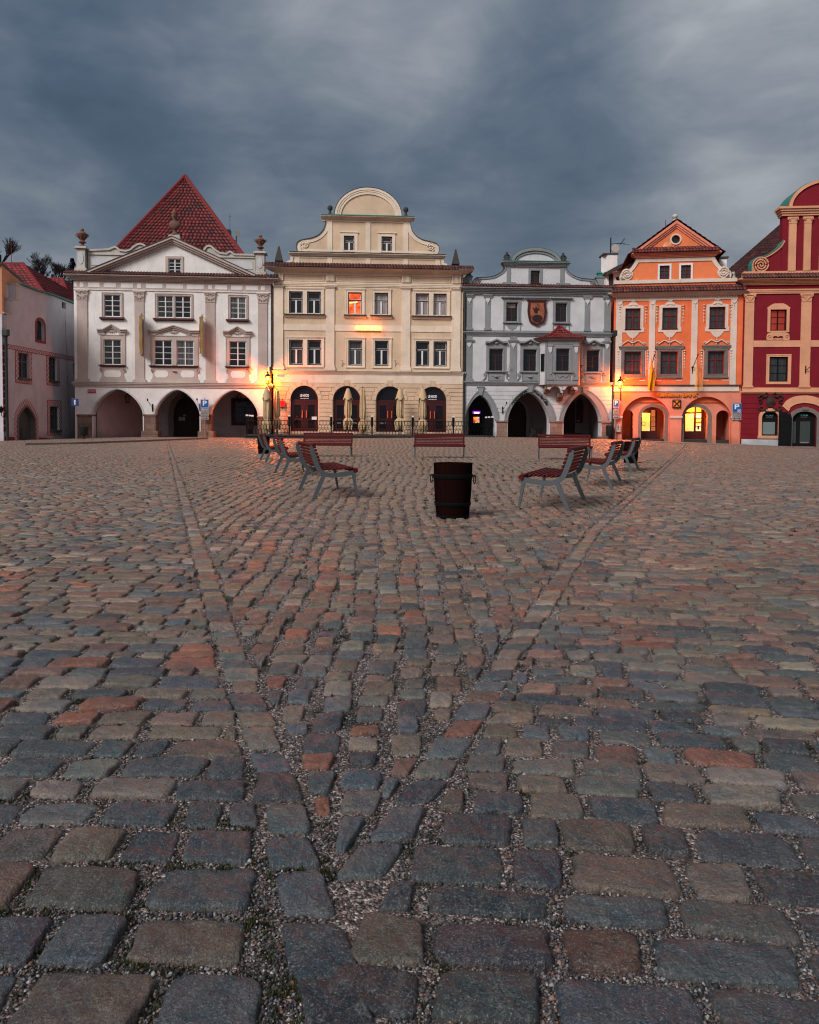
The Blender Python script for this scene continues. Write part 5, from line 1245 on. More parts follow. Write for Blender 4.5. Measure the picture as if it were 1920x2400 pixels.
d = 1.9; q = b.r(375, 1070, 412, 1388, d); o = MB().box(q[0], q[1]+.3, d, d+.05, b.pt(390, 1388, d)[1], q[3]).build('side_door', M['maroon'], B.root)
m = MB(); [m.box(q[0]+.12, q[1]+.1, d-.01, d-.001, b.pt(390, y2, d)[1], b.pt(390, y, d)[1]) for y, y2 in ((1120, 1165), (1175, 1215), (1225, 1260))]; m.build('pane', M['lit_dim'], o)
for xx, pw in ((545, 26), (1080, 60)): q = b.pt(xx, 1060, 1.25); plight(B, q[0], 1.35, q[1]-.3, pw, (1, .36, .04), .15, 'porch_light')
# imposts, pier bases, utility cabinet
m = MB()
for p0, p1 in ((236, 280), (816, 952), (1502, 1612)):
    r = b.r(p0, 1127, p1, 1146); m.box(r[0]-.02, r[1]+.02, -.1, 0, r[2], r[3]); m.box(r[0]+.02, r[1]-.02, -.06, 0, r[2]-.05, r[2]-.001)
m.build('impost', M['orange_t'], B.root)
r = b.r(1503, 1375, 1598, 1440); m = MB(); m.box(r[0], r[1], -.12, 0, -.4, r[3]); r2 = b.r(1512, 1150, 1590, 1374); m.box(r2[0], r2[1], -.06, 0, r[3]+.001, r2[3]); m.build('pier_base', M['salmon'], B.root)
r = b.r(205, 1222, 262, 1308); t = B.thing('meter_cabinet', (r[0]+r[1])/2, -.01, r[2], 'pale metal meter cabinet on the orange wall beside the lamp', 'cabinet'); w = r[1]-r[0]; h = r[3]-r[2]
MB().box(-w/2, w/2, -.18, 0, 0, h).build('cabinet_box', M['boxw'], t, bevel=.02); m = MB(); m.box(-w/2+.05, w/2-.05, -.19, -.181, .05, h-.05); m.build('door', M['boxw'], t, bevel=.005); m = MB(); [m.box(-w/2+.12, -w/2+.2, -.2, -.191, h*k, h*k+.06) for k in (.35, .55, .75)]; m.build('latch', M['iron'], t)
# band, cornice
m = MB(); m.box(x0+.05, x1-.3, -.09, 0, zbn0, zbn1); m.build('wide_band', M['orange_t'], B.root)
MB().box(x0, x1-.2, -.2, 0, zbn1+.001, zbn1+.06).build('band_flashing', M['flash'], B.root)
m = MB(); cornice(m, x0+.02, x1-.4, zc0, zc1, .5, 5, .08); xx = x0+.1
while xx < x1-.5: m.box(xx, xx+.07, -.12, 0, zc0-.1, zc0-.003); xx += .16
m.build('cornice', M['orange_t'], B.root)
m = MB(); m.box(x0+.12, x1-.5, -.05, 0, zc0-.26, zc0-.101); m.build('architrave', M['orange_t'], B.root)
eave(B, x0-.25, x1-.05, zc1+.01, zt1+.12, .62, seed=21, courses=2, colw=.21, base=(.14, .016, .016))
for u, v in ((205, 277), (577, 645), (1050, 1120), (1490, 1560)):
    p0 = b.pt(u, 400)[0]; p1 = b.pt(v, 400)[0]; m = MB(); m.box(p0, p1, -.06, 0, zbn1+.061, zc0-.262); o = m.build('pilaster', M['orange_t'], B.root)
    c = (p0+p1)/2; m = MB(); z = zc0-.45
    m.tube([(c-.18, -.07, z+.12), (c-.1, -.09, z-.02), (c, -.09, z-.08), (c+.1, -.09, z-.02), (c+.18, -.07, z+.12)], .03, 6)
    for s in (-1, 0, 1): m.lathe([(.01, -.04), (.04, 0), (.01, .04)], (c+s*.17, -.08, z+.16-.22*(s == 0)), 7)
    for k in range(3): m.lathe([(.008, -.05), (.04-.008*k, 0), (.008, .03)], (c, -.08, z-.2-.12*k), 6)
    m.build('pilaster_relief', M['orange_t'], o)
def garland(mb, x, zt, n=5, step=.22, side=1):
    for k in range(n):
        z = zt-step*k; mb.lathe([(.01, .06), (.075-.008*k, -.02), (.02, -.07)], (x, -.05, z), 7)
    mb.tube([(x, -.04, zt+.05), (x, -.04, zt-step*(n-1)-.15)], .02, 5)
    mb.lathe([(.02, -.03), (.1, .02), (.03, .07)], (x, -.05, zt+.12), 8)
for k, (ow, r) in enumerate(zip(WU, wu)):
    c = (r[0]+r[1])/2; zb_ = r[2]-.22; u0, u1 = r[0]-.2, r[1]+.2; zt_ = r[3]+.16
    out = [(u0-.06, zb_), (u1+.06, zb_), (u1+.06, zb_+.28), (u1, zb_+.34), (u1, zt_), (u1-.35, zt_+.06), (c+.2, zt_+.24), (c, zt_+.28), (c-.2, zt_+.24), (u0+.35, zt_+.06), (u0, zt_), (u0, zb_+.34), (u0-.06, zb_+.28)]
    m = MB(); m.plate(out, [rect(*r)], -.05, 0); m.frame(r[0]-.06, r[1]+.06, r[2], r[3]+.06, .055, -.07, -.05, 0); m.build('surround', M['orange_t'], ow)
    m = MB(); m.plate([(u0+.25, zb_-.003), (u0+.32, zb_-.08), (c-.3, zb_-.2), (c-.18, zb_-.34), (c-.05, zb_-.38), (c, zb_-.5), (c+.05, zb_-.38), (c+.18, zb_-.34), (c+.3, zb_-.2), (u1-.32, zb_-.08), (u1-.25, zb_-.003)], [], -.045, 0)
    m.lathe([(.01, .06), (.06, 0), (.01, -.06)], (c, -.04, zb_-.56), 6); m.lathe([(.02, .08), (.17, .0), (.02, -.08)], (c, -.02, zb_-.72), 7)
    for s in (-1, 1): m.tube([(c, -.04, zt_+.3), (c+s*.14, -.06, zt_+.36), (c+s*.22, -.05, zt_+.46)], [.05, .05, .02], 6); m.tube([(c, -.04, zt_+.3), (c+s*.07, -.06, zt_+.52)], [.05, .03], 6); m.tube([(c+s*.05, -.07, zt_+.1), (c+s*.25, -.07, zt_+.02), (c+s*.33, -.06, zt_+.1)], [.04, .03, .02], 6)
    garland(m, u0-.16, zt_-.18); garland(m, u1+.16, zt_-.18)
    m.build('stucco_ornament', M['orange_t'], ow)
    MB().box(r[0]-.03, r[1]+.03, -.09, .0, r[2]-.05, r[2]-.002).build('sill', M['kwin'], ow)
for k, (ow, r) in enumerate(zip(WL, wl)):
    u0, u1, v0, v1 = r[0]-.22, r[1]+.22, r[2]-.17, r[3]+.3; c = (u0+u1)/2
    m = MB(); m.plate(rect(u0, u1, v0, v1-.14), [rect(*r)], -.08, 0); m.frame(r[0]-.1, r[1]+.1, r[2]-.03, r[3]+.09, .05, -.11, -.08); cornice(m, u0-.02, u1+.02, v1-.139, v1+.1, .16, 3, .09); m.box(u0-.06, u1+.06, -.14, 0, v0-.07, v0-.001); m.build('surround', M['granite'], ow)
    m = MB(); m.frame(u0-.1, u1+.1, v0-.16, v0+.5, .05, -.05, 0, .05) if False else None
    m.box(u0-.1, u0-.062, -.03, 0, v0-.2, v1-.15); m.box(u1+.062, u1+.1, -.03, 0, v0-.2, v1-.15); m.box(u0-.1, u0+.3, -.03, 0, v0-.26, v0-.2); m.box(u1-.3, u1+.1, -.03, 0, v0-.26, v0-.2); m.box(u0+.3, u1-.3, -.03, 0, v0-.14, v0-.09)
    zt_ = v1+.2; pts = [(u0+.06, -.05, zt_+.02), (u0+.3, -.07, zt_+.18), (c-.35, -.07, zt_+.26), (c-.12, -.07, zt_+.17), (c, -.07, zt_+.1), (c+.12, -.07, zt_+.17), (c+.35, -.07, zt_+.26), (u1-.3, -.07, zt_+.18), (u1-.06, -.05, zt_+.02)]
    m.tube(smoothpath(pts, 4), .04, 6)
    for s in (-1, 1): m.tube([(c+s*((u1-u0)/2-.05+.11*math.cos(t)*(1-t/9)), -.05, zt_+.06+.1*math.sin(t)*(1-t/9)) for t in [j*.8 for j in range(8)]], .035, 6)
    m.lathe([(.01, .05), (.06, 0), (.01, -.1)], (c, -.05, zt_+.02), 6)
    garland(m, u0-.2, v1-.4, 6, .2); garland(m, u1+.2, v1-.4, 6, .2); m.build('stucco_ornament', M['orange_t'], ow)
# attic and gable
q0 = a.pt(203, 870); q1 = a.pt(1560, 830); zaw = (a.pt(200, 895)[1]+a.pt(1560, 855)[1])/2; zaw1 = zaw+.24
MB().plate([(q0[0], zc1-.1), (q1[0], zc1-.1), (q1[0], zaw), (q0[0], zaw)], [], .1, .6).build('attic_wall', M['orange_o'], B.root)
gl_ = [(262, 858), (250, 830), (248, 800), (258, 772), (285, 752), (325, 742), (365, 712), (400, 670), (425, 630), (440, 600)]
gp = smoothpath(a.poly(gl_), 4); gcx = (a.pt(440, 600)[0]+a.pt(1318, 585)[0])/2; gp[0] = (gp[0][0], zaw1-.02); gr = [(2*gcx-x, z) for x, z in gp][::-1]
zK = gp[-1][1]; gws = a.rs([(703, 680, 815, 833), (943, 673, 1055, 828)]); gh = []; GW = [window(B, r, 'purple', gh, .22, name='gable_window') for r in gws]
for g in GW: g.data.materials[0] = M['rwin']
MB().plate((gp+gr)[::-1], gh, .12, .5).build('gable', M['orange_o'], B.root)
m = MB(); m.band(gp[::-1], .26, .05, .56); m.band(gr[::-1], .26, .05, .56); m.box(gp[-1][0], gr[0][0], .06, .12, zK-.28, zK); m.box(q0[0]-.08, q1[0]+.08, .0, .62, zaw+.001, zaw1)
for xx, s in ((gp[0][0]+.42, 1), (gr[-1][0]-.42, -1)):
    m.tube([(xx+s*(-.33*math.cos(t)*(1-t/15)), .0, zaw1+.42+.33*math.sin(t)*(1-t/15)) for t in [j*.55 for j in range(-2, 23)]], .055, 6)
    m.plate([(xx+.4*math.cos(t), zaw1+.41+.4*math.sin(t)) for t in [j*PI/10 for j in range(20)]], [], .03, .12)
m.build('gable_trim', M['orange_t'], B.root)
m = MB(); m.band(gp[::-1], -.03, .02, .6); m.band(gr[::-1], -.03, .02, .6); m.build('gable_flashing', M['flash'], B.root)
for ow, r in zip(GW, gws):
    m = MB(); m.plate(rect(r[0]-.12, r[1]+.12, zaw1+.002, r[3]+.12), [rect(*r)], .07, .12); m.build('surround', M['signw'], ow)
ze0 = (a.pt(430, 600)[1]+a.pt(1340, 585)[1])/2; ze1 = zK+.3
m = MB(); cornice(m, gp[-1][0]-.05, gr[0][0]+.05, zK+.001, ze1, .28, 4, .0, y1=.5); m.build('gable_cornice', M['salmon'], B.root)
ez = (a.pt(435, 560)[1]+a.pt(1350, 530)[1])/2
eave(B, gp[-1][0]-.3, gr[0][0]+.25, ze1+.005, ze1+.42, .42, seed=31, courses=2, colw=.21, y1=.1, base=(.15, .016, .016), name='gable_eave_tiles')
T = a.pt(893, 168); hl = a.pt(365, 592)[0]; hr = 2*T[0]-hl; zbz = ze1-.02
MB().plate([(hl+.8, zbz), (hr-.8, zbz), (hr-.8, zbz+.2), (T[0], T[1]-.25), (hl+.8, zbz+.2)], [[(a.pt(885, 383)[0]+.28*math.cos(t), a.pt(885, 383)[1]+.28*math.sin(t)) for t in [k*PI/12 for k in range(24)]]], .12, .5).build('upper_gable', M['orange_o'], B.root)
m = MB()
for off, w, o_ in ((.06, .16, -.12), (.22, .14, -.04), (.36, .13, .04)):
    k_ = (hr-hl)/2/(T[1]-zbz)
    m.band([(hl+off*1.6, zbz), (T[0], T[1]-off), (hr-off*1.6, zbz)][::-1], w*.97, o_, .5)
m.build('raking_cornice', M['salmon'], B.root)
n = 16
for s in (-1, 1):
    base = hl if s < 0 else hr
    rows = []
    for i in range(1):
        pass
V0 = (hl-.12, zbz-.05); V1 = (T[0], T[1]+.05); V2 = (hr+.12, zbz-.05)
def slope_tiles(name, p, q, y0, y1, cw, seed):
    rows = []
    N_ = int(math.hypot(q[0]-p[0], q[1]-p[1])/.36)
    for i in range(N_):
        t0, t1 = i/N_, (i+1)/N_; A_ = (p[0]+(q[0]-p[0])*t0, p[1]+(q[1]-p[1])*t0); C_ = (p[0]+(q[0]-p[0])*t1, p[1]+(q[1]-p[1])*t1)
        if q[0] > p[0]: rows.append(((A_[0], y1, A_[1]), (A_[0], y0, A_[1]), (C_[0], y1, C_[1]), (C_[0], y0, C_[1])))
        else: rows.append(((A_[0], y0, A_[1]), (A_[0], y1, A_[1]), (C_[0], y0, C_[1]), (C_[0], y1, C_[1])))
    return tiled(name, M['tile'], B.root, rows, cw, .03, .04, (.17, .02, .022), seed, 5)
slope_tiles('roof', V0, V1, -.16, 9, .22, 1); slope_tiles('roof', V2, V1, -.16, 9, .22, 2)
c = a.pt(885, 383); m = MB(); m.plate([(c[0]+.38*math.cos(t), c[1]+.38*math.sin(t)) for t in [k*PI/14 for k in range(28)]], [[(c[0]+.28*math.cos(t), c[1]+.28*math.sin(t)) for t in [k*PI/14 for k in range(28)]]], .05, .12); o = m.build('round_window', M['orange_t'], B.root)
MB().box(c[0]-.3, c[0]+.3, .35, .36, c[1]-.3, c[1]+.3).build('pane', M['glass'], o)
fb = B.thing('stone_ball', T[0]-.06, .4, T[1]+.0, 'weathered stone ball finial on the orange gable tip', 'ornament'); MB().lathe([(.16, -.1), (.12, .12), (.08, .16), (.16, .24), (.19, .34), (.15, .44), (.03, .5)], n=14).build('ball', M['attic'], fb, smooth=True)
t = B.thing('lightning_rod', a.pt(793, 240)[0], 1, a.pt(793, 260)[1]-.2, 'thin lightning rod on the orange roof slope', 'rod'); MB().tube([(0, 0, 0), (0, 0, 1.0)], .02, 5).build('rod', M['iron'], t)
MB().box(x0+.02, x1-.02, .31, 12, oo[0][3]+.31, zc1-.1).box(x0+.02, x1-.02, 2.82, 12, -.5, oo[0][3]+.3).build('house_body', M['orange'], B.root)
MB().plate([(gp[0][0]+.6, zc1-.2), (gr[-1][0]-.6, zc1-.2), (gr[0][0]-.2, zK+.4), (gp[-1][0]+.2, zK+.4)], [], .52, 12).build('roof_space', M['orange'], B.root)
# ventilation pipe caps
for v, y, lab in ((228, 830, 'small black vent cap on the left end of the orange attic'),):
    q = a.pt(v, y+30, .4); t = B.thing('vent_cap', q[0], .4, q[1]-.1, lab, 'vent'); m = MB(); m.tube([(0, 0, 0), (0, 0, .25)], .04, 6); m.lathe([(.1, .22), (.12, .3), (.1, .38), (.03, .42)], n=10); m.build('cap', M['iron'], t)
q = a.r(1505, 755, 1550, 822, .3); MB().plate([(q[0], q[2]), (q[1], q[2]), (q[1]-.3, q[3]), (q[0]+.2, q[3])], [], .2, .6).build('attic_pedestal', M['attic'], B.root)
# bank lettering and emblem
r = b.rs([(657, 866, 1127, 910)])[0]; t = B.thing('bank_sign', (r[0]+r[1])/2, -.05, r[2], 'raised yellow lettering reading Raiffeisen BANK on the salmon wall', 'sign'); w = r[1]-r[0]; h = r[3]-r[2]
fs = h*1.42
for nm, mt, y, e, of in (('lettering_edge', 'bankd', -.03, .025, .006), ('lettering', 'bankt', -.075, .012, .012)):
    g = text(nm, 'Raiffeisen', M[mt], t, -w/2+w*.30, y, h*.5, fs, w*.60, e, .12, of); g2 = text(nm, 'BANK', M[mt], t, w/2-w*.185, y, h*.5, fs, w*.365, e, .16, of)
r = b.r(840, 941, 939, 1037); t = B.thing('bank_emblem', (r[0]+r[1])/2, -.03, r[2], 'square yellow emblem with black crossed horse heads under the bank lettering', 'sign'); w = r[1]-r[0]; h = r[3]-r[2]; hw = w/2
MB().box(-hw, hw, -.1, 0, 0, h).build('plate', M['bankd'], t, bevel=.04); MB().box(-hw+.08, hw-.08, -.112, -.09, .08, h-.08).build('plate_face', M['bankt'], t, bevel=.03)
m = MB(); c = h/2
for s in (-1, 1):
    yy = -.135 if s > 0 else -.1301
    P_ = [(-s*hw*.72, c-hw*.52), (-s*hw*.52, c-hw*.72), (s*hw*.45, c+hw*.25), (s*hw*.30, c+hw*.45)]
    m.plate(P_ if s > 0 else P_[::-1], [], yy, -.113)
    H_ = [(s*hw*.22, c+hw*.38), (s*hw*.32, c+hw*.66), (s*hw*.55, c+hw*.74), (s*hw*.78, c+hw*.62), (s*hw*.76, c+hw*.38), (s*hw*.62, c+hw*.22), (s*hw*.56, c+hw*.40), (s*hw*.40, c+hw*.30)]
    m.plate(H_ if s < 0 else H_[::-1], [], yy-.002, -.113)
m.build('crossed_horse_heads', M['black'], t)
# yellow flags
for i, (fx, ftop, px_, py_, fl) in enumerate(((600, 655, 640, 448, (606, 636, 490, 852)), (1066, 652, 1132, 440, (1078, 1150, 470, 850)))):
    q = b.pt(fx, ftop); q1 = b.pt(px_, py_, -.9); t = B.thing('flag', q[0], 0, q[1], ['narrow furled yellow flag hanging nearest the lit lamp', 'loose pale yellow flag hanging between the middle and right bank windows'][i], 'flag', 'yellow flags on the orange house')
    dz = q1[1]-q[1]; dx = q1[0]-q[0]
    m = MB(); m.tube([(0, -.03, 0), (0, -.05, dz*.42)], .04, 8); m.tube([(-.1, -.05, dz*.34), (.12, -.05, dz*.34)], .03, 6); m.tube([(0, -.05, dz*.15), (0, -.25, dz*.36), (dx, -.9, dz)], .028, 6); m.lathe([(.02, -.04), (.06, 0), (.02, .06)], (dx, -.9, dz), 8); m.build('pole', M['iron'], t)
    n = 26; w_ = 9; v = []; R_ = b.r(*fl, -.7); bot = R_[2]-q[1]; top = dz-.05
    for k in range(n+1):
        tt = k/n
        for j in range(w_+1):
            s = j/w_; wd = (.18+.25*tt) if i == 0 else (.16+.38*tt**.8)
            xx = dx-.05+(s-.5)*wd+ (-.10*tt if i == 0 else .22*tt) - .22*max(0, .35-tt)*s*2
            zt_ = top-(.35*s if tt < .2 else .35*s*(1-(tt-.2)))+0; zz_ = zt_+(bot-top+.1)*tt
            v.append((xx-.0, -.85+.13*math.sin(s*9+tt*3)*(.5+tt)+.25*tt, zz_))
    f = [(k*(w_+1)+j, k*(w_+1)+j+1, (k+1)*(w_+1)+j+1, (k+1)*(w_+1)+j) for k in range(n) for j in range(w_)]
    if i == 1:
        m_, nt, bs = _nt('sheer_flag_cloth'); bs.inputs['Base Color'].default_value = (.75, .45, .12, 1); bs.inputs['Roughness'].default_value = .9; bs.inputs['Alpha'].default_value = .45; M['flag2'] = m_
    MB().add(v, f).build('cloth', M['flag' if i == 0 else 'flag2'], t, smooth=True)
# white house behind, chimney and aerial
WB = Bld('background_house', 'white house with dark roof edge and tall chimney behind the orange gable', 1410, 30.5, 1500, 30.5)
az = Z(WB, 1400, 480, .2087)
pts = az.poly([(105, 915), (100, 800), (180, 740), (430, 592), (520, 700), (520, 915)])
MB().plate(pts, [], 0, 8).build('house_wall', M['white'], WB.root)
e1 = az.poly([(70, 775), (180, 712), (300, 655), (440, 585)]); m = MB(); m.band(e1[::-1], .25, -.5, 8.2); m.build('roof_edge', M['flash'], WB.root)
r = az.r(55, 570, 210, 760); m = MB(); m.box(r[0]+.3, r[1], -.4, .9, r[2], r[3]); m.add([(r[0]+.3, -.4, r[2]), (r[0]+.3, -.4, r[3]), (r[0], .3, r[3]), (r[0], .3, r[2])], [(0, 1, 2, 3)]); m.build('chimney', M['white'], WB.root); MB().box(r[0]-.04, r[1]+.06, -.46, .96, r[3]+.001, r[3]+.09).build('chimney_cap', M['flash'], WB.root)
r = az.r(130, 780, 178, 905); MB().box(r[0], r[1], -.05, .1, r[2], r[3]).build('window', M['glass_c'], WB.root)
q = az.pt(150, 565, .2); t = WB.thing('aerial', q[0], .2, q[1]-.1, 'tall roof aerial with small white dish on the chimney', 'aerial'); zt_ = az.pt(150, 370, .2)[1]-q[1]+.1
m = MB(); m.tube([(0, 0, 0), (0, 0, zt_)], .045, 6); m.tube([(0, 0, zt_*.66), (1.1, 0, zt_*.72)], .025, 5); m.tube([(.7, 0, zt_*.62), (1.05, 0, zt_*.98)], .02, 5); m.tube([(.9, 0, zt_*.66), (1.45, 0, zt_*.62)], .015, 5)
for k in range(4): m.tube([(.75+.1*k, -.15, zt_*(.66+.08*k)), (.75+.1*k, .15, zt_*(.66+.08*k))], .012, 4)
m.build('mast', M['iron'], t); m = MB(); m.plate([(.3*math.cos(k*PI/9), .3*math.sin(k*PI/9)) for k in range(18)], [], -.12, -.04); m.build('dish', M['boxw'], t, loc=(.32, 0, zt_*.42))
# ================================================================== CRIMSON HOUSE
B = Bld('town_house', 'crimson house with peach pilasters, spiral volute and TONI shop', 1742, 34.6, 1960, 35.0)
PH = B
a = Z(B, 1680, 400, .3154); c4 = Z(B, 1780, 900, .08116)
x0 = a.pt(192, 1500)[0]; x1 = B.W+2.5
zs1 = a.pt(450, 1612)[1]; zs0 = a.pt(450, 1655)[1]; zb1 = a.pt(450, 1262)[1]; zb0 = a.pt(450, 1310)[1]
zf0 = a.pt(450, 915)[1]; zf1 = a.pt(450, 882)[1]; zc0 = a.pt(450, 850)[1]; zc1 = a.pt(450, 806)[1]; zt1 = a.pt(450, 780)[1]
hol = []; w1 = a.r(397, 1032, 518, 1190); w2 = a.r(390, 1383, 528, 1568)
M['refl_red'] = None; m_, nt, bs = _nt('red_reflection_glow'); o_ = ocoord(nt); nf = noise(nt, mapv(nt, o_, (9, 1, .5)), 1, 3); nt.links.new(ramp(nt, nf, [(.3, (.30, .012, .006)), (.6, (.75, .05, .02)), (.8, (.85, .12, .06))]), bs.inputs['Emission Color']); bs.inputs['Emission Strength'].default_value = .22; bs.inputs['Base Color'].default_value = (.2, .02, .01, 1)  # dim red reflections of the pane put in as weak emission
W1 = window(B, w1, 'purple', hol, .12, m_, label='window lit dim red behind curtains'); W2 = window(B, w2, 'purple', hol, .12)
w3 = a.r(845, 1032, 966, 1190); w4 = a.r(845, 1383, 983, 1568); W3 = window(B, w3, 'purple', hol, .12); W4 = window(B, w4, 'purple', hol, .12)
MB().plate(rect(x0, x1, zs0, zc0), hol, 0, .3).build('upper_wall', M['purple'], B.root)
sh = c4.r(60, 788, 530, 1490); zsh = c4.pt(300, 960)[1]; dr_ = c4.r(945, 790, 1645, 1800); zdr = c4.pt(1300, 1010)[1]
H_ = [archpoly(sh[0], sh[1], sh[2], zsh, sh[3], 18), archpoly(dr_[0], dr_[1], dr_[2], zdr, dr_[3], 18)]
MB().plate(rect(x0, x1, -.8, zs0), H_, -.01, .5).build('ground_wall', M['purple'], B.root)
m = MB()
zz = [a.pt(250, y)[1] for y in (1692, 1730, 1768, 1806, 1844, 1882, 1920, 1958, 1996)]
for j in range(len(zz)-1): m.box(x0+.02, sh[0]-.28, -.03, -.01, zz[j+1]+.012, zz[j]-.012)
m.build('rustication', M['purple'], B.root)
r = a.r(190, 1996, 455, 2045); MB().box(x0+.01, a.pt(455, 2000)[0], -.07, 0, -.7, r[3]).build('white_plinth', M['grey_w'], B.root)
o = MB().plate(archpoly(sh[0]+.02, sh[1]-.02, sh[2]+.02, zsh, sh[3]-.02, 18), [], .12, .2).build('shop_window', M['kwin'], B.root)
q = c4.r(105, 1100, 462, 1455); MB().box(q[0], q[1], .09, .119, q[2], q[3]).build('pane', M['shop_in'], o)
m = MB(); pp = archpoly(sh[0], sh[1], sh[2], zsh, sh[3], 18); m.band(pp[::-1], -.2, -.07, 0); m.band(pp[::-1], -.1, -.1, -.0); m.box(sh[0]-.25, sh[1]+.25, -.14, 0, sh[2]-.2, sh[2]-.002); m.build('surround', M['peach'], o)
text('lettering', 'TONI', M['inkt'], o, (sh[0]+sh[1])/2, .11, c4.pt(300, 915)[1], .15, .52, .004); text('lettering_small', 'CHOCOLATERIE', M['signg'], o, (sh[0]+sh[1])/2, .11, c4.pt(300, 965)[1], .045, .42, .002)
o = MB().plate(archpoly(dr_[0]+.02, dr_[1]-.02, dr_[2]-.1, zdr, dr_[3]-.02, 18), [], .2, .28).build('shop_door', M['kwin'], B.root)
m = MB()
for q in ((1198, 1080, 1490, 1710), (965, 1080, 1080, 1710)): q = c4.r(*q); m.box(q[0], q[1], .17, .199, q[2], q[3])
m.build('pane', M['shop_dk'], o); q = c4.r(1205, 1675, 1450, 1710); MB().box(q[0], q[1], .15, .169, q[2], q[3]).build('notice', M['grey_t'], o)
cx_ = (dr_[0]+dr_[1])/2; text('lettering', 'TONI', M['inkt'], o, cx_, .19, c4.pt(1300, 905)[1], .15, .54, .004); text('lettering_small', 'CHOCOLATERIE', M['signg'], o, cx_, .19, c4.pt(1300, 955)[1], .045, .44, .002)
m = MB(); m.band(archpoly(dr_[0], dr_[1], -.6, zdr, dr_[3], 18)[::-1], -.26, -.08, 0); m.box(cx_-.2, cx_+.2, -.14, 0, dr_[3]+.1, dr_[3]+.3); m.build('surround', M['granite'], o)
q = c4.r(1040, 1800, 1520, 1860); MB().box(q[0], q[1], -.5, .2, -.8, q[3]).build('door_step', M['granite'], B.root)
hx0 = c4.pt(560, 1300, -.2)[0]; hx1 = c4.pt(930, 1300, -.2)[0]; zA = c4.pt(700, 805, -.2)[1]; zB = c4.pt(900, 1000)[1]; zlo = c4.pt(700, 1830)[1]
m = MB(); m.plate([(hx0, zlo), (hx1, zlo-.1), (hx1, zB), (hx1-.1, zB+.35), (hx1-.35, zA-.2), (hx0+.6, zA-.02), (hx0, zA)], [], -.22, -.14)
o = m.build('open_shutter', M['kwin'], B.root); m = MB(); m.frame(hx0+.1, hx1-.1, zlo+.2, zB-.15, .08, -.24, -.22); m.build('shutter_frame', M['kwin'], o)
# peach arc above the door
oc_ = c4.poly([(690, 590), (760, 500), (880, 415), (1050, 355), (1300, 330), (1500, 350), (1700, 405)]); oc_ = smoothpath(oc_, 4)
ic_ = smoothpath(c4.poly([(850, 715), (930, 645), (1050, 585), (1200, 555), (1350, 550), (1550, 580), (1730, 650)]), 4)
m = MB(); m.plate(ic_+oc_[::-1], [], -.08, 0); q = c4.poly([(652, 640), (690, 597), (845, 722), (880, 705), (828, 790)]); m.plate(q, [], -.10, 0); m.build('peach_arc', M['peach'], B.root)
# relief crest
q = c4.pt(310, 510); t = B.thing('relief_crest', q[0], -.01, q[1], 'dark bronze relief crest with scrolls above the TONI shop window', 'crest')
M['bronze'] = stonemat('dark_bronze_relief', (.045, .022, .016), (.022, .014, .012), 7)
m = MB(); m.plate([(.40*math.cos(tt)*(.85+.15*math.cos(5*tt)), .52*math.sin(tt)*.9) for tt in [k*PI/14 for k in range(28)]], [], -.1, 0)
m.add([(x*.7, -.1-.08*(1 if abs(x)+abs(z) < .01 else 0), z*.7) for x, z in [(.5*math.cos(k*PI/6), .5*math.sin(k*PI/6)) for k in range(12)]]+[(0, -.2, 0)], [(k, (k+1) % 12, 12) for k in range(12)])
for s in (-1, 1):
    for (x, z, r0, ph) in ((.75, .35, .22, 0), (.85, .0, .2, 1), (.5, .55, .25, 2), (.7, -.55, .25, 3.5), (.3, -.68, .2, 4)):
        m.tube([(s*(x+r0*math.cos(ph+tt)*(1-tt/8)), -.07, z+r0*math.sin(ph+tt)*(1-tt/8)) for tt in [j*.6 for j in range(9)]], [.085-.005*j for j in range(9)], 6)
m.tube([(s, -.06, -.55-.3*math.cos(s*1.6)) for s in [-.95+.19*k for k in range(11)]], .06, 6); o = m.build('relief', M['bronze'], t); o.scale = (.8, 1, .8)
# strings, pilasters, cornices
m = MB(); cornice(m, x0, x1, zs0, zs0+(zs1-zs0)*.35, .14, 2, .05); m.box(x0, x1, -.05, 0, zs0+(zs1-zs0)*.35+.001, zs1); m.build('string_course', M['peach'], B.root)
PXs = [(205, 272), (622, 697), (1045, 1120)]
pp = [(a.pt(u, 1200)[0], a.pt(v, 1200)[0]) for u, v in PXs]
m = MB(); m.box(pp[0][1], pp[1][0], -.04, 0, zb0, zb1); m.box(pp[1][1], pp[2][0], -.04, 0, zb0, zb1); m.build('middle_band', M['peach'], B.root)
for p0, p1 in pp:
    m = MB(); m.box(p0, p1, -.08, 0, zs1+.12, zf0-.55); m.box(p0-.05, p1+.05, -.12, 0, zs1+.001, zs1+.119); o = m.build('pilaster', M['peach'], B.root)
    m = MB(); m.plate([(p0+.03, zf0-.549), (p1-.03, zf0-.549), (p1+.05, zf0-.14), (p0-.05, zf0-.14)], [], -.11, 0); m.box(p0-.1, p1+.1, -.15, 0, zf0-.1, zf0-.002)
    for s, xx in ((-1, p0+.02), (1, p1-.02)): m.tube([(xx+s*(.09*math.cos(tt)*(1-tt/9)), -.13, zf0-.2+.09*math.sin(tt)*(1-tt/9)) for tt in [j*.7 for j in range(9)]], .035, 6)
    for k in range(-2, 3): m.tube([((p0+p1)/2, -.11, zf0-.5), ((p0+p1)/2+k*.11, -.13, zf0-.2)], [.03, .045], 6)
    m.build('capital', M['peach'], o)
q = c4.pt(0, 0); q = a.pt(655, 1505); q1 = a.pt(665, 1450); m = MB(); m.tube([(q[0], -.12, q[1]), (q[0], -.12, q1[1])], .035, 6); m.tube([(q[0], -.12, q[1]+.15), (q[0]+.15, -.4, q1[1]-.1)], .025, 6); m.build('flag_holder', M['iron'], B.root)
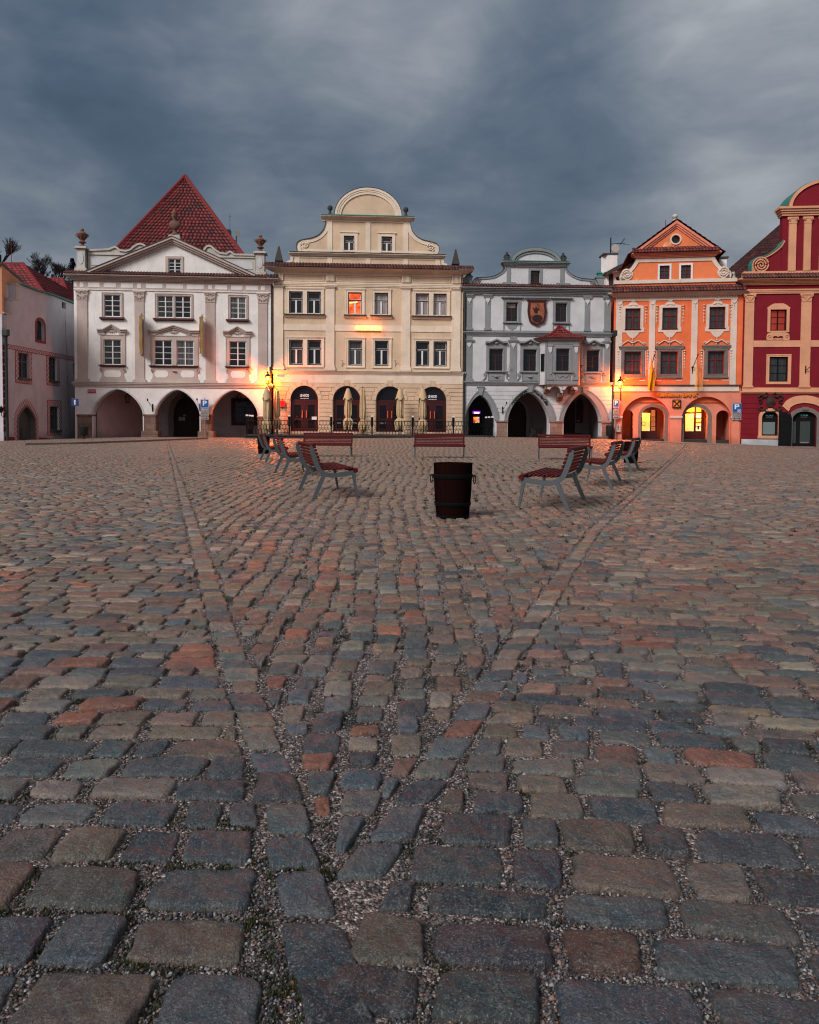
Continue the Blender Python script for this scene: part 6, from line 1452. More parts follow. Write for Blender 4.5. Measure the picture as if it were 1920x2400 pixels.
m = MB(); cornice(m, x0, x1, zf0, zf1, .16, 3, .06); m.build('architrave', M['peach'], B.root)
m = MB(); cornice(m, x0, x1, zc0, zc1, .5, 5, .08); m.build('cornice', M['peach'], B.root)
eave(B, x0-.3, x1, zc1+.01, zt1+.16, .58, seed=41, courses=1, colw=.2)
for ow, r, top in ((W1, w1, 1), (W2, w2, 0), (W3, w3, 1), (W4, w4, 0)):
    m = MB(); u0, u1 = r[0]-.2, r[1]+.2
    if top:
        cc_ = (u0+u1)/2; m.plate([(u0+.02, r[2]-.1), (u1-.02, r[2]-.1), (u1-.02, r[3]+.02), (u1+.03, r[3]+.1), (u1-.2, r[3]+.28), (cc_+.3, r[3]+.4), (cc_-.3, r[3]+.4), (u0+.2, r[3]+.28), (u0-.03, r[3]+.1), (u0+.02, r[3]+.02)], [rect(*r)], -.06, 0)
        zq = r[2]-.15; inn = [(cc_-.35, zq-.35), (cc_-.28, zq-.5), (cc_, zq-.46), (cc_+.28, zq-.5), (cc_+.35, zq-.35), (cc_+.28, zq-.2), (cc_+.06, zq-.22), (cc_, zq-.28), (cc_-.06, zq-.22), (cc_-.28, zq-.2)]
        m.plate([(u0, zb1+.02), (u1, zb1+.02), (u1-.02, zq-.52), (u1+.03, zq-.3), (u1-.03, zq-.06), (u1-.25, zq+.04), (u0+.25, zq+.04), (u0+.03, zq-.06), (u0-.03, zq-.3), (u0+.02, zq-.52)], [inn], -.055, 0)
        for s, xx in ((-1, u0+.16), (1, u1-.16)): m.tube([(xx+s*.12*math.cos(tt)*(1-tt/9), -.07, zq-.22+.12*math.sin(tt)*(1-tt/9)) for tt in [j*.7 for j in range(9)]], .03, 6)
    else:
        m.frame(u0, u1, r[2]-.17, r[3]+.17, .07, -.05, 0); m.plate(rect(u0+.07, u1-.07, r[2]-.1, r[3]+.1), [rect(*r)], -.03, 0)
    m.build('surround', M['peach'], ow)
# gable block
g0 = a.pt(490, 500)[0]; zg1 = a.pt(620, 335)[1]; zg0 = zt1+.3
MB().box(a.pt(200, 770)[0], x1, -.02, .5, zt1-.1, zg0).build('gable_base_band', M['peach'], B.root)
MB().plate(rect(g0, x1, zg0, zg1), [], .06, .6).build('gable', M['purple'], B.root)
zb_ = a.pt(620, 745)[1]; m = MB()
for u, v in ((535, 590), (648, 700), (765, 817)):
    p0 = a.pt(u, 500)[0]; p1 = a.pt(v, 500)[0]; m.box(p0, p1, -.06, .06, zg0+.001, zg1-.5); m.box(p0-.1, p1+.1, -.1, .06, zg1-.2, zg1-.08); m.box(p0-.02, p1+.02, -.08, .06, zg1-.499, zg1-.21)
    for s, xx in ((-1, p0), (1, p1)): m.tube([(xx+s*.1*math.cos(tt)*(1-tt/9), -.11, zg1-.28+.1*math.sin(tt)*(1-tt/9)) for tt in [j*.7 for j in range(9)]], .035, 6)
m.build('gable_pilaster', M['peach'], B.root)
vp = smoothpath(a.poly([(265, 750), (262, 700), (275, 665), (310, 645), (350, 638), (400, 615), (450, 580), (480, 550), (500, 515)]), 4)
MB().plate([(vp[0][0], zg0)]+[(g0-.0005, zg0), (g0-.0005, vp[-1][1])]+vp[::-1][1:], [], .12, .6).build('gable_volute_wall', M['purple'], B.root)
m = MB(); m.band(vp[::-1], .12, .04, .5); c = a.pt(332, 700)
m.tube([(c[0]-.55*math.cos(tt)*(1-tt/21), .04, c[1]+.55*math.sin(tt)*(1-tt/21)) for tt in [j*.4 for j in range(-2, 50)]], .055, 6); m.build('spiral_volute', M['peach'], B.root)
m = MB(); m.band(vp[::-1], -.06, .0, .64); m.build('volute_copper', M['copper'], B.root)
zk0 = zg1+.001; zk1 = a.pt(620, 272)[1]; m = MB(); cornice(m, g0, x1, zk0, zk1, .35, 4, .05, y1=.7); m.build('gable_cornice', M['peach'], B.root)
dx0 = a.pt(540, 268)[0]; dxm = a.pt(850, 70)[0]; dzt = a.pt(850, 55)[1]; A_ = [p for p in arc(dx0, 2*dxm-dx0, zk1, dzt, 40)]
MB().plate([(dx0, zk1+.002)]+A_[1:-1]+[(2*dxm-dx0, zk1+.002)], [], .1, .6).build('gable_dome', M['purple'], B.root)
m = MB(); m.band(A_[::-1], .2, -.0, .14); m.build('dome_moulding', M['peach'], B.root)
m = MB(); m.band(A_, .05, .2, 2.2); m.build('dome_copper', M['copper'], B.root)
# long dark brown roof behind
yr = .9; A0 = a.pt(35, 812, yr); A1 = (x1, A0[1]); T0 = a.pt(40, 640, 4.0); R1 = a.pt(488, 378, 7.5)
M['btile'] = vcolmat('dark_brown_tiles', .6, .4, 3, .3, .3)
zb_ = zc1-.1
p_l = np.array((a.pt(150, 800, .6)[0], .62, zb_)); sl0 = a.pt(40, 640, 5); sl1 = a.pt(520, 355, 9)
bl = np.array((p_l[0]-1.6, .62, zb_)); br = np.array((x1, .62, zb_)); tl0 = np.array((sl0[0], 5, sl0[1])); 
rows = []; n = 26
topL = np.array((sl1[0], 9.0, sl1[1])); topR = np.array((x1, 9.0, sl1[1])); 
for i in range(n):
    t0, t1 = i/n, (i+1)/n; rows.append((bl+(topL-bl)*t0, br+(topR-br)*t0, bl+(topL-bl)*t1, br+(topR-br)*t1))
tiled('roof', M['btile'], B.root, rows, .24, .02, .02, (.075, .012, .014), 9, 4)
m = MB(); m.add([tuple(bl), tuple(topL), (topL[0], 17, zb_), (bl[0], 17, zb_)], [(0, 1, 2), (0, 2, 3)]); m.build('roof_side', M['roof_plain'], B.root)
MB().box(x0+.02, x1-.02, .51, 14, -.7, zb_).build('house_body', M['purple'], B.root)
q = a.r(20, 650, 75, 710, 2.0); t = MB().box(q[0], q[1], 2.0, 2.8, q[2]-1.5, q[3]); t.build('small_chimney', M['white'], B.root); MB().box(q[0]-.1, q[1]+.1, 1.9, 2.9, q[3]+.001, q[3]+.1).build('chimney_cap', M['flash'], B.root)
# ================================================================== LILAC HOUSE (steeply angled side wall)
B = Bld('town_house', 'pale lilac house with red diamond lattice bands and pointed doorway', 22, 39.2, 174, 33.2)
LH = B
a = Z(B, 0, 540, .2412); e = Z(B, 0, 880, .11594)
x0 = a.pt(28, 1500)[0]; x1 = a.pt(718, 1500)[0]+.5
hol = []
def R2(z, q): return z.r(*q)
w = [R2(a, (178, 1192, 280, 1435)), R2(a, (476, 1232, 553, 1458)), R2(e, (1010, 628, 1195, 1105))]
WN = [window(B, r, 'left', hol, .12) for r in w]
aw = R2(a, (352, 868, 432, 1072)); hol.append(archpoly(aw[0], aw[1], aw[2], aw[3]-.35, aw[3], 10))
dw = R2(e, (338, 588, 720, 1385)); dz_ = e.pt(500, 900)[1]; darch = archpoly(dw[0], dw[1], -.4, dz_, dw[3], 16, 1.35, .7); hol.append(darch)
sw_ = R2(a, (604, 697, 640, 760)); hol.append(rect(*sw_)); s2 = R2(a, (708, 1290, 735, 1400)); hol.append(archpoly(s2[0], s2[1], s2[2], s2[3]-.2, s2[3], 8))
T = a.poly([(28, 820), (65, 820), (65, 800), (82, 800), (82, 675), (125, 675), (147, 675), (147, 532), (212, 535), (350, 590), (500, 632), (718, 712)])
top = [(x0, T[0][1])]+T[1:-1]+[(x1, T[-1][1]-.05)]
MB().plate([(x0, -.5)]+[(x1, -.5)]+top[::-1], hol, 0, .35).build('side_wall', M['lilac'], B.root)
m = MB()
for k, (p, q, y) in enumerate(((147, 188, 532), (82, 124, 675), (28, 66, 808))):
    r = a.r(p, y, q, y+145); m.box(r[0], r[1], -.06, .4, r[3]-.02, r[3]+.08); m.box(r[0]+.05, r[1]-.08, -.04, 0, r[2], r[3]-.1)
m.build('stepped_parapet', M['attic'], B.root)
m = MB(); tp = a.poly([(212, 533), (350, 588), (500, 630), (718, 712)]); m.band(tp[::-1], -.1, -.15, .6); m.build('verge_flashing', M['copper'], B.root)
m_, nt, bs = _nt('red_lattice_band'); o_ = ocoord(nt); sp = nt.nodes.new('ShaderNodeSeparateXYZ'); nt.links.new(o_, sp.inputs[0])
def stripes(s):
    v = math_(nt, 'ADD' if s > 0 else 'SUBTRACT', math_(nt, 'MULTIPLY', sp.outputs[0], 3.4), math_(nt, 'MULTIPLY', sp.outputs[2], 3.4)); fr = math_(nt, 'FRACT', v); return math_(nt, 'LESS_THAN', math_(nt, 'ABSOLUTE', math_(nt, 'SUBTRACT', fr, .5)), .12)
g = math_(nt, 'MAXIMUM', stripes(1), stripes(-1)); nt.links.new(mix(nt, g, (.52, .46, .47), (.34, .085, .10)), bs.inputs['Base Color']); bs.inputs['Roughness'].default_value = .85; M['latt'] = m_
M['redl'] = plaster('crimson_limewash', (.28, .055, .08), .3)
for ow, r, k in zip(WN, w, range(3)):
    u = (r[1]-r[0])*.17+.12; m = MB(); out = (r[0]-u, r[1]+u, r[2]-.3, r[3]+(.06 if k < 2 else .4)); m.plate(rect(*out), [rect(*r)], -.02, 0); m.build('lattice_surround', M['latt'], ow)
    m = MB(); m.frame(out[0]-.03, out[1]+.03, out[2]-.04, out[3]+.02, .03, -.025, 0); m.build('surround_line', M['redl'], ow)
    MB().box(r[0]-.05, r[1]+.06, -.16, .0, r[2]-.12, r[2]-.002).build('sill', M['gwin'], ow)
bp = a.poly([(78, 1128), (724, 1218), (724, 1247), (78, 1160)]); zq0 = sum(p[1] for p in (bp[2], bp[3]))/2; zq1 = sum(p[1] for p in bp[:2])/2
MB().box(x0+.1, x1, -.02, 0, zq0, zq1).build('lattice_band', M['latt'], B.root)
MB().box(x0+.1, x1, -.025, 0, zq1+.001, zq1+.03).box(x0+.1, x1, -.025, 0, zq0-.03, zq0-.001).build('band_line', M['redl'], B.root)
o = MB().box(aw[0], aw[1], .2, .26, aw[2], aw[3]).build('arched_window', M['gwin'], B.root); ap = archpoly(aw[0], aw[1], aw[2], aw[3]-.35, aw[3], 10); m = MB(); m.band(ap[::-1], -.14, -.03, .0); m.box(aw[0]-.14, aw[1]+.14, -.03, 0, aw[2]-.14, aw[2]-.001); m.build('surround', M['redl'], o)
MB().box(aw[0]+.08, aw[1]-.05, .18, .199, aw[2]+.1, aw[3]-.1).build('pane', M['glass'], o)
d = MB().plate(archpoly(dw[0]+.02, dw[1]-.02, -.4, dz_, dw[3]-.02, 16, 1.35, .7), [], .28, .34).build('pointed_door', M['gwin'], B.root)
q = e.r(505, 1065, 610, 1310); MB().box(q[0], q[1], .26, .279, q[2], q[3]).build('pane', M['shop_dk'], d)
m = MB(); m.band(darch[::-1], .14, -.06, .3); m.build('stone_frame', M['granite'], d)
m = MB(); m.band(darch[::-1], -.34, -.02, 0); m.build('lattice_surround', M['latt'], d)
for r, nm in ((sw_, 'small_window'), (s2, 'small_window')): MB().box(r[0]-.01, r[1]+.01, .2, .25, r[2], r[3]+.02).build(nm, M['glass'], B.root)
q = e.poly([(205, 1240), (205, 1250), (1450, 1310)]); MB().plate([(x0, -.5), (dw[0]-.36, -.5), (dw[0]-.36, q[0][1]), (x0, q[0][1])], [], -.05, 0).plate([(dw[1]+.36, -.5), (x1, -.5), (x1, q[2][1]-.1), (dw[1]+.36, q[1][1]-.05)], [], -.05, 0).build('red_plinth', M['redl'], B.root)
m = MB(); z = .6
k = 0
while z < zq0-.1: m.box(x0-.02, x0+(.42 if k % 2 else .28), -.03, 0, z, z+.3); z += .4; k += 1
m.build('red_quoin', M['redl'], B.root)
MB().box(x0+.05, x1-.02, .36, 9, -.5, T[-1][1]-.1).build('house_body', M['lilac'], B.root)
# wall cables
q = [e.pt(1360, 10), e.pt(1375, 440), e.pt(1405, 900), e.pt(1410, 1090), e.pt(1420, 1300)]; m = MB(); m.tube([(x, -.03, z) for x, z in q], .012, 5); q = a.poly([(628, 790), (637, 1000), (648, 1200), (650, 1400)]); m.tube([(x, -.03, z) for x, z in q], .01, 5); m.build('wall_cable', M['gwin'], B.root)
# roofs behind, fixed in world space
def wp(px, py, d):
    r = ray(px, py); return CAM+r*(d/r.y)
def world_roof(name, label, A, Bq, C, Dq, rows=22, cw=.28, seed=1, base=(.32, .012, .02)):
    r0 = empty(name, (0, 0, 0), 0, label, 'roof'); A, Bq, C, Dq = [np.array(tuple(p)) for p in (A, Bq, C, Dq)]
    rw = [(A+(C-A)*i/rows, Bq+(Dq-Bq)*i/rows, A+(C-A)*(i+1)/rows, Bq+(Dq-Bq)*(i+1)/rows) for i in range(rows)]
    return r0, rw
def z1p(x, y): return (x*.2412, 540+y*.2412)
def hip_roof(label, ridge0, ridge1, evl, evr, dr, de, rows, cw, seed):
    """front slope plus right hip of a roof from image points; ridge at depth dr, eaves at depth de"""
    A = wp(*z1p(*evl), de); Bq = wp(*z1p(*evr), de); C = wp(*z1p(*ridge0), dr); Dq = wp(*z1p(*ridge1), dr)
    Bq.z = A.z = (A.z+Bq.z)/2
    r0, rw = world_roof('tiled_roof', label, A, Bq, C, Dq, rows, cw, seed); tiled('roof_slope', M['tile'], r0, rw, cw, .045, .05, (.25, .007, .012), seed)
    E = Vector((Bq.x+1.5, dr+5, Bq.z)); w_ = []
    A_, B_, C_ = np.array(tuple(Bq)), np.array(tuple(E)), np.array(tuple(Dq))
    n = rows; rw = [(A_+(C_-A_)*i/n, B_+(C_-B_)*i/n, A_+(C_-A_)*(i+1)/n, B_+(C_-B_)*(i+1)/n) for i in range(n)]
    tiled('roof_hip', M['tile'], r0, rw, cw, .045, .05, (.22, .007, .012), seed+5)
    m = MB(); m.tube([tuple(Bq), tuple(Dq)], .16, 8); m.tube([tuple(C), tuple(Dq)], .14, 8); m.build('roof_ridge', M['roof_plain'], r0)
    m = MB(); m.box(A.x+.3, Bq.x-.3, de+.3, dr+6, 0, A.z-.02); m.build('wall', M['lilac'], r0); r0['category'] = 'building'; r0.name = 'background_house'
    return r0
hip_roof('lilac house bright red hipped roof nearest the left picture edge', (-260, 325), (222, 325), (-300, 800), (505, 640), 66, 58.5, 16, .36, 3)
hip_roof('second lower red hipped roof between the bigger red roof and white house', (370, 476), (605, 470), (300, 700), (690, 700), 74, 68, 11, .36, 5)
t = empty('lightning_rod', tuple(wp(*z1p(112, 325), 66)), 0, 'thin pinkish lightning rod on the left red roof', 'rod'); MB().tube([(0, 0, 0), (0, 0, 1.8)], .025, 5).build('rod', M['roof_plain'], t)
# ochre neighbour at the very edge
OB = Bld('town_house', 'sliver of an ochre orange house at the left picture edge', -150, 40.5, 23, 39.6)
az = Z(OB, 0, 540, .2412); zt_ = az.pt(0, 335)[1]; xr = az.pt(38, 1800)[0]
MB().box(-3, xr, 0, 6, -.4, zt_).build('house_wall', M['peach'], OB.root); MB().box(-3, xr+.05, -.15, 6.1, zt_+.001, zt_+.15).build('roof_edge', M['flash'], OB.root)
q = az.pt(25, 1790); t = OB.thing('wall_lamp', q[0], 0, q[1], 'small unlit black wall lamp at the left picture edge', 'lamp'); m = MB(); m.tube([(0, 0, -.1), (0, -.25, -.05), (0, -.3, .1)], .02, 5); m.build('bracket', M['iron'], t)
m = MB(); m.lathe([(.06, .1), (.12, .34), (.15, .35), (.03, .48), (.01, .55)], (0, -.3, 0), 6); m.build('lantern', M['iron'], t)
downpipe(x0+.12, -.16, -.2, a.pt(60, 1050)[1], LH, 'dark downpipe at the left corner of the lilac house', True, .09)
q = ground_pt(12, 1030); t = empty('planter', tuple(q), 0, 'round black planter at the left picture edge', 'planter'); MB().lathe([(.28, 0), (.36, .1), (.4, .9), (.36, 1.0), (.3, 1.02)], n=16).build('pot', M['can'], t, smooth=True)
# ================================================================== STREET FURNITURE
def pole_sign(gx_, gy_, label, hgt, post=True, kind='p', cw=.5, sh_=.72, B_=None, gd=None, name='parking_sign', scale=1):
    base = gd if gd is not None else ground_pt(gx_, gy_); t = empty(name, tuple(base), B_.rz if B_ else 0, label, 'sign')
    return t
def make_parking(t, zb_, w_, h_, plate2, zp, hand=False, post=True):
    if post: m = MB(); m.tube([(0, .03, 0), (0, .03, zb_+h_+.05)], .03, 8); m.lathe([(.035, 0), (.035, .05), (.01, .07)], (0, .03, zb_+h_+.04), 8); m.build('post', M['galv'], t)
    MB().box(-w_/2, w_/2, -.035, -.01, zb_, zb_+h_).build('plate', M['signb'], t, bevel=.01)
    m = MB(); m.frame(-w_/2+.012, w_/2-.012, zb_+.012, zb_+h_-.012, .012, -.039, -.0352); m.build('plate_border', M['signw'], t)
    text('lettering', 'P', M['signw'], t, 0 if not hand else -.03, -.04, zb_+h_*.6, h_*.68, w_*.5, .003, off=.012)
    if not hand: text('lettering_small', 'RESERVÉ', M['inkt' if False else 'signw'], t, 0, -.04, zb_+h_*.13, h_*.16, w_*.8, .002)
    else:
        m = MB(); cx = w_*.22; cz = zb_+h_*.2; m.frame(cx-.1, cx+.1, cz-.1, cz+.1, .015, -.042, -.0355); m.tube([(cx-.06, -.045, cz-.07), (cx+.06, -.045, cz+.07)], .012, 5); m.tube([(cx+.06, -.045, cz-.07), (cx-.06, -.045, cz+.07)], .012, 5); m.build('symbol', M['signw'], t)
    a0, a1 = zp; MB().box(-w_/2, w_/2, -.03, -.008, a0, a1).build('text_plate', M['signg'], t, bevel=.01)
    for k, s in enumerate(plate2): text('plate_text', s, M['black'], t, 0, -.034, a1-(a1-a0)*(k+.7)/(len(plate2)+.4), (a1-a0)*.75/(len(plate2)+.3), w_*.78, .002)
    a2 = a0-.03; MB().box(-w_/2, w_/2, -.03, -.008, a2-.2, a2).build('arrow_plate', M['signg'], t, bevel=.01)
    m = MB(); zc = a2-.1; m.box(-w_*.36, w_*.24, -.036, -.0302, zc-.018, zc+.018); m.plate([(w_*.22, zc-.06), (w_*.4, zc), (w_*.22, zc+.06)], [], -.036, -.0302)
    if hand: m.plate([(-w_*.22, zc-.06), (-w_*.22, zc+.06), (-w_*.4, zc)], [], -.036, -.0302)
    m.build('arrow', M['black'], t)
def place(B_, zz, px, pbase, y): 
    q = zz.pt(px, pbase, y); g = B_.w(q[0], y); return (g.x, g.y, float(gz(g.x, g.y))), q[0]
zw = Z(WH, 160, 740, .28986); zo = Z(OH, 1400, 740, .2087)
for (B_, zz, px, yb, top, bot, pl0, pl1, ar0, lab, y, hand) in (
    (WH, zw, 1105, 970, 677, 757, 760, 812, 835, 'blue parking sign on a post before the white arcade pier', -.35, False),
    (OH, zo, 205, 1385, 942, 1040, 1052, 1118, 1145, 'blue parking sign on a post below the lit lantern at the orange corner', -.3, False)):
    g, xl = place(B_, zz, px, yb, y); t = empty('parking_sign', g, B_.rz, lab, 'sign', 'blue parking signs')
    f = lambda yy: zz.pt(px, yy, y)[1]-g[2]
    make_parking(t, f(bot), .54 if B_ is WH else .40*1.02, f(top)-f(bot), ['7 - 18 h', 'NÁMĚSTÍ', 'VJEZD NA', 'POVOLENÍ'], (f(pl1), f(pl0)), hand)
q = zo.pt(1565, 1040); t = OH.thing('parking_sign', q[0], -.12, 0, 'blue parking sign fixed to the salmon pier beside the crimson house', 'sign', 'blue parking signs')
make_parking(t, zo.pt(1565, 1088)[1], .62, zo.pt(1565, 982)[1]-zo.pt(1565, 1088)[1], ['8 - 20 h', 'PLACENÉ'], (zo.pt(1565, 1136)[1], zo.pt(1565, 1098)[1]), True, False)
e_ = Z(LH, 0, 880, .11594); q = ground_pt(22, 1030); t = empty('parking_sign', tuple(q), .0, 'blue parking sign before the dark downpipe of the lilac house', 'sign', 'blue parking signs')
ppm = F_PX/q.y; make_parking(t, (1030-967)/ppm, .46, 20.5/ppm, ['8 - 20 h', 'PLACENÉ'], ((1030-977)/ppm, (1030-968.5)/ppm), False)
q = ground_pt(178.5, 1031); ppm = F_PX/q.y; t = empty('direction_sign', tuple(q), 0, 'navy one way sign with white arrow at the white house corner', 'sign')
MB().tube([(0, .03, 0), (0, .03, 96/ppm)], .03, 8).build('post', M['galv'], t); zc = (1031-943)/ppm; s = .215
MB().box(-s-.03, s-.03, -.03, 0, zc-s*1.05, zc+s*1.05).build('plate', M['signnb'], t, bevel=.01); m = MB(); m.box(-.065, .005, -.04, -.031, zc-.15, zc+.06); m.plate([(-.11, zc+.05), (.05, zc+.05), (-.03, zc+.17)], [], -.04, -.031); m.build('arrow', M['signw'], t)
# litter bins
for g, lab, hgt in ((ground_pt(197, 1029), 'dark litter bin against the brown stone corner of the white house', .75), (Vector((*place(OH, zo, 140, 1384, -.35)[0],)), 'dark litter bin on a leg between the grey and orange houses', 1.0)):
    t = empty('litter_bin', tuple(g), 0, lab, 'litter bin', 'dark litter bins'); m = MB(); m.tube([(0, 0, 0), (0, 0, .25)], .05, 8); m.lathe([(.17, 0), (.17, .03)], n=12); m.build('leg', M['can'], t)
    m = MB(); m.lathe([(.2, .22), (.25, .26), (.27, .26+hgt*.62), (.28, .28+hgt*.66), (.2, .3+hgt*.68)], n=18); m.build('bin_body', M['can'], t, smooth=True); m = MB(); m.tube([(-.2, 0, .28+hgt*.66), (0, 0, .45+hgt*.68), (.2, 0, .28+hgt*.66)], .025, 6); m.build('handle', M['can'], t)
# lanterns
M['lglass'] = None; m_, nt, bs = _nt('lit_lantern_glass'); out = nt.nodes['Material Output']; em = nt.nodes.new('ShaderNodeEmission'); em.inputs['Color'].default_value = (1, .42, .05, 1); em.inputs['Strength'].default_value = 1.6
tr = nt.nodes.new('ShaderNodeBsdfTransparent'); mx = nt.nodes.new('ShaderNodeMixShader'); mx.inputs[0].default_value = .6; nt.links.new(tr.outputs[0], mx.inputs[1]); nt.links.new(em.outputs[0], mx.inputs[2]); nt.links.new(mx.outputs[0], out.inputs['Surface']); M['lglass'] = m_
M['bulb'] = emit('lantern_bulb', (1, .75, .35), 30)
M['lmetal'] = simple('lantern_copper', (.10, .045, .025), .45, .4)
def lantern(B_, x, y, ztop, zbot, label, power):
    t = B_.thing('wall_lantern', x, 0, zbot, label, 'street lamp', 'lit wall lanterns'); H_ = ztop-zbot; s = H_/1.0
    e_ = .25*s; zf = .0; ze = .56*s
    m = MB(); n = 6; r0, r1 = .13*s, .235*s
    for k in range(n):
        an = 2*PI*k/n; m.tube([(r0*math.cos(an), y+r0*math.sin(an), 0), (r1*math.cos(an), y+r1*math.sin(an), ze)], .012, 5)
    m.lathe([(r0+.02, -.03), (r0+.02, .01)], (0, y, 0), n); m.lathe([(r1+.02, ze-.02), (r1+.02, ze+.01)], (0, y, 0), n); m.build('frame', M['lmetal'], t)
    m = MB(); m.lathe([(r1+.05, ze+.01), (r1*.9, ze+.06), (r1*.5, ze+.17*s), (.07*s, ze+.22*s), (.07*s, ze+.3*s), (.1*s, ze+.31*s), (.05*s, ze+.36*s), (.015, ze+.44*s)], (0, y, 0), 12); m.build('roof_cap', M['lmetal'], t)
    v = []; f = []
    for k in range(n):
        an = 2*PI*k/n; v += [(r0*.97*math.cos(an), y+r0*.97*math.sin(an), .005), (r1*.97*math.cos(an), y+r1*.97*math.sin(an), ze-.02)]
    for k in range(n): f.append((2*k, 2*((k+1) % n), 2*((k+1) % n)+1, 2*k+1))
    MB().add(v, f).build('glass', M['lglass'], t)
    MB().lathe([(.01, .28*s), (.05*s, .34*s), (.06*s, .42*s), (.03*s, .5*s), (.01, .51*s)], (0, y, 0), 10).build('bulb', M['bulb'], t, smooth=True)
    m = MB(); m.tube(smoothpath([(0, y, -.02), (.02, y, -.15), (.06, y*.75, -.25), (.1, y*.3, -.3), (.12, -.03, -.3)], 4), .03, 7); m.tube([(.12, -.03, -.75), (.12, -.03, -.15)], .045, 7); m.tube(smoothpath([(.04, y*.85, -.12), (.1, y*.55, -.42), (.12, -.05, -.65)], 4), .022, 6); m.build('bracket', M['lmetal'], t)
    plight(B_, 0, y, .36*s, power, (1, .15, .009), .1, 'lamp_light', t)
    sp_ = bpy.data.lights.new('added_ground_spot', 'SPOT'); sp_.energy = power*3.6; sp_.color = (1, .13, .016); sp_.spot_size = math.radians(150); sp_.spot_blend = 1; sp_.shadow_soft_size = .1  # extra spot added inside the lantern to redden the ground
    so_ = bpy.data.objects.new('added_ground_spot', sp_); COL.objects.link(so_); so_.parent = t; so_.location = (0, y, .2*s); so_.rotation_euler = Vector((0, -.62, -.78)).to_track_quat('-Z', 'Y').to_euler()
    return t
q0 = WH.p(627.2, 869, -.85); q1 = WH.p(627.2, 899, -.85); lantern(WH, q1[0]+.02, -.85, q0[1], q1[1], 'lit orange lantern between the white and cream houses', 2900)
q0 = OH.p(1454, 881, -1.0); q1 = OH.p(1454, 910, -1.0); lantern(OH, q1[0], -1.0, q0[1], q1[1], 'lit orange lantern at the corner of the orange house', 2900)
# terrace
TB = CH; tz = Z(CH, 600, 740, .29565); TY = -2.85
tx0 = CH.p(579, 1020, TY)[0]; tx1 = CH.p(1155, 1020, TY)[0]; zdk = CH.p(870, 1020.5, TY)[1]
t = CH.thing('terrace_platform', 0, 0, 0, 'low dark stone terrace before the cream house', 'terrace'); m = MB(); m.box(tx0-.1, tx1+.1, TY-.12, -.06, -.3, zdk-.08); m.build('base', M['dark_stone'], t); m = MB(); m.box(tx0-.14, tx1+.14, TY-.17, -.06, zdk-.079, zdk); m.build('deck', M['dark_stone'], t)
zrail = CH.p(870, 987.5, TY)[1]; zcap = CH.p(870, 973.5, TY)[1]
fn = CH.thing('terrace_fence', 0, 0, 0, 'black wrought iron fence with white capped posts around the terrace', 'fence')
posts = [CH.p(v, 1000, TY)[0] for v in (579, 678.3, 776.5, 872.3, 967.5, 1062.7, 1154)]
pp = [(x, TY) for x in posts]+[(posts[0], TY+1.35), (posts[0], -.25), (posts[-1], TY+1.35), (posts[-1], -.25)]
for x, y in pp:
    m = MB(); m.box(x-.045, x+.045, y-.045, y+.045, zdk, zcap-.1); m.box(x-.075, x+.075, y-.075, y+.075, zrail-.35, zcap-.12); p = m.build('post', M['iron'], fn); MB().box(x-.07, x+.07, y-.07, y+.07, zcap-.1, zcap).build('post_cap', M['signw'], p)
def fence_panel(p, q):
    L = math.hypot(q[0]-p[0], q[1]-p[1]); d = ((q[0]-p[0])/L, (q[1]-p[1])/L); g = .12; m = MB()
    P3 = lambda s, z: (p[0]+d[0]*s, p[1]+d[1]*s, z)
    zb_ = zdk+.06; h = zrail-zb_; zm = zb_+h*.5; m.tube([P3(g, zrail), P3(L-g, zrail)], .018, 4); m.tube([P3(g, zm+.02), P3(L-g, zm+.02)], .012, 4); m.tube([P3(g, zb_), P3(L-g, zb_)], .016, 4)
    n = max(4, int((L-2*g)/.2)); st = (L-2*g)/n
    for k in range(n+1):
        s = g+st*k; m.tube([P3(s, zb_), P3(s, zb_+h*.12)], .015, 4) if False else None
        m.tube([P3(s, zb_), P3(s, zb_+h*.30), ], .017, 4)
        m.tube([P3(s, zrail), P3(s, zb_+h*.74)], .017, 4) if k % 1 == 0 else None
        if k < n:
            c = s+st/2
            m.tube([P3(s, zb_+h*.74), P3(c, zb_+h*.62), P3(c, zb_+h*.42), P3(s, zb_+h*.30)], .015, 4); m.tube([P3(s+st, zb_+h*.74), P3(c, zb_+h*.62)], .015, 4); m.tube([P3(c, zb_+h*.42), P3(s+st, zb_+h*.30)], .015, 4)
    m.build('fence_panel', M['iron'], fn)
for i in range(6): fence_panel((posts[i], TY), (posts[i+1], TY))
for x in (posts[0], posts[-1]): fence_panel((x, TY), (x, TY+1.35)); fence_panel((x, TY+1.35), (x, -.25))
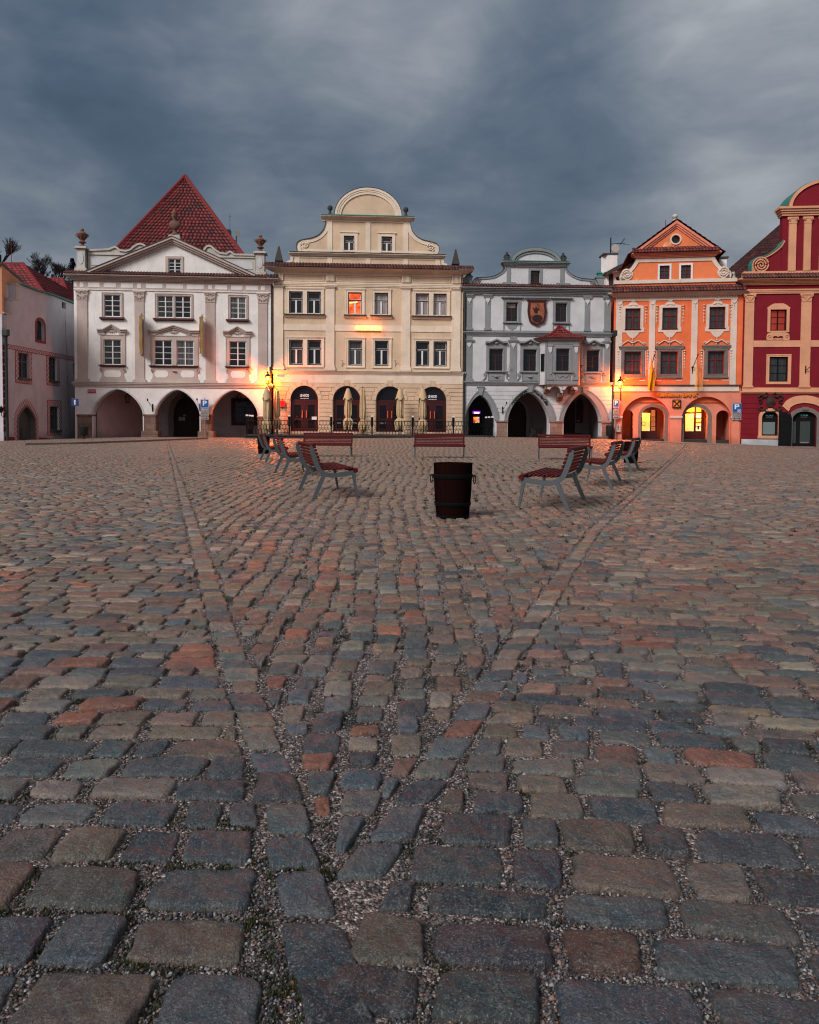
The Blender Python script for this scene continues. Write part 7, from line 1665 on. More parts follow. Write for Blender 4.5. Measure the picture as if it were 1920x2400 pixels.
# closed parasols
def parasol(px, ptop, pbot, y, hood, seed, label):
    q = CH.p(px, ptop, y); q1 = CH.p(px, pbot, y); rng = random.Random(seed); t = CH.thing('closed_parasol', q[0], y, zdk, label, 'parasol', 'closed parasols on the terrace')
    H_ = q[1]-zdk; L = q[1]-q1[1]; zb_ = q1[1]-zdk
    m = MB(); m.tube([(0, 0, .0), (0, 0, H_+.03)], .03, 8); m.lathe([(.02, 0), (.05, .03), (.02, .09)], (0, 0, H_), 8); m.build('pole', M['iron'], t)
    MB().lathe([(.36, 0), (.36, .05), (.06, .07), (.05, .3)], n=14).build('foot', M['granite'], t)
    prof = [(0, .07), (.06, .12), (.25, .17), (.5, .205), (.66, .20), (.72, .16), (.745, .12), (.77, .19), (.82, .25), (.88, .245), (.94, .22), (1, .19)] if hood else [(0, .08), (.03, .12), (.2, .15), (.5, .19), (.66, .19), (.71, .15), (.74, .12), (.77, .19), (.82, .23), (.9, .22), (1, .17)]
    n = 48; pr = []
    for i in range(len(prof)-1):
        for k in range(5): s = k/5; pr.append((prof[i][0]+(prof[i+1][0]-prof[i][0])*s, prof[i][1]+(prof[i+1][1]-prof[i][1])*s))
    pr.append(prof[-1]); v = []; ph = [rng.uniform(0, 6) for _ in range(5)]
    for (s, r) in pr:
        fr = max(0, (s-.74)*4)
        for k in range(n):
            an = 2*PI*k/n; rr = r*(1+(.2+.2*fr)*math.cos(8*an+ph[0]+2*s)+(.12+.12*fr)*math.sin(13*an+ph[1]+5*s)+.06*math.sin(3*an+ph[2]))
            zz_ = zb_+L*(1-s)-(fr*.06*math.cos(8*an+ph[3])*3 if s > .9 else 0); v.append((rr*math.cos(an), rr*math.sin(an), zz_))
    f = [(i*n+k, i*n+(k+1) % n, (i+1)*n+(k+1) % n, (i+1)*n+k) for i in range(len(pr)-1) for k in range(n)]
    m = MB(); m.add(v, f); m.build('canopy', M['fabric'], t, smooth=True)
    if hood:
        v = []; n = 40; ks = 12
        for i in range(ks+1):
            s = i/ks
            for k in range(n):
                an = 2*PI*k/n+ph[4]; dz = L*.30*s*(.78+.22*abs(math.cos(an*2))); r = .075+.23*s**.8*(1+.12*math.cos(4*an)); v.append((r*math.cos(an), r*math.sin(an), zb_+L-dz+.02))
        f = [(i*n+k, i*n+(k+1) % n, (i+1)*n+(k+1) % n, (i+1)*n+k) for i in range(ks) for k in range(n)]
        MB().add(v, f).build('hood_flap', M['fabric'], t, smooth=True)
    m = MB(); m.lathe([(.135, zb_+L*.255), (.14, zb_+L*.265), (.135, zb_+L*.275)], n=16); m.build('tie', M['fabric'], t)
for a_ in ((625.1, 909, 1009, -1.6, True, 1, 'closed parasol with flared hood right under the lit lantern'), (649, 913.5, 1002, -.9, False, 2, 'slim closed parasol between the lantern and the red sign'), (815.8, 911, 1002, -1.2, True, 3, 'closed parasol with flared hood before the second dark arch'),
           (850.7, 909, 1011, -1.9, False, 4, 'smooth hoodless closed parasol between the second and third dark arches'), (938, 911, 1003, -1.2, True, 5, 'closed parasol with flared hood at the third dark arch edge'), (991, 909, 1008, -1.7, True, 6, 'closed parasol with flared hood beside the right LE NOOD lettering')):
    parasol(*a_)
# ------------------------------------------------------------------ benches
M['slat'] = simple('red_brown_slats', (.095, .006, .009), .6, 0, .15, .35, 5, .15)
def bench(label, L=1.72, n=None):
    t = empty('park_bench', (0, 0, 0), 0, label, 'bench', 'red slatted benches on the square')
    # local: x along the bench, y towards the sitter's front, z up
    th = .05
    up = smoothpath([(-.17, .80), (-.14, .70), (-.10, .58), (-.055, .47), (.02, .405), (.12, .385), (.28, .40), (.44, .425)], 5)
    lo = [(y-.0, z) for y, z in up]
    for xs in (-L/2+.03, L/2-.03):
        P = []; n_ = len(up)
        outer = []; inn = []
        for i, (y, z) in enumerate(up):
            a_ = up[max(0, i-1)]; b_ = up[min(n_-1, i+1)]; d = Vector((b_[0]-a_[0], b_[1]-a_[1])).normalized(); nn_ = Vector((d.y, -d.x)); w_ = .066 if i > 3 else .045+.005*i
            inn.append((y, z)); outer.append((y+(-abs(nn_.x) if nn_.x < 0 else nn_.x)*w_, z+nn_.y*w_))
        poly = inn+[(.46, .425), (.46, .35)]+outer[::-1][1:]
        def side(poly, x0_, x1_, mb):
            n = len(poly); mb.add([(x0_, y, z) for y, z in poly]+[(x1_, y, z) for y, z in poly], [tuple(range(n))[::-1], tuple(range(n, 2*n))]+[(k, (k+1) % n, (k+1) % n+n, k+n) for k in range(n)])
        v = []; mb = MB()
        for i in range(n_):
            for x_ in (xs-.02, xs+.02): v.append((x_, inn[i][0], inn[i][1])); v.append((x_, outer[i][0], outer[i][1]))
        f = []
        for i in range(n_-1):
            o = i*4; f += [(o, o+4, o+5, o+1), (o+2, o+3, o+7, o+6), (o, o+2, o+6, o+4), (o+1, o+5, o+7, o+3)]
        f += [(0, 1, 3, 2), (4*n_-4, 4*n_-2, 4*n_-1, 4*n_-3)]; mb.add(v, f); mb.build('side_frame', M['steel'], t)
        mb = MB(); side([(.47, .425), (.47, .30), (.515, 0), (.488, 0), (.415, .36), (.405, .425)][::-1], xs-.0195, xs+.0195, mb); mb.build('front_leg', M['steel'], t)
        mb = MB(); side([(.025, .345), (-.03, .375), (-.185, 0), (-.128, 0)][::-1], xs-.0195, xs+.0195, mb); mb.build('rear_leg', M['steel'], t)
    def slat(y, z, ang, w_, tk, nm, endc=False):
        mb = MB(); mb.box(-L/2, L/2, -w_/2, w_/2, -tk/2, tk/2); o = mb.build(nm, M['slat'], t, bevel=.006); o.location = (0, y, z); o.rotation_euler = (ang, 0, 0)
    for k in range(7):   # backrest slats
        s = k/6; z = .775-.30*s; y = np.interp(z, [.385, .47, .58, .70, .80], [.0, -.055, -.10, -.14, -.17])+.022; slat(y, z, PI/2+.30, .035, .03, 'back_slat')
    for k in range(8):
        s = k/7; y = .015+.40*s; z = .425+.022*s if s > .1 else .432; slat(y, z+.012, .06, .034, .028, 'seat_slat')
    mb = MB(); mb.tube([(-L/2-.01, .468, .425), (L/2+.01, .468, .425)], .036, 10); mb.build('front_slat', M['slat'], t)
    mb = MB(); mb.tube([(-L/2-.005, -.158, .80), (L/2+.005, -.158, .80)], .028, 10); mb.build('top_slat', M['slat'], t)
    return t
def bench_at(px_rear, py_rear, axis_far, L, side, o):
    pass
b0 = bench('red slatted bench in front of all others, left of the barrel, seen from behind its end')
BL = 1.72
specs = [ # centre from the near rear foot + axis; facing vector
 ('red slatted bench nearest the camera on the left side of the barrel', (737, 1171), (-.262, .965), 1),
 ('second red bench of the left row, behind the nearest left bench', (662, 1117.4), (-.25, .968), 1),
 ('third red bench of the left row, beside the dark tub by the fence', (622.6, 1086), (-.27, .963), 1),
 ('red slatted bench nearest the camera on the right side of the barrel', (1331, 1198), (.33, .944), -1),
 ('second red bench of the right row, behind the nearest right bench', (1432, 1143.5), (.35, .937), -1),
 ('third red bench of the right row, overlapping the dark barrel tub', (1481, 1108), (.36, .933), -1)]
for i, (lab, rf, ax, side) in enumerate(specs):
    t = b0 if i == 0 else copy_tree(b0); t['label'] = lab
    g = ground_pt(*rf); A = Vector((ax[0], ax[1], 0)).normalized(); Fd = Vector((A.y, -A.x, 0)) if side > 0 else Vector((-A.y, A.x, 0))
    # local x axis must satisfy x cross y = z with y = Fd
    X = Vector((Fd.y, -Fd.x, 0)); c = g + A*(BL/2) + Fd*.15
    t.location = (c.x, c.y, float(gz(c.x, c.y))); t.rotation_euler = (0, 0, math.atan2(X.y, X.x))
for lab, (px, py), yaw in (('red bench facing the camera at the back, left one of the three', (765, 1071.5), -.02), ('red bench facing the camera behind the barrel, middle one of the three', (1031, 1074.5), -.03), ('red bench facing the camera at the back, right one near the grey house', (1329, 1078.5), -.12)):
    t = copy_tree(b0); t['label'] = lab; g = ground_pt(px, py); t.location = (g.x, g.y+.45, float(gz(g.x, g.y))); t.rotation_euler = (0, 0, PI+yaw)
# ------------------------------------------------------------------ barrels
M['stave'] = None
m_, nt, bs = _nt('dark_barrel_staves'); o_ = ocoord(nt); sp = nt.nodes.new('ShaderNodeSeparateXYZ'); nt.links.new(o_, sp.inputs[0])
ang = math_(nt, 'ARCTAN2', sp.outputs[1], sp.outputs[0]); fr = math_(nt, 'FRACT', math_(nt, 'MULTIPLY', ang, 24/(2*PI))); ed = math_(nt, 'LESS_THAN', math_(nt, 'ABSOLUTE', math_(nt, 'SUBTRACT', fr, .5)), .44)
wn = nt.nodes.new('ShaderNodeTexWhiteNoise'); wn.noise_dimensions = '1D'; nt.links.new(math_(nt, 'FLOOR', math_(nt, 'MULTIPLY', ang, 24/(2*PI))), wn.inputs['W'])
cl = mix(nt, wn.outputs['Value'], (.006, .0022, .002), (.013, .0036, .003)); gr_ = noise(nt, mapv(nt, o_, (14, 14, 1.2)), 2, 5); cl = mix(nt, math_(nt, 'MULTIPLY', gr_, .6), cl, (.012, .006, .005)); nt.links.new(mix(nt, ed, (.006, .004, .004), cl), bs.inputs['Base Color']); bs.inputs['Roughness'].default_value = .85; bs.inputs['Specular IOR Level'].default_value = .0
bump(nt, bs, math_(nt, 'ADD', ed, math_(nt, 'MULTIPLY', gr_, .4)), .4, .006); M['stave'] = m_
def barrel():
    t = empty('barrel_planter', (0, 0, 0), 0, '', 'barrel', 'dark wooden tubs on the square'); H_ = .655; n = 48
    prof = [(.19, .0), (.195, .02), (.215, .22), (.228, .45), (.232, H_), (.212, H_), (.208, .56), (.0, .55)]
    MB().lathe(prof[:-1]+[(.01, .56)], n=n).build('staves', M['stave'], t, smooth=True)
    for z0_, z1_, r0, r1 in ((.47, .525, .231, .234), (.145, .19, .2115, .2155), (.0, .03, .1945, .198)):
        MB().lathe([(r0, z0_), (r0+.004, z0_+.003), (r1+.004, z1_-.003), (r1, z1_)], n=n).build('hoop', M['iron'], t, smooth=True)
    for s in (-1, 1):
        m = MB(); m.tube([(s*.23, 0, .505), (s*.262, 0, .505)], .012, 6); m.tube([(s*(.262)+ (.008*math.sin(k*PI/8)), .036*math.sin(k*PI/8)*.9, .462+.046*math.cos(k*PI/8)) for k in range(17)], .007, 6); o = m.build('ring_handle', M['iron'], t)
    return t
br0 = barrel(); br0['label'] = 'big dark wooden barrel tub with iron hoops in the centre foreground'
g = ground_pt(1061, 1212.5); br0.location = tuple(g); br0.rotation_euler = (0, 0, -.25)
for lab, (px, py), s in (('dark wooden tub by the fence at the far end of the left bench row', (618, 1064), .98), ('dark wooden tub at the far end of the right bench row', (1478, 1086), 1.0)):
    t = copy_tree(br0); t['label'] = lab; g = ground_pt(px, py); t.location = tuple(g); t.scale = (s, s, s)
# ------------------------------------------------------------------ hill and trees at the far left
m = MB(); v = []; 
hx, hy = -64, 190
for i in range(13):
    for k in range(24): r_ = 90*(1-i/12); an = 2*PI*k/24; v.append((hx+r_*math.cos(an)*1.1, hy+r_*math.sin(an)*.7, -2+24*(1-(r_/90)**1.6)+random.uniform(-.5, .5)))
f = [(i*24+k, i*24+(k+1) % 24, (i+1)*24+(k+1) % 24, (i+1)*24+k) for i in range(12) for k in range(24)]
M['hill'] = simple('wooded_hill_ground', (.030, .032, .022), .9, 0, .1, .4, .2)
m.add(v, f); o = m.build('hill', M['hill'], None, smooth=True); tag(o, kind='structure')
M['bark'] = simple('dark_bark', (.035, .028, .026), .85, 0, .1, .3, 3); M['spruce'] = simple('spruce_green', (.018, .035, .026), .8, 0, .15, .5, 2)
def bare_tree(px, ptop, pbase, d, label, seed, spread=.5):
    rng = random.Random(seed); p = wp(px, pbase, d); H_ = 1.45*(pbase-ptop)*d/F_PX; t = empty('bare_tree', (p.x, p.y, p.z-4), 0, label, 'tree', 'bare trees on the hill')
    MT, MC = MB(), MB(); MT.tube([(0, 0, 0), (.1, 0, 4+H_*.3)], [.35, .25], 7)
    def br(p0, d, L, r, lv):
        r = max(r, .014); p1 = p0+d*L; (MC if lv > 0 else MT).tube([p0, p0+d*L*.5+Vector((rng.uniform(-1, 1), rng.uniform(-1, 1), 0))*L*.05, p1], [r, r*.8, r*.55], 4 if lv > 1 else 5, False)
        if lv >= 5: return
        for k in range(3 if lv < 4 else 4):
            ax = Vector((rng.uniform(-1, 1), rng.uniform(-1, 1), rng.uniform(-.1, .9))).normalized(); nd = (d*(.9)+ax*spread*1.1).normalized(); nd.z = abs(nd.z)*.9+.1; br(p0+d*L*rng.uniform(.4, 1), nd.normalized(), L*rng.uniform(.6, .78), r*.6, lv+1)
    for k in range(4): br(Vector((.1, 0, 3.2+H_*.1)), Vector((rng.uniform(-1.1, 1.1), rng.uniform(-1.1, 1.1), 1)).normalized(), H_*.34, .10, 0)
    MT.build('trunk', M['bark'], t); MC.build('crown', M['bark'], t)
for a_ in ((100, 603, 662, 150, 'large bare tree with rounded crown above the second red roof', 3, .55), (122, 617, 664, 158, 'slimmer bare tree just left of the dark spruce', 5, .45), (144, 620, 664, 150, 'bare tree partly behind the dark spruce', 9, .5), (84, 620, 662, 165, 'smallest bare tree above the slope of the big red roof', 11, .5), (-2, 562, 625, 120, 'bare tree cropped by the left picture edge', 13, .5)): bare_tree(*a_)
p = wp(170, 672, 140); H_ = (672-605)*140/F_PX; t = empty('spruce_tree', tuple(p), 0, 'dark green spruce behind the white house parapet', 'tree')
MB().tube([(0, 0, -3), (0, 0, H_)], [.3, .03], 6).build('trunk', M['bark'], t); m = MB(); rng = random.Random(4)
for k in range(900):
    s = rng.random()**.8; z = H_*(.02+.97*s); R_ = (1-s)*1.9*(.75+.25*math.sin(z*5)); an = rng.uniform(0, 2*PI); r_ = R_*rng.uniform(.35, 1); x, y = r_*math.cos(an), r_*math.sin(an); l = .35
    m.add([(x, y, z), (x+math.cos(an+.5)*l, y+math.sin(an+.5)*l, z-.14), (x+math.cos(an-.5)*l, y+math.sin(an-.5)*l, z-.1)], [(0, 1, 2)])
m.build('crown', M['spruce'], t)
# ================================================================== PAVING
def border_left(d):  return np.interp(d, [0, 1.9, 2.53, 4.22, 6.7, 21.8, 60], [.30, -.27, -.44, -1.0, -1.78, -6.5, -18.5])
def border_right(d): return np.interp(d, [0, 1.72, 2.53, 4.05, 8.38, 21.8, 60], [-.72, -.16, .11, .59, 1.99, 7.08, 21.5])
YMAX = 52.5
STO = []   # (corners 4x2, kind)
def half(y): return .62*y+4.4
def run_rows(ang, u0, u1, v0, v1, pitch, wid, keep, kind, rng, wob=.012, warp=None, grow=0):
    ca, sa = math.cos(ang), math.sin(ang); v = v0; ph = rng.uniform(0, 6, 6)
    def W(u, vv):
        vv = vv+wob*math.sin(u*1.7+ph[0]+vv*.3)+wob*.7*math.sin(u*4.1+ph[1])
        x, y = u*ca-vv*sa, u*sa+vv*ca
        return warp(x, y) if warp else (x, y)
    while v < v1:
        nf = 1+.26*min(1, max(0, (2.1-v)/.5)); p = pitch*rng.uniform(.8, 1.2)*(1+.27*min(1, max(0, (3.0-v)/1.2))); u = u0+rng.uniform(0, wid)
        # only walk along the visible part of this row
        a0, a1 = max(u0, -half(max(v, 0)+8)-2), min(u1, half(max(v, 0)+8)+2); u = max(u, a0)
        while u < a1:
            w = wid*nf*rng.uniform(.62, 1.5); cx, cy = W(u+w/2, v+p/2)
            if .35 < cy < YMAX and abs(cx) < half(cy) and keep(cx, cy):
                c4_ = [list(W(u, v)), list(W(u+w, v)), list(W(u+w, v+p)), list(W(u, v+p))]; ok = True
                if kind == 0:
                    for q_ in c4_: q_[0] = min(q_[0], border_left(q_[1])-.073)
                else:
                    for q_ in c4_: q_[0] = max(q_[0], border_right(q_[1])+.064)
                if c4_[1][0]-c4_[0][0] > .05 and c4_[2][0]-c4_[3][0] > .04: STO.append((*c4_, kind))
            u += w
        v += p
rg = np.random.default_rng(5)
run_rows(.015, -40, 14, .2, YMAX+2, .134, .19, lambda x, y: x < border_left(y)+.1, 0, rg)
run_rows(-.13, -12, 44, -.5, YMAX+9, .124, .18, lambda x, y: x > border_right(y)-.1, 1, rg)
def wc(x, y):   # centre wedge: columns that fan and sway with distance
    return (x*(1+.018*max(0, y-2))+.13*math.sin(y*.35+.6)*min(1, y/8), y+.05*x*math.sin(y*.22)+.012*x*x)
# columns running away from the viewer = rows at 90 degrees
rgc = np.random.default_rng(8)
u = -14.0
while u < 14:
    cw = rgc.uniform(.115, .165); v = 1.2+rgc.uniform(0, .15)
    while v < YMAX+1:
        far = min(1, max(0, v-5)/16); L = rgc.uniform(.11, .21)*(1-.22*far); j = .02*math.sin(v*2.2+u*5)+rgc.normal(0, .012)
        P = [wc(u+j, v), wc(u+cw+j, v), wc(u+cw+j, v+L), wc(u+j, v+L)]; cx = (P[0][0]+P[2][0])/2; cy = (P[0][1]+P[2][1])/2
        if cy < YMAX and border_left(cy)+.06 < cx < border_right(cy)-.06:
            P = [list(q_) for q_ in P]
            for q_ in P: q_[0] = min(max(q_[0], border_left(q_[1])+.073), border_right(q_[1])-.073)
            if P[1][0]-P[0][0] > .035 and P[2][0]-P[3][0] > .035: STO.append((*P, 2))
        v += L
    u += cw
for fn, s, dm in ((border_left, -1, 50.), (border_right, 1, 50.)):
    d = 1.35 if s < 0 else 1.85
    while d < dm:
        L = rg.uniform(.12, .17)*(1.25 if d < 3 else 1); w = rg.uniform(.07, .08)
        STO.append(((fn(d)-w, d), (fn(d)+w, d+.01), (fn(d+L)+w, d+L+.01), (fn(d+L)-w, d+L), 3)); d += L
d = 1.32
while d > .5:
    STO.append(((-.25, d-.16), (-.03, d-.17), (-.03, d), (-.25, d), 3)); d -= .165
Qc = np.array([[p for p in s[:4]] for s in STO], dtype=float); KD = np.array([s[4] for s in STO])
cen = Qc.mean(1)
rg2 = np.random.default_rng(21); n_st = len(Qc)
near = cen[:, 1]
# joints: shrink about the centre, jitter the corners
e1 = np.linalg.norm(Qc[:, 1]-Qc[:, 0], axis=1); e2 = np.linalg.norm(Qc[:, 3]-Qc[:, 0], axis=1)
gap = np.where(KD == 2, .023, .0165)
gap = gap*rg2.uniform(.6, 1.45, n_st)
gap = gap*(1+.3*np.clip((3.6-near)/1.6, 0, 1))
sx = 1-gap*2/np.maximum(e1, .08)*.62; sy = 1-gap*2/np.maximum(e2, .08)*.62
sx = np.clip(sx, .6, .97); sy = np.clip(sy, .6, .97)
mU = (Qc[:, 1]+Qc[:, 2]-Qc[:, 0]-Qc[:, 3])/4; mV = (Qc[:, 2]+Qc[:, 3]-Qc[:, 0]-Qc[:, 1])/4; tw = (Qc[:, 0]+Qc[:, 2]-Qc[:, 1]-Qc[:, 3])/4
jit = rg2.normal(0, .006, (n_st, 4, 2))*np.where(near < 6, 1.25, 1)[:, None, None]
# palette: grey-blue, grey-green, brown-grey, rose, rust
PAL = np.array([(.092, .128, .152), (.148, .162, .152), (.185, .155, .128), (.225, .155, .128), (.27, .112, .074), (.27, .25, .225), (.052, .075, .095), (.195, .115, .095)])
def weights(x, y, k):
    t = min(1, max(0, (y-2.2)/2.5))
    w = np.array([.38, .17, .10, .05, .03, .07, .18, .02])*(1-t)+np.array([.12, .20, .29, .16, .03, .10, .07, .10])*t  # near stones weighted dark blue, a vignette put into their colour
    if k == 2: w = w*np.array([.9, .9, 1, 1.6, 1.8, 1, .7, 1.6])
    if k == 1: w = w*np.array([.9, 1, 1.3, 1.1, .6, .5, .9, 1.6])
    return w/w.sum()
ci = np.array([rg2.choice(8, p=weights(c[0], c[1], k)) for c, k in zip(cen, KD)])
colr = PAL[ci]*rg2.uniform(.7, 1.3, n_st)[:, None]*(1+rg2.normal(0, .04, (n_st, 3)))
farmix = np.clip((near-8)/30, 0, .4)[:, None]; colr = colr*(1-farmix)+np.array([.22, .178, .15])*farmix  # warm pale tone with distance, lamp and sky light put into the colour
colr *= (1+.35*np.clip((near-3)/6, 0, 1))[:, None]  # farther stones brightened for the same painted light
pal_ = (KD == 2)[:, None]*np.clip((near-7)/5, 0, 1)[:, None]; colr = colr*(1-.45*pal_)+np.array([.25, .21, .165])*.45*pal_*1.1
colr *= (.80-.30*np.clip((3.0-near)/1.4, 0, 1))[:, None]  # nearest stones darkened as a painted vignette
wm = np.clip((near-2.6)/2.5, 0, 1)[:, None]*.9; colr = colr*(1-wm)+colr*np.array([1.19, 1.01, .87])*wm  # warm light from the middle ground onwards painted into the stones
tilt = rg2.normal(0, .022, (n_st, 2))*(1+1.2*np.clip((near-4)/6, 0, 1))[:, None]; lift = rg2.normal(0, .0028, n_st)
def build_stones(name, mask, NP, scales, heights, mat, rough, seed, smooth):
    idx = np.where(mask)[0]; S_ = len(idx); R_ = len(scales); r3 = np.random.default_rng(seed)
    th = np.arange(NP)*2*PI/NP+PI/NP*.0; 
    pw = r3.uniform(5.5, 16, S_)[:, None]
    c, s = np.cos(th)[None], np.sin(th)[None]
    # equalise sampling so corners get points
    rad = (np.abs(c)**pw+np.abs(s)**pw)**(-1/pw)
    nz_ = np.zeros((S_, NP))
    for k in (2, 3, 5, 7): nz_ += r3.normal(0, rough/k**.6, (S_, 1))*np.cos(k*th[None]+r3.uniform(0, 6.3, (S_, 1)))
    nz_ += r3.normal(0, rough*.35, (S_, NP))
    rad = rad*(1+np.clip(nz_, -.16, .07)); a_, b_ = rad*c, rad*s
    a_ = a_*sx[idx][:, None]; b_ = b_*sy[idx][:, None]
    jt = jit[idx]
    V = np.zeros((S_, R_*NP+1, 3)); tn = r3.uniform(0, 6.3, (S_, 6))
    def place_(A_, B_):
        P = cen[idx][:, None]+A_[..., None]*mU[idx][:, None]+B_[..., None]*mV[idx][:, None]+(A_*B_)[..., None]*tw[idx][:, None]
        w00 = (1-A_)*(1-B_)/4; w10 = (1+A_)*(1-B_)/4; w11 = (1+A_)*(1+B_)/4; w01 = (1-A_)*(1+B_)/4
        P = P+w00[..., None]*jt[:, None, 0]+w10[..., None]*jt[:, None, 1]+w11[..., None]*jt[:, None, 2]+w01[..., None]*jt[:, None, 3]
        return P
    for r in range(R_):
        A_, B_ = a_*scales[r], b_*scales[r]
        if 1 <= r < R_-1: A_ = A_+r3.normal(0, .008, A_.shape)*scales[r]; B_ = B_+r3.normal(0, .008, B_.shape)*scales[r]
        P = place_(A_, B_)
        h = heights[r]+lift[idx][:, None]+tilt[idx][:, :1]*A_*.12+tilt[idx][:, 1:]*B_*.12
        if heights[r] > 0: h = h+(.0022*np.sin(A_*4.2+tn[:, :1])*np.cos(B_*3.6+tn[:, 1:2])+.0013*np.sin(A_*9+B_*7+tn[:, 2:3])+r3.normal(0, .0006, A_.shape))*(1 if near[idx].min() < 6 else .5)*min(1, heights[r]/.008)
        V[:, r*NP:(r+1)*NP, :2] = P; V[:, r*NP:(r+1)*NP, 2] = h+gz(P[..., 0], P[..., 1])
    P = place_(np.zeros((S_, 1)), np.zeros((S_, 1))); V[:, -1, :2] = P[:, 0]; V[:, -1, 2] = heights[-1]+.001+lift[idx]+gz(P[:, 0, 0], P[:, 0, 1])
    nv = R_*NP+1; q = []
    k = np.arange(NP); kn = (k+1) % NP
    for r in range(R_-1): q.append(np.stack([r*NP+k, r*NP+kn, (r+1)*NP+kn, (r+1)*NP+k], 1))
    q = np.concatenate(q); t_ = np.stack([(R_-1)*NP+k, (R_-1)*NP+kn, np.full(NP, nv-1)], 1)
    off = (np.arange(S_)*nv)[:, None, None]
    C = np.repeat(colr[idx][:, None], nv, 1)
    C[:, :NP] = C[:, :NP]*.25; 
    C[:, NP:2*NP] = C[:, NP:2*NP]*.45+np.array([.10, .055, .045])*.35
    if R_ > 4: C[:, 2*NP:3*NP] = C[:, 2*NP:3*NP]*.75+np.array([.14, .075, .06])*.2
    return np_mesh(name, V.reshape(-1, 3), (q[None]+off).reshape(-1, 4), (t_[None]+off).reshape(-1, 3), mat, C.reshape(-1, 3), smooth)
# stone material
m_, nt, bs = _nt('cobble_stone'); M['cob'] = m_; o_ = pos(nt); at = nt.nodes.new('ShaderNodeAttribute'); at.attribute_name = 'Col'
f1 = noise(nt, o_, 7, 7, .72, .4); f2 = noise(nt, o_, 175, 5, .75); f3 = noise(nt, o_, 26, 5, .7, .3); f4 = noise(nt, o_, 240, 3, .8)
c = at.outputs['Color']
c = mix(nt, ramp(nt, f1, [(.38, (0, 0, 0)), (.68, (1, 1, 1))]), mix(nt, 1.0, c, (.66, .76, .84), 'MULTIPLY'), mix(nt, 1.0, c, (1.42, 1.2, 1.02), 'MULTIPLY'))
c = mix(nt, math_(nt, 'MULTIPLY', ramp(nt, f3, [(.5, (0, 0, 0)), (.72, (1, 1, 1))]), .38), c, (.045, .04, .04))
c = mix(nt, math_(nt, 'MULTIPLY', ramp(nt, f2, [(.53, (0, 0, 0)), (.66, (1, 1, 1))]), .55), c, (.38, .37, .355))
c = mix(nt, math_(nt, 'MULTIPLY', ramp(nt, f4, [(.55, (0, 0, 0)), (.62, (1, 1, 1))]), .6), c, (.02, .02, .024))
vn = noise(nt, mapv(nt, o_, (9, 3, 3), (0, 0, .6)), 1.0, 6, .7, 1.5); c = mix(nt, math_(nt, 'MULTIPLY', ramp(nt, vn, [(.47, (0, 0, 0)), (.50, (1, 1, 1)), (.53, (0, 0, 0))]), .14), c, (.36, .33, .30))
c = mix(nt, math_(nt, 'MULTIPLY', ramp(nt, noise(nt, o_, .55, 4, .6), [(.48, (0, 0, 0)), (.8, (1, 1, 1))]), .12), c, (.28, .15, .11))
nt.links.new(c, bs.inputs['Base Color'])
nt.links.new(math_(nt, 'ADD', math_(nt, 'MULTIPLY', f1, .30), .26), bs.inputs['Roughness']); bs.inputs['Specular IOR Level'].default_value = .42
b1 = bump(nt, bs, f3, .9, .016); b2 = bump(nt, bs, f2, .8, .003, b1); bump(nt, bs, f1, .8, .03, b2)
NEAR, MID = 6.5, 17
sn = near < NEAR; sm = (near >= NEAR) & (near < MID); sf = near >= MID
st_ = []
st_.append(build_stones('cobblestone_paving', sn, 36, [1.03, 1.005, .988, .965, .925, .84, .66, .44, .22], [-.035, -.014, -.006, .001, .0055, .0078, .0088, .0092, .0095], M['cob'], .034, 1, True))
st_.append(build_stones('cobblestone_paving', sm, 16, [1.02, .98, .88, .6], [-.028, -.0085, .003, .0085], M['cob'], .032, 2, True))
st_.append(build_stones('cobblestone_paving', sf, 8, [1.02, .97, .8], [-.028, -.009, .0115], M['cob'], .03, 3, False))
for o in st_: tag(o, kind='structure')
# bedding: gravel-filled joints, one sheet out to the horizon
m_, nt, bs = _nt('joint_gravel'); M['joint'] = m_; o_ = pos(nt)
def voro(sc):
    v = nt.nodes.new('ShaderNodeTexVoronoi'); v.inputs['Scale'].default_value = sc; nt.links.new(o_, v.inputs['Vector']); return v
v1_ = voro(150); v2_ = voro(62)
s1 = nt.nodes.new('ShaderNodeSeparateColor'); nt.links.new(v1_.outputs['Color'], s1.inputs[0])
c = ramp(nt, s1.outputs[0], [(0, (.02, .016, .016)), (.3, (.08, .055, .05)), (.55, (.17, .12, .105)), (.8, (.29, .22, .195)), (.93, (.46, .40, .37)), (1, (.6, .56, .52))])
c = mix(nt, ramp(nt, noise(nt, o_, 2.3, 5, .7), [(.50, (0, 0, 0)), (.64, (1, 1, 1))]), c, (.022, .020, .012))
sp = nt.nodes.new('ShaderNodeSeparateXYZ'); nt.links.new(o_, sp.inputs[0])
nt.links.new(c, bs.inputs['Base Color']); bs.inputs['Roughness'].default_value = .85
bb_ = bump(nt, bs, v1_.outputs['Distance'], 1.0, -.006); bump(nt, bs, noise(nt, o_, 18, 4), .6, .02, bb_)
def sheet(name, xs, ys, z, mat, kind='structure'):
    X, Y = np.meshgrid(xs, ys); Zz = gz(X, Y)+z; V = np.stack([X, Y, Zz], -1).reshape(-1, 3); nx = len(xs); ny = len(ys)
    i = np.arange(nx-1)[None]+np.arange(ny-1)[:, None]*nx; q = np.stack([i, i+1, i+1+nx, i+nx], -1).reshape(-1, 4)
    o = np_mesh(name, V, q, None, mat, None, True); tag(o, kind=kind); return o
xs = np.concatenate([[-900, -300, -120], np.linspace(-60, 60, 81), [120, 300, 900]]); ys = np.concatenate([[-300, -60, -15], np.linspace(-5, 75, 81), [120, 300, 1500]])
sheet('ground', xs, ys, -.007, M['joint'])
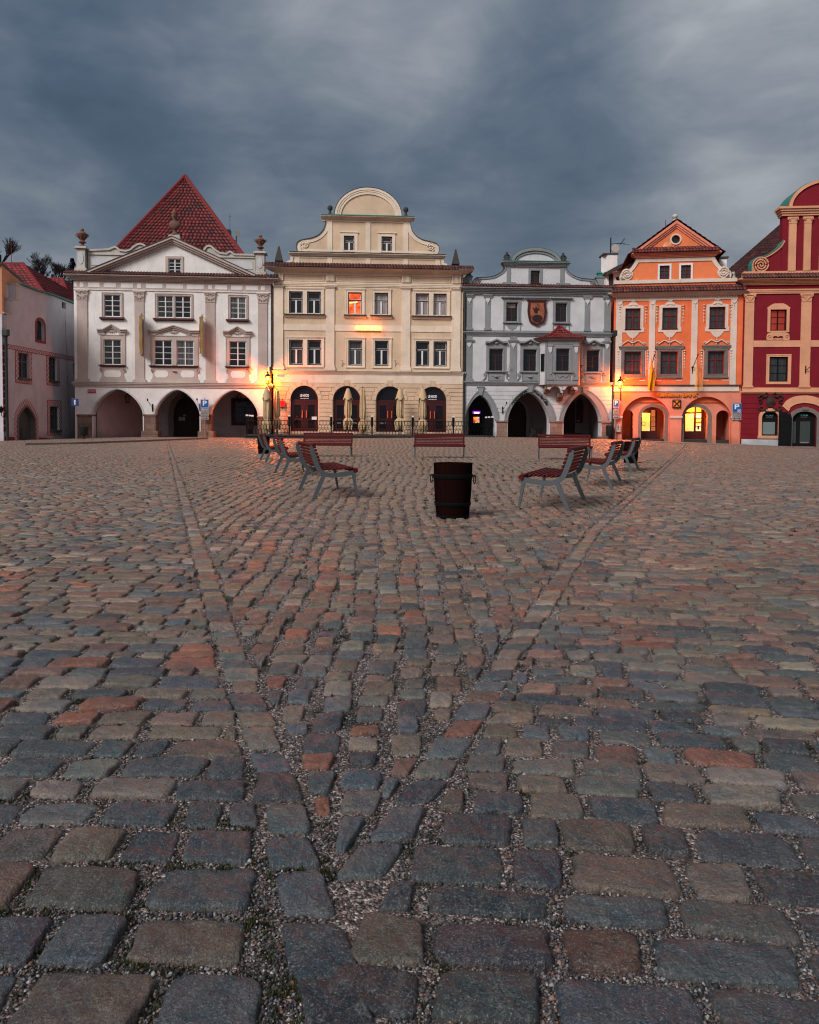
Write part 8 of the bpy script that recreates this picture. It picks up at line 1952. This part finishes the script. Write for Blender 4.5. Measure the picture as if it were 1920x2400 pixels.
# cobbles continuing outside the view as a textured sheet
m_, nt, bs = _nt('distant_cobbles'); o_ = pos(nt); br_ = nt.nodes.new('ShaderNodeTexBrick'); wv_ = nt.nodes.new('ShaderNodeTexNoise'); wv_.inputs['Scale'].default_value = 2.2; nt.links.new(o_, wv_.inputs['Vector']); nt.links.new(mix(nt, .05, o_, wv_.outputs['Color'], 'ADD'), br_.inputs['Vector'])
for k, v in (('Scale', 1), ('Brick Width', .19), ('Row Height', .15), ('Mortar Size', .012), ('Bias', -.1)): br_.inputs[k].default_value = v
br_.inputs['Color1'].default_value = (.17, .135, .11, 1); br_.inputs['Color2'].default_value = (.10, .10, .10, 1); br_.inputs['Mortar'].default_value = (.03, .026, .024, 1)
nt.links.new(br_.outputs['Color'], bs.inputs['Base Color']); bs.inputs['Roughness'].default_value = .55; bump(nt, bs, br_.outputs['Fac'], .6, -.02)
def side_sheet(sg):
    V = []; Q = []; ysx = np.linspace(-4, 56, 41)
    for y in ysx:
        for t in (0, .33, .66, 1): x = sg*((half(max(y, 0))-.1)*(1-t)+t*75); V.append((x, y, float(gz(x, y))+.004))
    for i in range(len(ysx)-1):
        for k in range(3): a_ = i*4+k; Q.append((a_, a_+1, a_+5, a_+4))
    o = np_mesh('cobblestone_paving', V, Q, None, m_); tag(o, kind='structure')
side_sheet(-1); side_sheet(1)
# loose gravel in the near joints
rg4 = np.random.default_rng(33)
GN = 150000; gy = 1.25+3.1*rg4.random(GN)**1.35; gxx = (rg4.random(GN)*2-1)*(.56*gy+.1)
cell = .012; X0, Y0 = -3.4, .9; nxg, nyg = int(6.8/cell), int(4.2/cell); occ = np.zeros((nyg, nxg), bool)
for i in np.where((near < 5.2) & (np.abs(cen[:, 0]) < 3.3))[0]:
    P = cen[i]+np.array([[-1, -1], [1, -1], [1, 1], [-1, 1]])@np.stack([mU[i]*sx[i], mV[i]*sy[i]])*.97
    x0_, y0_ = P.min(0); x1_, y1_ = P.max(0); i0, i1 = int((x0_-X0)/cell), int((x1_-X0)/cell)+1; j0, j1 = int((y0_-Y0)/cell), int((y1_-Y0)/cell)+1
    if i0 < 0 or j0 < 0 or i1 >= nxg or j1 >= nyg: continue
    gx_, gy_ = np.meshgrid(X0+cell*(np.arange(i0, i1)+.5), Y0+cell*(np.arange(j0, j1)+.5)); ins = np.ones(gx_.shape, bool)
    for k in range(4): a_, b_ = P[k], P[(k+1) % 4]; ins &= ((b_[0]-a_[0])*(gy_-a_[1])-(b_[1]-a_[1])*(gx_-a_[0])) > 0
    occ[j0:j1, i0:i1] |= ins
ii = np.clip(((gxx-X0)/cell).astype(int), 0, nxg-1); jj = np.clip(((gy-Y0)/cell).astype(int), 0, nyg-1); free = ~occ[jj, ii] & ((np.sin(gxx*7+gy*3)+np.cos(gy*9-gxx*4)+np.sin(gxx*23+1)*.6+rg4.normal(0, .7, GN)) > -1.1)
gxx, gy = gxx[free], gy[free]; G = len(gxx)
r_ = rg4.uniform(.0022, .0058, G)*np.where(rg4.random(G) < .04, 1.8, 1)
base = np.array([(1, 0, 0), (-1, 0, 0), (0, 1, 0), (0, -1, 0), (0, 0, 1), (0, 0, -1)], float); tri_ = np.array([(0, 2, 4), (2, 1, 4), (1, 3, 4), (3, 0, 4), (2, 0, 5), (1, 2, 5), (3, 1, 5), (0, 3, 5)])
an = rg4.uniform(0, 6.3, G); st3 = rg4.uniform(.6, 1.25, (G, 6, 1)); B_ = base[None]*st3*r_[:, None, None]
ca, sa = np.cos(an)[:, None], np.sin(an)[:, None]; V = np.stack([B_[..., 0]*ca-B_[..., 1]*sa, B_[..., 0]*sa+B_[..., 1]*ca, B_[..., 2]*.75], -1)
V += np.stack([gxx, gy, np.full(G, -.0055)+rg4.uniform(-.003, .004, G)], -1)[:, None]
gp_ = np.array([(.08, .085, .095), (.15, .155, .165), (.30, .30, .31), (.52, .51, .50), (.24, .12, .09), (.035, .04, .045), (.34, .23, .19)]); gc = gp_[rg4.choice(7, G, p=[.24, .22, .13, .055, .1, .2, .055])]*rg4.uniform(.55, 1.1, G)[:, None]
M['gravel'] = vcolmat('gravel', .7, .2, 40, .3, .4)
o = np_mesh('gravel', V.reshape(-1, 3), None, (tri_[None]+(np.arange(G)*6)[:, None, None]).reshape(-1, 3), M['gravel'], np.repeat(gc[:, None], 6, 1).reshape(-1, 3)); tag(o, 'loose grey and pink gravel filling the cobble joints', 'gravel', kind='stuff')
# moss and grass tufts in the joints
TV = []; TT = []; TC = []
def tuft(x, y, s, n, col, zz=-.006):
    for k in range(n):
        an = rg4.uniform(0, 6.3); l = s*rg4.uniform(.5, 1.3); px, py = x+rg4.normal(0, s*.55), y+rg4.normal(0, s*.55); w = l*.16; ln = rg4.uniform(.2, .9)
        z0 = float(gz(px, py))+zz; o = len(TV); dx, dy = math.cos(an), math.sin(an)
        TV.extend([(px-dy*w, py+dx*w, z0), (px+dy*w, py-dx*w, z0), (px+dx*l*ln, py+dy*l*ln, z0+l*rg4.uniform(.5, 1))]); TT.append((o, o+1, o+2)); c_ = np.array(col)*rg4.uniform(.5, 1.5); TC.extend([c_*.6, c_*.6, c_])
cand = np.where(free)[0] if False else None
pick = rg4.choice(G, 1050)
for i in pick:
    if noise is None: pass
    x, y = gxx[i], gy[i]
    if math.sin(x*2.3+1.7*y)+math.cos(y*3.1-x)+rg4.normal(0, .5) > .45:
        for _ in range(rg4.integers(1, 4)): tuft(x+rg4.normal(0, .012), y+rg4.normal(0, .012), .013, 16, (.024, .030, .010) if rg4.random() < .75 else (.045, .06, .016))
mids = np.where((near > 3.5) & (near < 26))[0]
for i in rg4.choice(mids, 4200):
    if KD[i] != 2 and rg4.random() < .72: continue
    k = rg4.integers(0, 4); p = Qc[i][k]+ (Qc[i][(k+1) % 4]-Qc[i][k])*rg4.random(); s = .02+.0012*near[i]; tuft(p[0], p[1], s, 9, (.035, .05, .012) if rg4.random() < .6 else (.05, .075, .018))
    if rg4.random() < .3: tuft(p[0]+.04, p[1]+.01, s, 9, (.04, .055, .015))
M['moss'] = vcolmat('moss', .85, .2, 40, 0, .2)
o = np_mesh('moss', TV, None, TT, M['moss'], np.array(TC)); tag(o, 'dark green moss and grass tufts in the cobble joints', 'moss', kind='stuff')
# kerb before the white house
kp = [ground_pt(*p) for p in ((60, 1044), (180, 1041.5), (330, 1034.5), (487, 1029.5))]; m = MB()
for p, q in zip(kp[:-1], kp[1:]):
    d = (q-p).normalized(); n_ = Vector((-d.y, d.x, 0)).normalized(); 
    a_, b_ = p, q; v = [a_, b_, b_+n_*.28, a_+n_*.28]; m.add([(x.x, x.y, x.z-.1) for x in v]+[(x.x, x.y, x.z+.11) for x in v], [(0, 1, 5, 4), (1, 2, 6, 5), (2, 3, 7, 6), (3, 0, 4, 7), (4, 5, 6, 7)])
o = m.build('kerb', M['granite']); tag(o, kind='structure')
kp = [ground_pt(*p) for p in ((1480, 1034.5), (1600, 1041), (1740, 1046), (1840, 1050), (1930, 1055))]; m = MB()
for p, q in zip(kp[:-1], kp[1:]):
    d = (q-p).normalized(); n_ = Vector((-d.y, d.x, 0)).normalized(); v = [p, q, q+n_*.25, p+n_*.25]; m.add([(x.x, x.y, x.z-.1) for x in v]+[(x.x, x.y, x.z+.06) for x in v], [(0, 1, 5, 4), (1, 2, 6, 5), (2, 3, 7, 6), (3, 0, 4, 7), (4, 5, 6, 7)])
o = m.build('kerb', M['granite']); tag(o, kind='structure')
q = ground_pt(1487, 2070); pb = MB(); pb.lathe([(.004, -.002), (.017, .003), (.019, .010), (.011, .016), (.002, .018)], n=9); o = pb.build('pebble', M['boxw'], None, smooth=True, loc=tuple(q)); tag(o, 'tiny pale pebble lying on the near right cobbles', 'pebble'); o.scale = (.62, .5, .6)
# ================================================================== SKY AND LIGHT
w = bpy.data.worlds.new('World'); S.world = w; w.use_nodes = True; nt = w.node_tree; nt.nodes.clear()
out = nt.nodes.new('ShaderNodeOutputWorld'); bg = nt.nodes.new('ShaderNodeBackground'); nt.links.new(bg.outputs[0], out.inputs[0])
SUN_EL, SUN_AZ = math.radians(38), math.radians(38)   # sun azimuth measured from straight behind the viewer
sky = nt.nodes.new('ShaderNodeTexSky'); sky.sky_type = 'NISHITA'; sky.sun_disc = False; sky.sun_elevation = math.radians(4); sky.sun_rotation = math.radians(180)+SUN_AZ; sky.air_density = 1.4; sky.dust_density = 2
tc = nt.nodes.new('ShaderNodeTexCoord').outputs['Generated']; sp = nt.nodes.new('ShaderNodeSeparateXYZ'); nt.links.new(tc, sp.inputs[0])
zc = math_(nt, 'ADD', math_(nt, 'MAXIMUM', sp.outputs[2], 0.0), .16)
cb = nt.nodes.new('ShaderNodeCombineXYZ'); nt.links.new(math_(nt, 'DIVIDE', sp.outputs[0], zc), cb.inputs[0]); nt.links.new(math_(nt, 'DIVIDE', sp.outputs[1], zc), cb.inputs[1])
n1 = noise(nt, mapv(nt, cb.outputs[0], (1.15, 1.0, 1), (0, 0, .35), (1.3, .4, 0)), 1.0, 6, .55, .25)
nd_ = nt.nodes.new('ShaderNodeVectorMath'); nd_.operation = 'NORMALIZE'; nt.links.new(tc, nd_.inputs[0]); n2 = noise(nt, mapv(nt, nd_.outputs[0], (2.6, 2.6, 6.5), (0, .12, 0), (1.1, .2, 3.3)), 1.0, 5, .5, .35)
n3 = noise(nt, mapv(nt, nd_.outputs[0], (7, 7, 13), (0, -.25, 0), (7.7, 1.2, 0)), 1.0, 7, .6, .5)
fac = math_(nt, 'ADD', math_(nt, 'ADD', math_(nt, 'MULTIPLY', n1, .28), math_(nt, 'MULTIPLY', n2, .62)), math_(nt, 'ADD', math_(nt, 'MULTIPLY', n3, .22), -.02))
# the deck is thinner (brighter) overhead and towards the right
fac = math_(nt, 'ADD', fac, math_(nt, 'MULTIPLY', sp.outputs[2], .10))
nrm_ = nt.nodes.new('ShaderNodeVectorMath'); nrm_.operation = 'NORMALIZE'; nt.links.new(tc, nrm_.inputs[0])
for (px_, py_, sz_, gn_) in ((1850, 130, 12, .12), (1650, 60, 10, .05), (1000, 40, 15, .07), (380, 330, 9, .05), (640, 500, 7, .07), (60, 565, 9, .12), (300, 90, 13, -.045), (1300, 330, 11, -.075), (120, 230, 12, -.06), (1780, 420, 8, -.03), (500, 60, 10, .03)):
    dv_ = ray(px_, py_).normalized(); dp = nt.nodes.new('ShaderNodeVectorMath'); dp.operation = 'DOT_PRODUCT'; nt.links.new(nrm_.outputs[0], dp.inputs[0]); dp.inputs[1].default_value = tuple(dv_)
    mr = nt.nodes.new('ShaderNodeMapRange'); mr.interpolation_type = 'SMOOTHSTEP'; nt.links.new(dp.outputs['Value'], mr.inputs['Value']); mr.inputs['From Min'].default_value = math.cos(math.radians(sz_)); mr.inputs['From Max'].default_value = 1; mr.inputs['To Max'].default_value = gn_
    fac = math_(nt, 'ADD', fac, mr.outputs[0])
ccol = ramp(nt, fac, [(.38, (.046, .076, .126)), (.48, (.068, .104, .162)), (.55, (.100, .137, .197)), (.62, (.155, .19, .245)), (.70, (.235, .265, .315)), (.82, (.38, .405, .44))])
# brighter sky behind the camera, added out of view to light the facades
bk = math_(nt, 'MULTIPLY', math_(nt, 'MULTIPLY', sp.outputs[1], -1.6), math_(nt, 'MULTIPLY', sp.outputs[2], 1.6, True)); bkf = ramp(nt, bk, [(.2, (0, 0, 0)), (.9, (1, 1, 1))])
bcol = mix(nt, bkf, ccol, (.58, .54, .54))
skyc = mix(nt, 1.0, sky.outputs[0], (.012, .012, .012), 'MULTIPLY')
tot = mix(nt, 1.0, bcol, skyc, 'ADD')
nt.links.new(tot, bg.inputs['Color']); bg.inputs['Strength'].default_value = 1.0
sl = bpy.data.lights.new('sun', 'SUN'); sl.energy = 2.8; sl.angle = math.radians(22); sl.color = (1, .95, .92); so = bpy.data.objects.new('sun', sl); COL.objects.link(so)
dv = Vector((math.sin(SUN_AZ)*math.cos(SUN_EL), math.cos(SUN_AZ)*math.cos(SUN_EL), -math.sin(SUN_EL))); so.rotation_euler = dv.to_track_quat('-Z', 'Y').to_euler()
S.view_settings.view_transform = 'Standard'; S.view_settings.look = 'None'; S.view_settings.exposure = 0; S.view_settings.gamma = 1
S.cycles.use_denoising = True; S.cycles.pixel_filter_type = 'BLACKMAN_HARRIS'; S.cycles.filter_width = 1.15
try: S.cycles.denoiser = 'OPENIMAGEDENOISE'
except Exception: pass
S.cycles.max_bounces = 6; S.cycles.diffuse_bounces = 3; S.cycles.glossy_bounces = 3; S.cycles.transparent_max_bounces = 6; S.cycles.sample_clamp_indirect = 4
S.cycles.caustics_reflective = False; S.cycles.caustics_refractive = False
